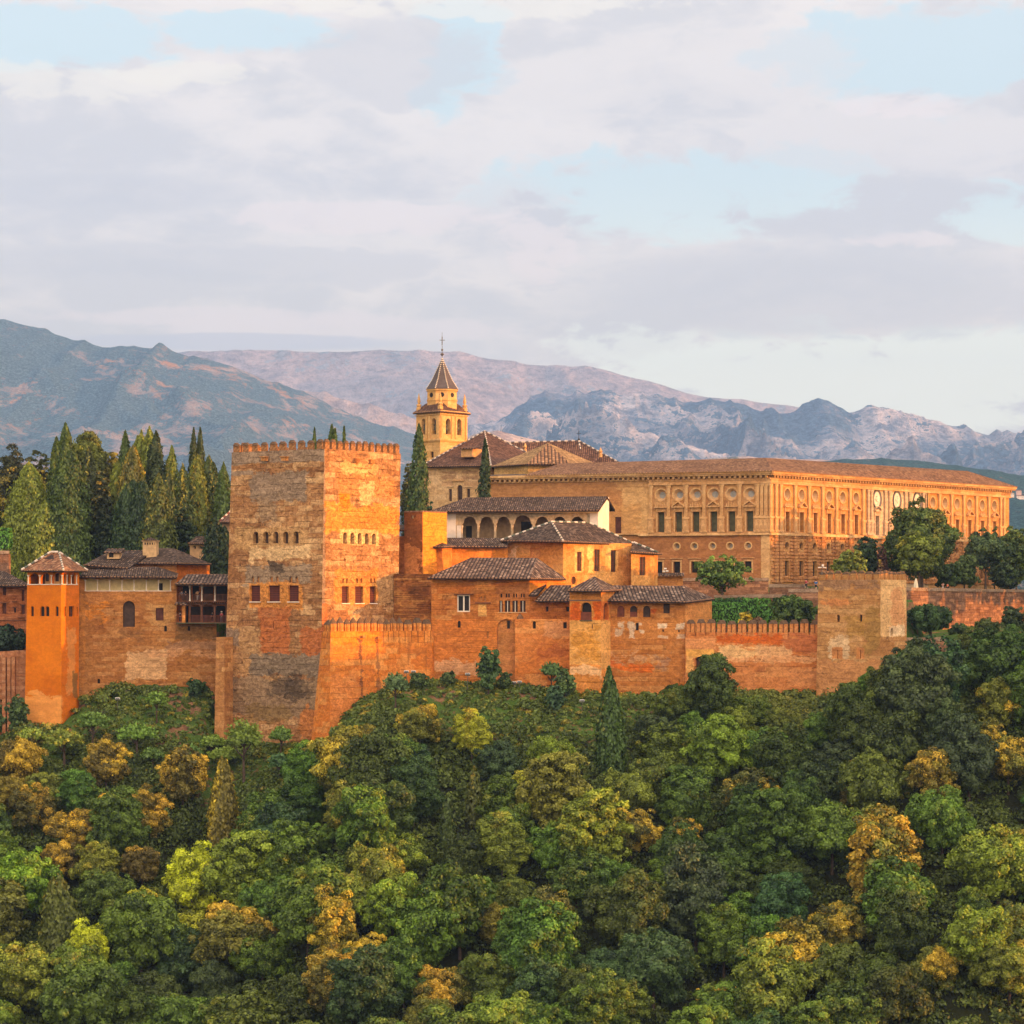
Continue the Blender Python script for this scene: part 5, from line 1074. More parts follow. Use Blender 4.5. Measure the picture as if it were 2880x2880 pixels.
opW = [door(u) for u in wW + cW + eW] + [rnd(u) for u in wW + eW] + [('oval', (u - 0.62, u + 0.62, h(9.9), h(11.3)), 0, 0, 0, 'dark', .6) for u in lW] + [('rect', (u - 0.66, u + 0.66, h(5.2), h(7.9)), 0, 0, 0, 'dark', .6) for u in lW + cW]
T = lambda p: Vector((p.x, p.y, ztp))
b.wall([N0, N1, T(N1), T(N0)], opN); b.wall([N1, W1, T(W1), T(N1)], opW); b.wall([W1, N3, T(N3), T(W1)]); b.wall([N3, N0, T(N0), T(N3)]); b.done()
STONE = masonry('palace_trim', (0.55, 0.39, 0.235), (0.46, 0.31, 0.175), (0.70, 0.55, 0.34), (0.25, 0.16, 0.10), 103, 2.0, 0.1, streak=.5, bump=.6, grain=.45, pits=.4)
STONEG = masonry('palace_centre_marble', (0.50, 0.44, 0.36), (0.44, 0.38, 0.30), (0.62, 0.56, 0.47), (0.24, 0.2, 0.16), 105, 2.0, 0.1, streak=.3, bump=.6)
# local frame meshes: x along the wall, y into it, z up (absolute height)
def loc_box(mb, x0, x1, d0, d1, z0, z1, m=0): mb.box(((x0 + x1) / 2, -(d0 + d1) / 2, z0), ((x1 - x0) / 2, 0, 0), (0, (d1 - d0) / 2, 0), (0, 0, z1 - z0), m)
def place(name, me, f, u, parent=b.root):
    p = f.at(u, 0); p.z = 0.0
    o = bpy.data.objects.new(name, me); COL.objects.link(o); o.parent = parent; o.location = p - Vector(parent.location); o.rotation_euler = (0, 0, math.atan2(f.u.y, f.u.x)); return o
mb = MB()
loc_box(mb, -.62, .62, -.02, .52, 13.0, 13.35); loc_box(mb, -.50, .50, -.02, .40, 13.35, 15.45); loc_box(mb, -.62, .62, -.02, .55, 15.45, 15.8); loc_box(mb, -.42, .42, -.02, .32, 15.8, 16.05)
loc_box(mb, -.32, .32, -.02, .34, 16.05, 21.15); loc_box(mb, -.42, .42, -.02, .30, 21.15, 21.3); loc_box(mb, -.48, .48, -.02, .36, 21.3, 21.62)
loc_box(mb, -.36, .36, .40, .46, 13.7, 15.15)
PIL = mb.mesh('pilaster', [STONE]); PILG = mb.mesh('pilaster', [STONEG])
def surround(kind, mat):
    mb = MB()
    for sx in (-1, 1): loc_box(mb, sx * .80 - .15, sx * .80 + .15, -.02, .14, 13.1, 16.95)
    loc_box(mb, -.98, .98, -.02, .18, 16.8, 17.12); loc_box(mb, -.88, .88, -.02, .13, 17.12, 17.55); loc_box(mb, -1.2, 1.2, -.02, .62, 17.55, 17.74)
    if kind == 'tri':
        for sx in (-1, 1):
            a = Vector((sx * 1.24, -.30, 17.76)); c = Vector((0, -.30, 18.62)); d = (c - a); mb.box(a, Vector((0, .32, 0)), Vector((0, 0, 0.11)), d)
        mb.face([(-1.0, -.06, 17.72), (1.0, -.06, 17.72), (0, -.06, 18.45)])
        for sx in (-1, 1): mb.lathe((sx * 0.95, -.25, 17.9), [(.12, 0), (.16, .2), (.05, .45)], 6)
    elif kind == 'arc':
        n = 8
        for i in range(n):
            t0, t1 = math.pi * i / n, math.pi * (i + 1) / n; a = Vector((1.15 * math.cos(t0), -.22, 17.74 + .75 * math.sin(t0))); c = Vector((1.15 * math.cos(t1), -.22, 17.74 + .75 * math.sin(t1))); mb.box(a, Vector((0, .22, 0)), Vector((0, 0, .09)), c - a)
    else:
        for i in range(5): mb.lathe((-.62 + .31 * i, -.16, 17.72), [(.10, 0), (.13, .25), (.06, .5 + .25 * (i % 2 == 0)), (.02, .62 + .25 * (i % 2 == 0))], 6)
        for sx in (-1, 1): mb.lathe((sx * 0.98, -.2, 17.72), [(.15, 0), (.12, .3), (.05, .5)], 6)
    return mb.mesh('window_surround', [mat])
S_T, S_S, S_A, S_TG = surround('tri', STONE), surround('scroll', STONE), surround('arc', STONEG), surround('tri', STONEG)
def ovalring(r0, r1, rz, zc, mat, name='round_frame', deep=.12):
    mb = MB(); n = 20
    for i in range(n):
        t0, t1 = 2 * math.pi * i / n, 2 * math.pi * (i + 1) / n
        q = lambda r, t, d: Vector((r * math.cos(t), -d, zc + r * rz * math.sin(t)))
        mb.face([q(r1, t0, .0), q(r1, t1, .0), q(r1, t1, deep), q(r1, t0, deep)][::-1]); mb.face([q(r1, t0, deep), q(r1, t1, deep), q(r0, t1, deep * .5), q(r0, t0, deep * .5)][::-1]); mb.face([q(r0, t0, deep * .5), q(r0, t1, deep * .5), q(r0, t1, -.1), q(r0, t0, -.1)][::-1])
    return mb.mesh(name, [mat])
OV = ovalring(1.0, 1.26, 1.0, 19.9, STONE, deep=.12)
for i, u in enumerate(wN): place('window_surround', S_S if i % 2 == 0 else S_T, FN, u); place('round_frame', OV, FN, u)
for u in pN: place('pilaster', PIL, FN, u)
for i, u in enumerate(wW + eW): place('window_surround', S_S if i % 2 == 0 else S_T, FW, u); place('round_frame', OV, FW, u)
place('window_surround', S_A, FW, cW[0]); place('window_surround', S_TG, FW, cW[1]); place('window_surround', S_A, FW, cW[2])
pw = [(wW[i] + wW[i + 1]) / 2 for i in range(5)] + [(eW[i] + eW[i + 1]) / 2 for i in range(5)]
dW = (wW[1] - wW[0]) / 2
for u in pw + [wW[0] - dW, wW[0] - dW - 1.5, wW[0] - dW - 3.2, wW[5] + dW, eW[0] - dW, eW[5] + dW, eW[5] + dW + 1.4]: place('pilaster', PIL, FW, u)
for u in (cW[0] - 3.3, cW[0] - 2.1, (cW[0] + cW[1]) / 2 - .8, (cW[0] + cW[1]) / 2 + .8, (cW[1] + cW[2]) / 2 - .8, (cW[1] + cW[2]) / 2 + .8, cW[2] + 2.1, cW[2] + 3.3): place('pilaster', PILG, FW, u)
# relief medallions of the centre bay
MED = plain('relief_marble', (0.66, 0.56, 0.44), 0.7, 0.2, 1.0, bump=.4); mbm = MB(); mbm.lathe((0, 0, 0), [(1.25, 0), (1.25, .08), (1.0, .12)], 24)
for i, u in enumerate(cW):
    o = place('medallion', ovalring(1.15, 1.5, 1.28, 19.9, MAT['lead'], 'medallion', .22), FW, u)
    mb = MB(); n = 24; mb.face([Vector((1.2 * math.cos(2 * math.pi * k / n), -.05, 19.9 + 1.54 * math.sin(2 * math.pi * k / n))) for k in range(n)]); r_ = random.Random(i)
    for k in range(16): a = r_.uniform(0, 6.28); rr = r_.uniform(0, .75); mb.lathe((rr * math.cos(a), -.04, 19.8 + rr * 1.2 * math.sin(a)), [(.16, -.12), (.2, 0), (.12, .16), (.03, .24)], 6)
    me = mb.mesh('relief', [MED]); q = bpy.data.objects.new('relief', me); COL.objects.link(q); q.parent = o
# rusticated ground floor blocks
def rust(f, u0, u1, holes, mat, seed):
    mb = MB(); r_ = random.Random(seed); z = 3.9; row = 0
    while z < 12.0:
        hh = .62; u = u0 + (0.6 if row % 2 else 0)
        if row % 2: pass
        while u < u1 - .2:
            w = r_.uniform(1.05, 1.35); a, c = u, min(u + w, u1); u += w
            if any(a < q[1] + .1 and c > q[0] - .1 and z < q[3] + .05 and z + hh > q[2] - .05 for q in holes):
                # keep the block beside the opening
                q = [q for q in holes if a < q[1] + .1 and c > q[0] - .1 and z < q[3] + .05 and z + hh > q[2] - .05][0]
                if a < q[0] - .35: c = q[0] - .1
                elif c > q[1] + .35: a = q[1] + .1
                else: continue
            d = .20; g = .045; e = .10
            P0 = [f.at(x_, zz - 3.0, 0.0) for x_, zz in ((a + g, z + g), (c - g, z + g), (c - g, z + hh - g), (a + g, z + hh - g))]
            P1 = [f.at(x_, zz - 3.0, d) for x_, zz in ((a + g + e, z + g + e), (c - g - e, z + g + e), (c - g - e, z + hh - g - e), (a + g + e, z + hh - g - e))]
            mb.face(P1)
            for i in range(4): j = (i + 1) % 4; mb.face([P0[i], P0[j], P1[j], P1[i]])
        z += hh; row += 1
    return mb.build('rusticated_blocks', mat, b.root)
RUST = masonry('rusticated_stone', (0.42, 0.25, 0.14), (0.34, 0.20, 0.11), (0.56, 0.38, 0.22), (0.17, 0.10, 0.06), 107, 1.24, .1, streak=.3)
rust(FW, 0.35, FW.len - .3, [(u - .62, u + .62, 9.9, 11.3) for u in lW] + [(u - .66, u + .66, 5.2, 7.9) for u in lW + cW], RUST, 3)
mb = MB()
for u in [wW[0] - dW - 1.5, wW[0] - dW] + pw + [wW[5] + dW, eW[0] - dW]:
    z = 3.9
    while z < 12.0: mb.box(FW.at(u, z - 3.0 + .06, .26), FW.u * .55, FW.n * .14, FW.v * .5); z += .62
mb.build('rusticated_pilasters', RUST, b.root)
# string course, entablature, bracketed cornice
mid = lambda f, u0, u1, z0, z1, d, nm, mt: (lambda mb: (mb.box(f.at((u0 + u1) / 2, z0 - 3.0, d / 2 - .02), f.u * (u1 - u0) / 2, f.n * (d / 2 + .02), f.v * (z1 - z0)), mb.build(nm, mt, b.root)))(MB())
uS = FN.px(1797, 1500)[0]
mid(FN, uS, FN.len + .5, 12.45, 12.72, .5, 'string_course', STONE); mid(FN, 0, FN.len + .35, 12.72, 12.95, .35, 'string_course', STONE)
mid(FW, -.4, FW.len + .4, 12.44, 12.71, .5, 'string_course', STONE); mid(FW, -.3, FW.len + .3, 12.71, 12.94, .35, 'string_course', STONE)
uP = FN.px(1826, 1400)[0]
for (z0, z1, d) in ((21.65, 21.9, .42), (21.9, 22.35, .24), (22.35, 22.5, .40)):
    mid(FN, uP, FN.len + d, z0, z1, d, 'entablature', STONE); mid(FW, -.2, FW.len + .2, z0 + .003, z1 - .003, d, 'entablature', STONE)
DARKST = masonry('weathered_cornice', (0.34, 0.24, 0.15), (0.46, 0.33, 0.19), (0.60, 0.46, 0.28), (0.14, 0.10, 0.07), 109, 3, .1, streak=.5)
for f, a in ((FN, 0.0), (FW, -.6)):
    mid(f, a - .3, f.len + .9, 23.15, 23.45, 1.0 - (.004 if f is FW else 0), 'cornice', DARKST); mid(f, a - .4, f.len + 1.1, 23.45, 23.85, 1.2 - (.004 if f is FW else 0), 'cornice', STONE)
    mb = MB(); n = int(f.len / .95)
    for i in range(n): u = f.len * (i + .5) / n; mb.box(f.at(u, 22.72 - 3.0, .4), f.u * .20, f.n * .42, f.v * .43)
    mb.build('brackets', DARKST, b.root); mid(f, a + .05, f.len + .2, 22.52, 22.70, .3, 'cornice', STONE)
# north face lower details
for u in lN:
    place('window_surround', (lambda mb: (loc_box(mb, -.95, -.66, -.02, .08, 5.6, 7.95), loc_box(mb, .66, .95, -.02, .08, 5.6, 7.95), loc_box(mb, -.95, .95, -.02, .08, 7.78, 8.05), loc_box(mb, -1.2, 1.2, -.02, .25, 8.3, 8.42), mb.mesh('window_surround', [STONE]))[-1])(MB()), FN, u)
for u in cN: place('round_frame', ovalring(.56, .78, 1.0, 10.55, STONE, deep=.06), FN, u)
mid(FN, FN.px(2141, 1570)[0], FN.len, 3.6, 12.4, .12, 'corner_quoins', STONE)
# roof
off = lambda f: f.n * 1.25
ze = 23.95
A_ = FN.at(FN.px(1484, 1336)[0], 0) + off(FN); A_.z = ze; B_ = Vector(N1) + off(FN) + off(FW) * .8; B_.z = ze; C_ = Vector(W1) + off(FW) + FW.u * 1.2; C_.z = ze
r0, r1, r2 = P(1575, 1303.5, 525), P(2152, 1287.5, 511), P(2722, 1326, 562); r2.z = r1.z
D_ = C_ + (A_ - B_)
roof(b.root, [[A_, B_, r1, r0], [B_, C_, r2, r1], [C_, C_ + FW.n * -18 + FW.u * 2, r2 + FW.n * -6, r2], [A_ + Vector((3, 16, 0)), A_, r0], [r0, r1, r2, r2 + Vector((-30, 15, -.3)), r0 + Vector((10, 25, -.3))]], ROOF_P, 0.15, soffit=STONE)
mid(FN, -.2, FN.px(1486, 1340)[0], 23.85, 24.12, .6, 'coping', MAT['lead'])

# octagonal chapel
b = Bld('octagonal_chapel', "octagonal chapel with an ochre faceted tile roof peeking over the palace roof", 'chapel', Vector((X_(1535, 548), 548, 20)), masonry('chapel_render', (0.60, 0.44, 0.24), (0.54, 0.38, 0.20), None, None, 111, 2.0, .1))
oc = [(1390, 547), (1485, 538.5), (1602, 538.5), (1684, 547), (1684, 559), (1602, 567), (1485, 567), (1390, 559)]
b.prism(ring(oc, 20), ring(oc, 26.9)); b.done()
oe = ring([(1383, 546), (1483, 536.8), (1605, 536.8), (1692, 546), (1692, 560), (1605, 569), (1483, 569), (1383, 560)], 27.05); ap = P(1542, 1246, 552)
roof(b.root, [[oe[0], oe[1], ap]] + [[oe[i], oe[(i + 1) % 8], ap] for i in (2, 4, 5, 6, 7)], ROOF_Y, 0.3, ridge=[])
roof(b.root, [[oe[1], oe[2], ap]], tiles('striped_old_tiles', (0.30, 0.16, 0.08), (0.5, 0.3, 0.16), (0.04, 0.02, 0.012), .7, 9), 0.3)
roof(b.root, [[oe[3], oe[4], ap]], ROOF_R, 0.3)

# ================================================================= church and bell tower
b = Bld('church', "pale stone church with steep brown roof edged in white, behind the arcaded palace front", 'church', P(1375, 1440, 556), None)
bot = ring([(1187, 562), (1376, 554.5), (1560, 568)], 4); bot.append(bot[0] + bot[2] - bot[1]); top = [Vector((p.x, p.y, 27.6)) for p in bot]
f1 = Frame(bot[0], bot[1], top[0]); f2 = Frame(bot[1], bot[2], top[1], f1.len); RB = (0.30, 0.21, 0.14)
b.mat = masonry('church_stone', (0.56, 0.44, 0.29), (0.50, 0.38, 0.24), (0.64, 0.53, 0.38), (0.30, 0.21, 0.13), 113, 1.0, .15,
    [f1.patch(1242, 1324, 1282, 1334, RB, .15, .8), f1.patch(1300, 1324, 1345, 1334, RB, .15, .8), f1.patch(1242, 1337, 1282, 1348, RB, .2, .8), f1.patch(1298, 1337, 1345, 1348, RB, .2, .8), f1.patch(1242, 1352, 1275, 1366, (0.40, 0.29, 0.19), .15, .8), f1.patch(1306, 1352, 1345, 1366, (0.40, 0.29, 0.19), .15, .8)], .3, .6, .3, .25, brick=(1.2, .4, (.75, .7, .64), .3))
b.prism(bot, top, {0: [('rect', 1197, 1331, 1205.5, 1350.5, 'brown', .4), ('rect', 1262, 1375.5, 1271, 1409.5, 'brown', .4), ('arch', 1286, 1364, 1300.5, 1413.5, 'brown', .4), ('rect', 1313, 1374.5, 1322, 1398.5, 'brown', .4), ('rect', 1195, 1385, 1205, 1410, 'brown', .4)]}); b.done()
band(b.root, f1, 1187, 1313, 1376, 1318, .45, STONE, 'cornice'); band(b.root, f1, 1272, 1350, 1306, 1353.5, .3, STONE, 'lintel')
for x0, x1, y in ((1191, 1211, 1354), (1255, 1277, 1367), (1306, 1328, 1367), (1189, 1213, 1372), (1191, 1211, 1326)): band(b.root, f1, x0, y, x1, y + 3, .22, MAT['wframe'], 'lintel')
A_, B_, C_, ap = P(1183, 1311.5, 561), P(1381, 1308.5, 552.5), P(1565, 1316, 568), P(1363, 1213, 578)
roof(b.root, hip(A_, B_, C_, ap, ap), ROOF_C, .35, ridge=[(A_, ap), (B_, ap), (C_, ap)], ridge_mat=[MAT['ridge_a'], MAT['lead']])
n0, n1 = P(1428, 1245, 592), P(1628, 1240, 592); e0, e1, e2 = P(1400, 1318, 582), P(1768, 1308, 580), P(1800, 1316, 600); e0.z = e1.z = e2.z = 28.4
roof(b.root, [[e0, e1, n1, n0], [e1, e2, n1], [e2, e0 + Vector((0, 20, 0)), n0, n1]], ROOF_C, .35, ridge=[(n0, n1), (n1, e1), (n1, P(1640, 1300, 584)), (ap, n0)], ridge_mat=[MAT['ridge_a'], MAT['lead']])
mb = MB(); mb.box(Vector((P(1600, 1330, 586).x, 590, 20)), (11, 0, 0), (0, 7, 0), (0, 0, 8.3)); mb.build('nave_wall', b.mat, b.root)
c = P(1326, 1287, 561); mb = MB(); mb.box(c, (1.15, -.45, 0), (.9, 2.3, 0), (0, 0, 1.75)); dm = mb.build('dormer', STONE, b.root)
mb = MB(); mb.box(c + Vector((-1.0, -2.15, .25)), (.38, -.15, 0), (.02, .05, 0), (0, 0, 1.1)); mb.build('window', MAT['dark'], dm)
roof(b.root, [[c + Vector(q) for q in ((-2.7, -2.6, 1.75), (.75, -3.4, 1.75), (2.4, 1.9, 2.5), (-1.0, 2.6, 2.5))]], ROOF_C, .2, name='dormer_roof')
mb = MB(); q = P(1628, 1240, 592); mb.bar(q, q + UPV * 2.2, .06, 5); mb.bar(q + Vector((-.5, 0, 1.6)), q + Vector((.5, 0, 1.6)), .05, 5); mb.lathe(q + UPV * .3, [(.05, -.3), (.3, 0), (.05, .3)], 8); mb.build('roof_cross', MAT['iron'], b.root)
for x, y, Yd in ((1477, 1262, 583), (1689, 1275, 581)):
    mb = MB(); mb.lathe(P(x, y, Yd) - UPV * .8, [(.35, 0), (.35, .6), (.2, .8), (.42, 1.2), (.2, 1.6), (.05, 2.0)], 8); mb.build('finial', STONE, b.root)

b = Bld('bell_tower', "golden bell tower with arched openings, corner pinnacles and a dark pointed spire with cross", 'tower', P(1238, 1300, 566), masonry('bell_tower_stone', (0.60, 0.43, 0.24), (0.58, 0.40, 0.20), (0.72, 0.56, 0.34), (0.30, 0.19, 0.10), 115, 1.2, .12, (), .3, .6, .3, .25, grain=.4, pits=.2, brick=(1.1, .4, (.78, .74, .68), .3)))
bot = ring([(1171, 571.5), (1238, 566), (1314, 573.5)], 20); bot.append(bot[0] + bot[2] - bot[1]); zt = Z(1158, 566); top = [Vector((p.x, p.y, zt)) for p in bot]
fr = b.prism(bot, top, {0: [('arch', 1185.6, 1177, 1197, 1222, 'dark', .9), ('arch', 1214, 1176, 1226, 1222, 'dark', .9), ('rect', 1187.5, 1270, 1194.5, 1287, 'brown', .35), ('rect', 1211, 1270, 1219.5, 1287, 'brown', .35)],
                        1: [('arch', 1254, 1177, 1267.5, 1222, 'dark', .9), ('arch', 1285.5, 1178, 1298, 1224, 'dark', .9)]}); b.done()
for k, f in enumerate(fr[:2]):
    L0 = f.len
    for (y0, y1, d) in ((1157, 1161, .5), (1166, 1168.5, .25), (1236, 1240, .35), (1240, 1243, .2), (1293, 1297, .25)):
        v1, v0 = f.px(f is fr[0] and 1205 or 1275, y0)[1], f.px(f is fr[0] and 1205 or 1275, y1)[1]; mb = MB(); mb.box(f.at(L0 / 2, v0 + k * .003, d / 2 - .02), f.u * (L0 / 2 + d - (.004 if k else 0)), f.n * (d / 2 + .02), f.v * (v1 - v0)); mb.build('cornice', b.mat, b.root)
    for uu in (.06, .44, .56, .94) if k == 0 else (.05, .43, .57, .95):
        v0, v1 = f.px(1238, 1236)[1], f.px(1238, 1168)[1]; mb = MB(); mb.box(f.at(L0 * uu, v0, .08), f.u * .28, f.n * .1, f.v * (v1 - v0)); mb.build('pilaster', b.mat, b.root)
    mb = MB(); n = 9
    for i in range(n): mb.box(f.at(L0 * (i + .5) / n, f.px(1238, 1165.5)[1], .1), f.u * .12, f.n * .1, f.v * .35)
    mb.build('dentils', MAT['wframe'], b.root)
bells = [(fr[1], 1260.7), (fr[1], 1291.7), (fr[0], 1191), (fr[0], 1220)]
BRZ = plain('bell_bronze', (0.06, 0.055, 0.035), 0.5, .2, 2, .5, .5)
for f, x in bells:
    u, v = f.px(x, 1210); mb = MB(); mb.lathe(f.at(u, v, -.45), [(.42, 0), (.34, .2), (.28, .6), (.16, .85), (.05, .95)], 10); mb.box(f.at(u, v + .95, -.45), f.u * .5, f.n * .08, f.v * .25); mb.build('bell', BRZ, b.root)
c4 = sum(top, Vector()) / 4; ov = [t_ + (t_ - c4) * .14 + UPV * .12 for t_ in top]; inn = [c4 + (t_ - c4) * .62 + UPV * 2.1 for t_ in top]
roof(b.root, [[ov[i], ov[(i + 1) % 4], inn[(i + 1) % 4], inn[i]] for i in range(4)] + [inn], ROOF_C, .25)
for i, t_ in enumerate(top):
    if i == 3: continue
    mb = MB(); mb.lathe(c4 + (t_ - c4) * .90 + UPV * .5, [(.55, 0), (.55, .7), (.35, .85), (.5, 1.1), (.5, 1.3), (.2, 1.5), (.34, 1.9), (.26, 2.5), (.12, 3.2), (.02, 3.7)], 8); mb.build('pinnacle', b.mat, b.root)
cx = P(1243.5, 1145, 572); za, zb_ = Z(1150, 572), Z(1096, 572); rr = 3.25
def octo(z, r): return [Vector((cx.x + r * math.cos(R(22.5 + 45 * i)), cx.y + r * math.sin(R(22.5 + 45 * i)), z)) for i in range(8)]
mb = MB(); lo, hi = octo(za - 1.0, rr), octo(zb_, rr)
for i in range(8): mb.face([lo[i], lo[(i + 1) % 8], hi[(i + 1) % 8], hi[i]])
mb.face(hi); mb.lathe((cx.x, cx.y, Z(1129, 572)), [(rr + .12, 0), (rr + .12, .25)], 8, rot=R(22.5)); mb.lathe((cx.x, cx.y, zb_ - .35), [(rr + .22, 0), (rr + .22, .3)], 8, rot=R(22.5)); ln = mb.build('lantern', b.mat, b.root)
for i in (4, 5, 6, 7, 3):
    a_ = R(45 * i); a_ = R(45 + 45 * (i - 0)); n_ = Vector((math.cos(a_), math.sin(a_), 0)); u_ = Vector((-n_.y, n_.x, 0)); c_ = Vector((cx.x, cx.y, Z(1113, 572))) + n_ * (rr * math.cos(R(22.5)) + .03)
    mb = MB(); mb.face([c_ + u_ * .5 * math.cos(2 * math.pi * k / 12) + UPV * .5 * math.sin(2 * math.pi * k / 12) for k in range(12)]); mb.build('round_window', MAT['dark'], ln)
mb = MB(); ey, tp_ = octo(zb_, 3.55), Vector((cx.x, cx.y, Z(1006, 572))); md = octo(zb_ + (tp_.z - zb_) * .30, 3.55 * .62)
for i in range(8): j = (i + 1) % 8; mb.face([ey[i], ey[j], md[j], md[i]]); mb.face([md[i], md[j], tp_])
mb.face(ey[::-1]); sp = mb.build('spire', plain('spire_slate', (0.085, 0.065, 0.06), .5, .2), b.root)
mb = MB()
for i in range(8):
    for a_, c_, n in ((ey[i], md[i], 6), (md[i], tp_, 11)):
        for k in range(n): mb.lathe(a_.lerp(c_, (k + .5) / n) - UPV * .1, [(.05, 0), (.16, .12), (.05, .24)], 5)
mb.build('spire_studs', MAT['white'], sp)
mb = MB(); q = tp_; mb.bar(q, q + UPV * 5.2, .07, 6, .03); mb.lathe(q + UPV * .7, [(.05, -.4), (.42, 0), (.05, .4)], 10); mb.lathe(q + UPV * 1.6, [(.05, -.3), (.26, 0), (.05, .3)], 8)
mb.bar(q + Vector((-.55, 0, 3.6)), q + Vector((.55, 0, 3.6)), .06, 5); mb.bar(q + UPV * 2.6, q + UPV * 4.3, .10, 5); mb.build('cross', MAT['lead'], sp)

# ================================================================= foliage
def foliage_mat(name, rough=0.8, trans=0.22):
    m, t = new_mat(name)
    oi = t.n('ShaderNodeObjectInfo'); at = t.n('ShaderNodeAttribute', attribute_name='tone', attribute_type='GEOMETRY'); sp = t.n('ShaderNodeSeparateXYZ', {0: at.outputs['Vector']})
    # tone.x leaf brightness, tone.y clump value used to turn some clumps to autumn colour
    au = t.m('MULTIPLY', t.ramp(t.m('SUBTRACT', oi.outputs['Alpha'], sp.outputs[1]), -0.05, 0.35), 0.85)
    hue = t.mix(oi.outputs['Random'], (0.50, 0.41, 0.040), (0.46, 0.30, 0.032))
    c = t.mix(au, oi.outputs['Color'], hue)
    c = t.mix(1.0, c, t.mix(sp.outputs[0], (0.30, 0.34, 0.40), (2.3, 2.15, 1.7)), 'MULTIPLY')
    d = t.n('ShaderNodeBsdfDiffuse', {'Color': c}); tr = t.n('ShaderNodeBsdfTranslucent', {'Color': c})
    gl = t.n('ShaderNodeBsdfGlossy', {'Roughness': 0.45, 'Color': (0.5, 0.55, 0.6)})
    a = t.n('ShaderNodeMixShader', {0: trans, 1: d, 2: tr}); b = t.n('ShaderNodeMixShader', {0: 0.035, 1: a, 2: gl})
    t.n('ShaderNodeOutputMaterial', {'Surface': b}); return m
FOL = foliage_mat('leaves')
BARK = plain('bark', (0.085, 0.060, 0.042), 0.95, .3, 3.0, bump=.6)
NEUT = (1, 1, 1)

def leaves_mesh(name, C, N, size, tone, up=None, aspect=1.4, rng=None):
    """one small lens-shaped face per leaf spray"""
    n = len(C); N = N / np.maximum(1e-6, np.linalg.norm(N, axis=1))[:, None]
    ref = rng.normal(size=(n, 3)) if up is None else up
    A = np.cross(N, ref); A /= np.maximum(1e-6, np.linalg.norm(A, axis=1))[:, None]; B = np.cross(N, A)
    s = (size * rng.uniform(.7, 1.3, n))[:, None] if np.isscalar(size) else size[:, None]
    A = A * s * .5; B = B * s * .5 * aspect; bend = N * s * .12
    V = np.stack([C - B - bend, C + A, C + B - bend, C - A], axis=1).reshape(-1, 3)
    me = bpy.data.meshes.new(name); me.vertices.add(4 * n); me.vertices.foreach_set('co', V.astype(np.float32).ravel())
    me.loops.add(4 * n); me.loops.foreach_set('vertex_index', np.arange(4 * n, dtype=np.int32))
    me.polygons.add(n); me.polygons.foreach_set('loop_start', np.arange(0, 4 * n, 4, dtype=np.int32)); me.polygons.foreach_set('loop_total', np.full(n, 4, dtype=np.int32))
    at = me.attributes.new('tone', 'FLOAT_VECTOR', 'FACE'); tt = np.zeros((n, 3), np.float32); tt[:, 0] = np.clip(tone[:, 0], 0, 1); tt[:, 1] = tone[:, 1]; at.data.foreach_set('vector', tt.ravel())
    me.materials.append(FOL); me.update(calc_edges=True); me.validate()
    return me
def sph(rng, n): v = rng.normal(size=(n, 3)); return v / np.linalg.norm(v, axis=1)[:, None]

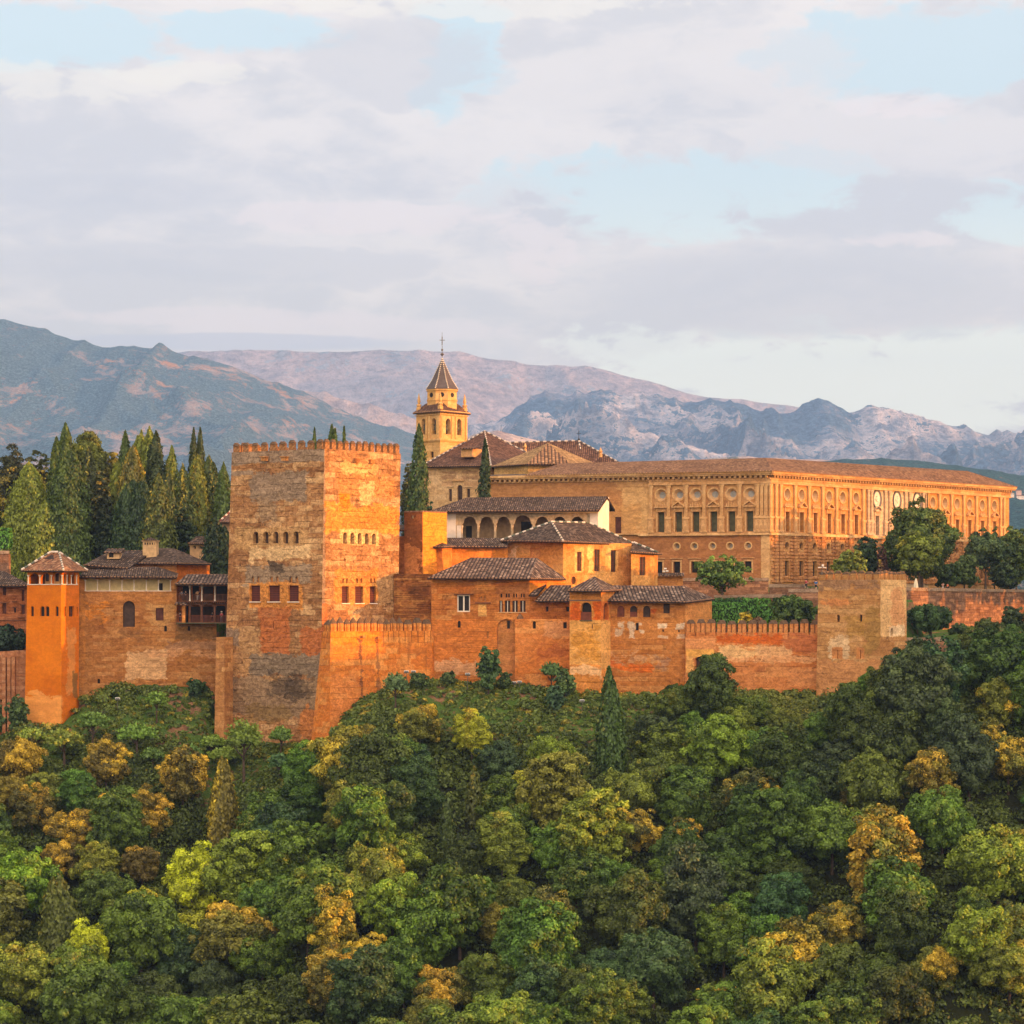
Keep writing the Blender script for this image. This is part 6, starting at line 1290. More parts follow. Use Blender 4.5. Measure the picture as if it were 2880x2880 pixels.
def crown_broad(w, h, seed, leaf=.36, dens=1.0, blobs=None, name='crown', flat=0.0, ragged=.18, tight=False, full=False):
    """clumps of leaf sprays round the outside of an uneven dome; base of the crown at z=0"""
    rng = np.random.default_rng(seed); rx, rz = w / 2, h / 2
    nb = int((blobs or int(26 + w * h * .32)) * (1.0 if tight else 2.6)); Cs, Ns, Ts = [], [], []
    for k in range(nb):
        d = sph(rng, 1)[0]
        if d[2] < -.35 and not full: d[2] = -d[2] * .6
        rb = rng.uniform(.06, .135) * min(w, h * 1.1) * (1.5 if tight else 1)
        rr = rng.uniform(.55, 1.0) if not tight else rng.uniform(.8, 1.0)
        lump = 1 + ragged * (math.sin(3.1 * d[0] + seed) + .8 * math.sin(4.3 * d[2] + 2.7 * d[1] + seed * 2)) + ragged * rng.normal() * .4; lump = min(1.25, max(.55, lump))
        c = np.array([d[0] * (rx - rb * .7) * rr * lump, d[1] * (rx - rb * .7) * rr * lump, rz + d[2] * (rz - rb * .6) * rr * lump])
        c[2] = max(c[2], rb * .7)
        n = int(dens * 12.5 * rb * rb / (leaf * leaf) * (1.4 if tight else 1)) + 12
        dirs = sph(rng, n); outward = c - np.array([0, 0, rz * .7]); outward /= max(1e-6, np.linalg.norm(outward))
        dirs = dirs + outward * .55 + np.array([0, 0, .35]); dirs /= np.linalg.norm(dirs, axis=1)[:, None]
        rad = rb * rng.uniform(.72, 1.10, n)[:, None] * np.array([1, 1, .85])
        # the outline of each clump is itself broken up
        rad = rad * (1 + .22 * np.sin(dirs[:, :1] * 7 + k) * np.cos(dirs[:, 1:2] * 6 + seed))
        Cs.append(c + dirs * rad); Ns.append(dirs + rng.normal(size=(n, 3)) * .38 + np.array([0, 0, .2]))
        tb = rng.normal() * .17; Ts.append(np.stack([.5 + tb + rng.normal(size=n) * .17, np.clip(.5 + .30 * math.sin(2.4 * d[0] + 1.9 * d[1] + seed) + rng.normal() * .12 + rng.normal(size=n) * .08 - .35 * (c[2] / h - .5), .01, 2)], axis=1))
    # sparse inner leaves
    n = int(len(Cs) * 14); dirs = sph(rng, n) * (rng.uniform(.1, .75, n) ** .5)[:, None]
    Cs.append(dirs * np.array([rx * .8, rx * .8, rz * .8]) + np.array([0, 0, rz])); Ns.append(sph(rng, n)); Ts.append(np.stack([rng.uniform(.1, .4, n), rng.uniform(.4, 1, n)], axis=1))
    return leaves_mesh(name, np.concatenate(Cs), np.concatenate(Ns), leaf, np.concatenate(Ts), rng=rng)
def crown_column(w, h, seed, leaf=.34, plumes=1, prof=None, name='crown', loose=.10, dens=1.0, bottom=.0):
    """cypress and poplar: upright flame made of one or several plumes"""
    rng = np.random.default_rng(seed); Cs, Ns, Ts = [], [], []
    plumes = plumes if plumes < 3 else plumes + 3
    for p in range(plumes):
        if plumes == 1: ox = oy = 0; pw, ph, z0 = w, h, 0
        else:
            a = rng.uniform(0, 6.28); r = rng.uniform(.1, .62) * w / 2; ox, oy = r * math.cos(a), r * math.sin(a); pw = w * rng.uniform(.48, .70); ph = h * rng.uniform(.70, 1.0) * (1 - .22 * r / (w / 2)); z0 = rng.uniform(0, .12) * h
            if p == 0: ox = oy = 0; ph = h; pw = w * .74; z0 = 0
        area = math.pi * pw * ph * .75; n = int(dens * 1.9 * area / (leaf * leaf * .7))
        t_ = rng.uniform(0, 1, n) ** 1.12; th = rng.uniform(0, 2 * math.pi, n)
        r_ = (pw / 2) * np.clip(np.minimum(1.0, (t_ + .05) / .16) ** .6 * (1 - t_ ** 2.8) ** .72, 0.02, 1)
        rib = 1 + .15 * np.sin(th * 5 + seed + 9 * np.sin(t_ * 5 + p)) + .12 * np.sin(th * 3 + t_ * 34) + loose * rng.normal(size=n)
        rr = r_ * rib * rng.uniform(.72, 1.05, n)
        sway = .05 * pw * np.sin(t_ * 7 + p + seed)
        C = np.stack([ox * (1 - .35 * t_) + rr * np.cos(th) + sway, oy + rr * np.sin(th), z0 + t_ * ph + rng.normal(size=n) * .15], axis=1)
        N = np.stack([np.cos(th), np.sin(th), np.full(n, .25)], axis=1) + rng.normal(size=(n, 3)) * .45
        tone = .5 + .16 * np.sin(th * 5 + seed + 9 * np.sin(t_ * 5 + p)) + rng.normal(size=n) * .15 + (rng.normal() * .08)
        Cs.append(C); Ns.append(N); Ts.append(np.stack([tone, rng.uniform(0, 1, n) * .4 + .6 * (.5 + .5 * np.sin(th * 2 + seed)) - .2 * (t_ - .5)], axis=1))
    C = np.concatenate(Cs); up = np.tile(np.array([[0., 0., 1.]]), (len(C), 1)) + rng.normal(size=(len(C), 3)) * .35
    return leaves_mesh(name, C, np.concatenate(Ns), leaf, np.concatenate(Ts), up=up, aspect=1.9, rng=rng)
def crown_spiky(w, h, seed, leaf=.42, name='crown'):
    """pollarded street tree: a ball of long upward shoots"""
    rng = np.random.default_rng(seed); ns = int(90 + w * h * 5); Cs, Ns, Ts, U = [], [], [], []
    for k in range(ns):
        d = sph(rng, 1)[0]; d[2] = abs(d[2]) * 1.0 - .25 + .2 * rng.random(); d /= np.linalg.norm(d); L = rng.uniform(.55, 1.12)
        m_ = 16; s = np.linspace(.25, 1, m_)[:, None]
        c = d * s * L * np.array([w / 2, w / 2, h / 2]) + np.array([0, 0, h * .42]) + rng.normal(size=(m_, 3)) * .11
        Cs.append(c); Ns.append(np.tile(d, (m_, 1)) + rng.normal(size=(m_, 3)) * .8); U.append(np.tile(d, (m_, 1)) + rng.normal(size=(m_, 3)) * .3)
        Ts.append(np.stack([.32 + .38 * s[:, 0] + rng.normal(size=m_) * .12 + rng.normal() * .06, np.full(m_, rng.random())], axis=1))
    return leaves_mesh(name, np.concatenate(Cs), np.concatenate(Ns), leaf, np.concatenate(Ts), up=np.concatenate(U), aspect=1.7, rng=rng)
def trunk_mesh(h, r, seed, limbs=4, spread=.5, reach=.5):
    r_ = random.Random(seed); mb = MB(); p = Vector((0, 0, -1.2)); n = 5
    for i in range(n):
        q = Vector((r_.uniform(-.1, .1) * i * r, r_.uniform(-.1, .1) * i * r, -1.2 + (h + 1.2) * (i + 1) / n)); mb.bar(p, q, r * (1 - .12 * i), 7, r * (1 - .12 * (i + 1)), cap=(i == n - 1)); p = q
    for k in range(limbs):
        a = k * 6.283 / limbs + r_.uniform(-.4, .4); s = Vector((0, 0, h * r_.uniform(.55, .95))); e = s + Vector((math.cos(a) * spread, math.sin(a) * spread, reach * r_.uniform(.7, 1.2))) * h * .7
        m_ = s.lerp(e, .5) + Vector((0, 0, -.04 * h)); mb.bar(s, m_, r * .5, 5, r * .36, cap=False); mb.bar(m_, e, r * .36, 5, r * .12)
        e2 = m_ + Vector((math.cos(a + .8) * spread, math.sin(a + .8) * spread, reach)) * h * .35; mb.bar(m_, e2, r * .25, 4, r * .08)
    return mb.mesh('trunk', [BARK], smooth=True)

TREES = 0
def tree(name, x, y, Y, me, tr, label, cat='tree', group=None, color=(.05, .085, .02), autumn=0.0, lift=1.0, scale=1.0, rot=None, base=None):
    """x, y: picture column and height of the foot at distance Y; crown starts `lift` metres above it"""
    global TREES; TREES += 1
    loc = base if base is not None else P(x, y, Y)
    r = empty(name, loc, label, cat, group); r.rotation_euler = (0, 0, rot if rot is not None else random.uniform(0, 6.28))
    c = bpy.data.objects.new('crown', me); COL.objects.link(c); c.parent = r; c.location = (0, 0, lift); c.scale = (scale, scale, scale) if not isinstance(scale, tuple) else scale
    c.color = (*color, autumn)
    if tr:
        k = bpy.data.objects.new('trunk', tr); COL.objects.link(k); k.parent = r; s = scale if not isinstance(scale, tuple) else scale[0]; k.scale = (s, s, s)
    return r
DKG = (.052, .092, .015); MDG = (.088, .150, .020); OLV = (.150, .172, .025); YLG = (.30, .34, .026); LIM = (.42, .50, .028); BLG = (.050, .090, .030); BRN = (.09, .07, .035); CYP = (.065, .105, .022); CYG = (.145, .185, .028); GOLD = (.32, .24, .028)

# ----------------------------------------------------------------- cypress grove and pines behind the left palaces
def px_tree(kind, ax, ay, by, wpx, Y, col, label, name=None, autumn=0.0, seed=None, plumes=1, leaf=.34, trunk=True, cat='tree', group=None, lift=None, dens=1.0, loose=.10, blobs=None):
    s = Y / F; h = (by - ay) * s; w = wpx * s; seed = seed if seed is not None else int(ax * 7 + ay)
    base = P(ax, by, Y)
    if Y > 452 and kind != 'spiky':
        gz = ground(base.x, Y)
        if gz < base.z: h += base.z - gz; base.z = gz
    if group == G1 and kind == 'column': w *= 1.75
    if kind == 'column': lift = 0.4 if lift is None else lift; me = crown_column(w, h - lift, seed, leaf, plumes, dens=dens, loose=loose); tr = trunk_mesh(max(1.0, h * .3), .22, seed, 0)
    elif kind == 'broad': lift = min(2.5, h * .10) if lift is None else lift; me = crown_broad(w * 1.06, h - lift, seed, leaf, dens, blobs or int(34 + w * h * .34), full=lift < 2.1); tr = trunk_mesh(h * .5, max(.16, w * .035), seed, 5, .45, .6)
    elif kind == 'pine': lift = h * .35 if lift is None else lift; me = crown_broad(w, h - lift, seed, leaf * .85, dens * 1.1, blobs or 150, tight=True, ragged=.10, full=True); tr = trunk_mesh(h * .6, .35, seed, 6, .5, .6)
    elif kind == 'spiky': lift = h * .35 if lift is None else lift; me = crown_spiky(w, h - lift, seed, leaf); tr = trunk_mesh(lift + (h - lift) * .35, max(.12, w * .05), seed, 6, .4, .5)
    return tree(name or {'column': 'cypress_tree', 'broad': 'broadleaf_tree', 'pine': 'pine_tree', 'spiky': 'pollard_tree'}[kind], ax, by, Y, me, tr if trunk else None, label, cat, group, col, autumn, lift, base=base)
G1 = "tall trees of the grove behind the left palaces"
for (k, ax, ay, by, w, Y, c, lab, pl, au) in [
    ('column', 182, 1194, 1600, 46, 512, CYP, "thin dark cypress spiking above the big round pine on the left", 1, 0),
    ('pine', 243, 1213, 1590, 120, 516, (.10, .125, .022), "big round-headed yellowish pine rising above the cypress grove", 1, .12),
    ('pine', 315, 1268, 1570, 52, 518, (.10, .11, .025), "small round pine just right of the big round-headed pine", 1, .25),
    ('broad', 30, 1275, 1580, 150, 500, (.04, .048, .02), "dark bulky tree with rusty top at the far left edge", 1, .22),
    ('broad', 110, 1262, 1560, 90, 516, (.07, .085, .025), "loose olive-coloured tree behind the leftmost broad cypress", 1, .2),
    ('column', 84, 1316, 1590, 110, 494, CYG, "broad lumpy yellow-green cypress, leftmost of the grove", 5, .10),
    ('column', 125, 1412, 1610, 78, 488, CYG, "shorter green cypress in front of the leftmost broad one", 3, .05),
    ('column', 150, 1274, 1600, 30, 496, (.07, .11, .022), "very slender light green cypress between two broad ones at left", 1, 0),
    ('column', 160, 1232, 1590, 46, 508, CYP, "dark pointed cypress left of the round-headed pine", 2, 0),
    ('column', 195, 1266, 1612, 92, 490, (.06, .10, .022), "large smooth light green cypress behind the orange tower's roof", 3, .04),
    ('column', 252, 1262, 1600, 50, 504, (.055, .07, .022), "brownish-green cypress directly below the round pine's crown", 2, .12),
    ('broad', 281, 1306, 1590, 92, 496, (.045, .06, .02), "dark shaggy tree with ochre-tipped branches between the two cypress groups", 1, .14),
    ('broad', 300, 1440, 1600, 100, 492, (.022, .04, .018), "low dark tree filling the gap behind the left roofs", 1, 0),
    ('column', 352, 1228, 1570, 40, 512, CYP, "wind-blown slim poplar at the left of the middle cypress group", 3, 0),
    ('column', 374, 1258, 1570, 74, 500, (.08, .09, .022), "ochre-tinted cypress at the middle of the grove", 4, .30),
    ('column', 395, 1216, 1570, 46, 512, CYG, "feathery poplar leaning right above the middle cypresses", 3, 0),
    ('column', 421, 1204, 1570, 52, 510, CYG, "tallest feathery poplar of the middle grove", 4, 0),
    ('column', 441, 1216, 1570, 60, 504, (.035, .055, .02), "dark blunt cypress on the right of the tallest poplar", 2, .05),
    ('column', 397, 1356, 1580, 110, 490, (.032, .062, .022), "wide dark green cypress low in the middle of the grove", 4, 0),
    ('column', 448, 1336, 1565, 66, 486, (.075, .10, .022), "yellow-green cypress behind the brick chimney", 3, .15),
    ('column', 352, 1365, 1580, 50, 492, CYG, "lumpy green cypress left of the wide dark one", 3, .1),
    ('column', 481, 1258, 1560, 46, 506, CYG, "narrow cypress right of the dark blunt one", 2, .05),
    ('column', 475, 1320, 1560, 38, 494, (.05, .075, .02), "slim cypress right of the one behind the chimney", 1, .1),
    ('column', 513, 1312, 1560, 58, 498, (.06, .085, .022), "cypress with ochre edges left of the sparse poplar", 3, .22),
    ('column', 544, 1206, 1540, 26, 512, (.040, .06, .022), "sparse wind-bent poplar, left stem of the tall pair", 2, 0),
    ('column', 564, 1206, 1540, 30, 513, (.045, .065, .022), "sparse wind-bent poplar, right stem of the tall pair", 2, 0),
    ('column', 552, 1283, 1545, 62, 500, (.12, .15, .024), "bright yellow-green poplar under the sparse wind-bent pair", 4, .18),
    ('column', 590, 1288, 1548, 72, 502, (.06, .085, .022), "broad green poplar left of the great tower", 4, .12),
    ('column', 630, 1306, 1500, 50, 496, CYP, "dark cypress touching the great tower's left edge", 2, 0),
    ('column', 606, 1455, 1612, 62, 470, (.022, .042, .016), "dark drooping cypress beside the pink pavilion, over the wooden gallery", 3, 0),
    ('broad', 520, 1430, 1560, 90, 492, (.03, .055, .02), "rounded green tree behind the red tile roof in the grove", 1, 0),
    ('broad', 220, 1340, 1600, 110, 522, (.05, .075, .02), "dark tree mass under the round pine, deep in the grove", 1, .05), ('broad', 340, 1350, 1590, 100, 524, (.045, .075, .02), "dark tree mass behind the middle cypresses", 1, 0),
    ('broad', 430, 1330, 1590, 110, 526, (.06, .085, .02), "tree mass behind the chimney's cypresses", 1, .05), ('broad', 500, 1350, 1590, 90, 526, (.05, .075, .02), "tree mass filling the gap left of the sparse poplar pair", 1, .05),
    ('broad', 580, 1360, 1560, 110, 524, (.06, .09, .02), "tree mass behind the broad poplar beside the great tower", 1, .05), ('broad', 60, 1370, 1600, 120, 520, (.05, .07, .02), "dark tree mass behind the leftmost cypress", 1, .08),
    ('column', 228, 1330, 1600, 50, 500, (.09, .12, .022), "lumpy cypress between the smooth one and the shaggy tree", 3, .08), ('column', 330, 1300, 1580, 44, 504, CYG, "light cypress at the left flank of the middle group", 3, .05)]:
    px_tree(k, ax, ay, by, w, Y, c, lab, autumn=au, plumes=pl, group=G1, dens=1.0, loose=.16 if pl > 2 else .10, leaf=.31)
# behind and right of the great tower
px_tree('column', 884, 1206, 1300, 26, 500, CYP, "tiny cypress tip above the left battlements of the great tower", leaf=.3)
px_tree('column', 933, 1197, 1300, 64, 500, CYP, "dark cedar top poking above the corner of the great tower", name='cedar_tree', leaf=.34, plumes=3)
px_tree('column', 968, 1203, 1300, 24, 500, CYP, "small cypress tip right of the cedar above the great tower", leaf=.3)
px_tree('column', 1178, 1196, 1452, 58, 492, (.045, .08, .022), "tall pointed cypress in front of the bell tower", plumes=1, loose=.13)
px_tree('column', 1363, 1236, 1402, 42, 484, (.032, .055, .02), "dark narrow cypress in front of the church", plumes=1, loose=.12)
px_tree('broad', 1146, 1290, 1470, 50, 520, (.075, .085, .03), "dull olive tree between the great tower and the tall cypress", autumn=.12)
px_tree('broad', 1150, 1370, 1470, 40, 500, (.06, .085, .03), "leafy tree low beside the great tower's right edge", autumn=.1)
px_tree('broad', 1211, 1392, 1470, 56, 486, (.035, .085, .045), "bluish green bush at the foot of the tall cypress", name='bush', cat='bush', trunk=False, lift=0.2)

# ----------------------------------------------------------------- trees and hedges on the palace terrace
px_tree('broad', 2030, 1560, 1700, 160, 456, (.09, .16, .032), "spreading light-leaved tree in front of the palace's plain wall", leaf=.34, dens=.55, blobs=34, lift=1.6)
px_tree('broad', 2592, 1412, 1660, 190, 500, (.065, .105, .024), "largest dark leafy tree in front of the palace centre", autumn=.10, lift=2.0, blobs=80)
px_tree('broad', 2585, 1488, 1664, 130, 492, (.12, .16, .024), "lighter green tree standing before the largest palace tree", autumn=.12, lift=2.0, blobs=50)
px_tree('broad', 2438, 1510, 1640, 76, 498, (.028, .055, .024), "dark small tree left of the largest palace tree", lift=1.5)
px_tree('broad', 2385, 1536, 1640, 92, 486, (.14, .18, .03), "pale yellow-green tree behind the right tower's battlements", autumn=.08, lift=1.0, dens=.8)
px_tree('broad', 2772, 1496, 1660, 130, 530, (.055, .095, .036), "bluish dark tree with a visible trunk near the palace's right end", lift=3.0, blobs=60)
px_tree('broad', 2797, 1475, 1660, 40, 544, (.045, .08, .024), "narrow dark tree behind the bluish one", name='broadleaf_tree')
px_tree('broad', 2858, 1470, 1660, 96, 549, (.075, .12, .026), "tall green tree at the right edge before the palace end", lift=1.5, autumn=.05)
px_tree('broad', 2712, 1560, 1664, 84, 519, (.06, .10, .028), "mid-sized green tree left of the bluish dark one on the terrace", lift=.4)
px_tree('broad', 2820, 1570, 1660, 80, 540, (.045, .08, .026), "low dark tree under the crowns at the terrace's right end", lift=.3)
px_tree('broad', 2700, 1752, 1800, 60, 452, (.05, .085, .025), "low bush at the foot of the terrace wall, below the railing", name='shrub', cat='shrub', lift=.2, trunk=False)
px_tree('broad', 2780, 1740, 1800, 80, 458, (.07, .10, .028), "wide scrubby bush before the terrace wall near the right edge", name='shrub', cat='shrub', lift=.2, trunk=False)
px_tree('broad', 2668, 1580, 1662, 70, 510, (.045, .085, .026), "low green tree between the two big palace trees", lift=.6)
px_tree('broad', 2482, 1540, 1660, 34, 494, (.10, .05, .045), "thin purplish shrub by the tower battlements", name='shrub', cat='shrub', dens=.45, autumn=.3)
px_tree('pine', 2617, 1698, 1792, 124, 446, (.040, .085, .026), "rounded glossy green bush tree under the terrace wall", lift=.8, blobs=70)
px_tree('broad', 2850, 1700, 1790, 66, 470, (.040, .065, .022), "dark shrub against the terrace wall at the right edge", name='shrub', cat='shrub', lift=.3)
px_tree('broad', 2232, 1672, 1782, 150, 440, (.06, .11, .022), "big dark green shrub between the hedges and the right tower", name='shrub', cat='shrub', lift=.2, blobs=60, trunk=False)
px_tree('broad', 2098, 1719, 1775, 44, 437, (.10, .12, .02), "yellow flowering shrub behind the merlons", name='shrub', cat='shrub', autumn=.9, lift=.2, trunk=False, leaf=.26)
px_tree('broad', 2130, 1732, 1775, 32, 437, (.16, .10, .06), "brownish pink shrub right of the yellow flowering one", name='shrub', cat='shrub', lift=.2, trunk=False, leaf=.26)
px_tree('broad', 2192, 1738, 1778, 36, 436, (.10, .14, .02), "small lime shrub behind the merlons near the big dark shrub", name='shrub', cat='shrub', lift=.2, trunk=False, leaf=.26)

def hedge(x0, x1, y0, y1, Y, dp, label, seed, col=(.065, .19, .026)):
    rng = np.random.default_rng(seed); a = P(x0, y1, Y); c = P(x1, y0, Y); Lx = c.x - a.x; H = c.z - a.z; Cs, Ns = [], []
    def face(n, f, nn):
        u = rng.random((n, 2)); Cs.append(f(u)); Ns.append(np.tile(np.array([nn], float), (n, 1)) + rng.normal(size=(n, 3)) * .45)
    d = 16
    face(int(Lx * H * d), lambda u: np.stack([u[:, 0] * Lx, rng.normal(size=len(u)) * .07, u[:, 1] * H], 1), (0, -1, .2)); face(int(Lx * dp * d), lambda u: np.stack([u[:, 0] * Lx, u[:, 1] * dp, H + rng.normal(size=len(u)) * .09], 1), (0, 0, 1))
    for sx, nx in ((0, -1), (Lx, 1)): face(int(dp * H * d), lambda u: np.stack([np.full(len(u), sx) + rng.normal(size=len(u)) * .07, u[:, 0] * dp, u[:, 1] * H], 1), (nx, 0, .2))
    C = np.concatenate(Cs); up = np.tile(np.array([[0., 0., 1.]]), (len(C), 1)) + rng.normal(size=(len(C), 3)) * .3
    me = leaves_mesh('hedge', C, np.concatenate(Ns), .26, np.stack([rng.normal(.5, .16, len(C)), np.ones(len(C))], 1), up=up, aspect=1.8, rng=rng)
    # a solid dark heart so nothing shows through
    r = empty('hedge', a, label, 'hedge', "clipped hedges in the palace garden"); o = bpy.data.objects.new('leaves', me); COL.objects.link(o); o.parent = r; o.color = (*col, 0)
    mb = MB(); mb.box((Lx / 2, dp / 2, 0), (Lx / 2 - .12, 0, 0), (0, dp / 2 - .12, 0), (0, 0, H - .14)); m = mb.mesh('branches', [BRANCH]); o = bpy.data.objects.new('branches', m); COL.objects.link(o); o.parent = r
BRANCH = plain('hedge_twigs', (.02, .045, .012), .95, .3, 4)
hedge(1995, 2098, 1697, 1762, 447, 2.2, "long low clipped hedge at the left end of the garden", 1)
hedge(2094, 2133, 1684, 1762, 447.5, 2.4, "tallest clipped hedge block, in the middle of the garden", 2)
hedge(2133, 2200, 1703, 1765, 446, 2.2, "clipped hedge right of the tallest block", 3)
hedge(1998, 2062, 1684, 1720, 451.5, 1.5, "farther thin hedge behind the long low one, at left", 4, (.03, .09, .018)); hedge(2062, 2094, 1683, 1720, 451.5, 1.5, "dark hedge section left of the tallest block", 5, (.025, .075, .018))
hedge(2138, 2167, 1685, 1712, 451.5, 1.5, "small square hedge block, left of the two in the back row", 6); hedge(2179, 2216, 1683, 1712, 451.5, 1.5, "square hedge block, right one of the back row", 7)
hedge(-60, 26, 1486, 1500, 480, 3, "clipped hedge strip at the far left edge, upper one", 8); hedge(-60, 26, 1502, 1542, 476, 3, "tall clipped hedge at the far left edge, lower one", 9)

# ----------------------------------------------------------------- trees on the grassy slope
def onslope(x, y):
    """distance at which the line of sight through (x, y) meets the hillside"""
    best = None
    for k in range(0, 520):
        Y = 330 + k * .25
        if ground(X_(x, Y), Y) >= Z(y, Y): return Y
    return 440.0
GP = "pollarded trees on the slope"
for (x, y0, y1, w, kind, c, au, lab) in [
    (261, 1995, 2105, 92, 'spiky', (.055, .10, .022), 0, "round dark-centred pollard tree with a bare trunk right of the orange tower's foot"),
    (441, 1936, 2035, 62, 'spiky', (.075, .13, .024), 0, "bright pollard tree high on the slope under the gallery palace wall"),
    (88, 2044, 2120, 82, 'spiky', (.10, .14, .022), .15, "yellow-green pollard tree at the left, directly below the orange tower"),
    (180, 2040, 2160, 104, 'spiky', (.09, .12, .022), .2, "larger pollard tree just right of the one below the orange tower"),
    (385, 2028, 2140, 112, 'spiky', (.07, .13, .024), 0, "wide bright green pollard tree in the middle of the left slope"),
    (596, 2062, 2140, 76, 'spiky', (.08, .13, .024), 0, "low pollard tree left of the tallest one, before the great tower"),
    (686, 2012, 2200, 108, 'spiky', (.075, .115, .022), 0, "tallest pollard tree with a long bare trunk before the great tower"),
    (790, 2040, 2130, 66, 'spiky', (.06, .11, .024), 0, "pollard tree right of the tallest one at the great tower's foot"),
    (634, 2096, 2175, 96, 'spiky', (.085, .13, .024), 0, "flat-topped pollard tree below the great tower's buttress"),
    (529, 2088, 2165, 74, 'spiky', (.045, .09, .024), 0, "dark green pollard tree left of the flat-topped one"),
    (786, 2112, 2205, 62, 'spiky', (.035, .075, .03), 0, "bluish dark pollard tree below the great tower, lower row"),
    (1112, 1888, 2000, 70, 'spiky', (.050, .085, .036), 0, "bushy small tree on a thin trunk beside the bastion wall"),
    (1374, 1817, 1950, 72, 'broad', (.040, .078, .026), 0, "egg-shaped green tree standing before the lower palace wall"),
    (1551, 1858, 1946, 62, 'spiky', (.040, .078, .026), 0, "small dark tree against the orange wall left of the turret"),
    (1590, 1885, 1965, 64, 'broad', (.05, .085, .028), .1, "loose pale green bush tree right of the small dark one"),
    (1564, 1925, 2010, 54, 'broad', (.035, .072, .036), 0, "rounded bluish-green bush below the small dark tree"),
    (1057, 1905, 1955, 36, 'broad', (.030, .065, .024), 0, "dark bush at the foot of the bastion wall"),
    (1176, 1890, 1938, 52, 'broad', (.045, .075, .026), 0, "scruffy bush below the three merlons at the bastion's right end"),
    (1262, 1888, 1932, 44, 'broad', (.05, .08, .026), 0, "thin shrub at the left part of the lower palace wall's foot"),
    (1420, 1890, 1944, 40, 'broad', (.045, .075, .024), .1, "shrub below the blind arch"),
    (555, 1905, 1965, 50, 'broad', (.022, .048, .018), 0, "dark shrub under the gallery palace wall close to the great tower"),
    (150, 1846, 1870, 20, 'broad', (.04, .08, .03), 0, None),
    (20, 1760, 1850, 120, 'broad', (.022, .050, .030), 0, None),
    (22, 1915, 1990, 60, 'spiky', (.028, .055, .022), 0, "dark spiky tree against the old rampart at the left edge"),
    (48, 1950, 2080, 62, 'broad', (.04, .07, .022), 0, "tall dark bush against the old rampart beside the orange tower"),
    (0, 1975, 2080, 80, 'broad', (.035, .065, .022), 0, "dark bush mass at the left edge under the old rampart"),
    (430, 2100, 2170, 60, 'spiky', (.05, .09, .024), 0, "small pollard tree below the wide bright one")]:
    if lab is None:
        if x == 20: px_tree('broad', x, y0, y1, w, 447.5, c, "dark leafy bush between the brick house and the old rampart", name='bush', cat='bush', lift=.1, trunk=False)
        continue
    Y = onslope(x, y1); nm = None if kind == 'spiky' or (y1 - y0) > 75 else 'bush'
    px_tree(kind, x, y0, y1, w, Y, tuple(q * 1.7 for q in c), lab, autumn=au, leaf=.30, group=GP if kind == 'spiky' else None, name=nm, cat='bush' if nm else 'tree', lift=None if not nm else .1, dens=1.0)
for (ax, ay, by, w, c, lab, pl) in [(1711, 1880, 2190, 82, (.050, .095, .022), "tall double cypress rising out of the wood beside the turret", 4), (1027, 1882, 1958, 17, (.06, .09, .022), "thin young cypress against the orange bastion wall", 1),
    (634, 2140, 2420, 92, (.12, .11, .022), "tall golden cypress standing in the ochre wood at left", 4), (1334, 2160, 2330, 60, (.075, .095, .022), "pointed olive cypress in the wood below the lower palace", 2),
    (168, 2465, 2720, 120, (.085, .11, .024), "broad pointed yellow-green conifer in the lower left wood", 4), (1258, 2240, 2400, 54, (.05, .08, .022), "slender green conifer in the middle of the wood", 2)]:
    Y = onslope(ax, by); px_tree('column', ax, ay, by, w, Y, c, lab, plumes=pl, loose=.14, autumn=.35 if ax == 634 else .1)

# ----------------------------------------------------------------- the wood that covers the slope
EDGE = [(-400, 2060), (0, 2100), (200, 2150), (480, 2150), (560, 2160), (850, 2110), (900, 2055), (1000, 2035), (1200, 2050), (1450, 2070), (1640, 2060), (1700, 2000), (1760, 1935), (1870, 1925), (1920, 1900), (1990, 1895), (2040, 1935), (2290, 1960), (2340, 1955),
        (2400, 1900), (2500, 1850), (2600, 1815), (2720, 1790), (2880, 1750), (3300, 1700)]
def edge(x): return lerp(x, [e[0] for e in EDGE], [e[1] for e in EDGE])
CRV = [crown_broad(9.2, 7.8, 100 + i, .24, 1.0, 72, ragged=.26, full=True) for i in range(7)] + [crown_broad(8.4, 9.6, 120 + i, .24, 1.0, 72, ragged=.36, full=True) for i in range(6)] + [crown_broad(8.8, 8.4, 140 + i, .28, .8, 60, ragged=.42, full=True) for i in range(3)]
TRV = [trunk_mesh(5.0, .26, i, 5, .5, .6) for i in range(4)]
taken = []
def wood_tree(X, Y, w, col, au, label, group, hs=1.0, name='broadleaf_tree'):
    s = w / 8.2 * random.uniform(.95, 1.05); z = ground(X, Y)
    me = random.choice(CRV); rz = random.uniform(0, 6.28)
    r = tree(name, 0, 0, 0, me, random.choice(TRV), label, 'tree', group, col, au, 1.5 * s, (s, s, s * hs), rz, base=Vector((X, Y, z)))
    taken.append((X, Y, w)); return r
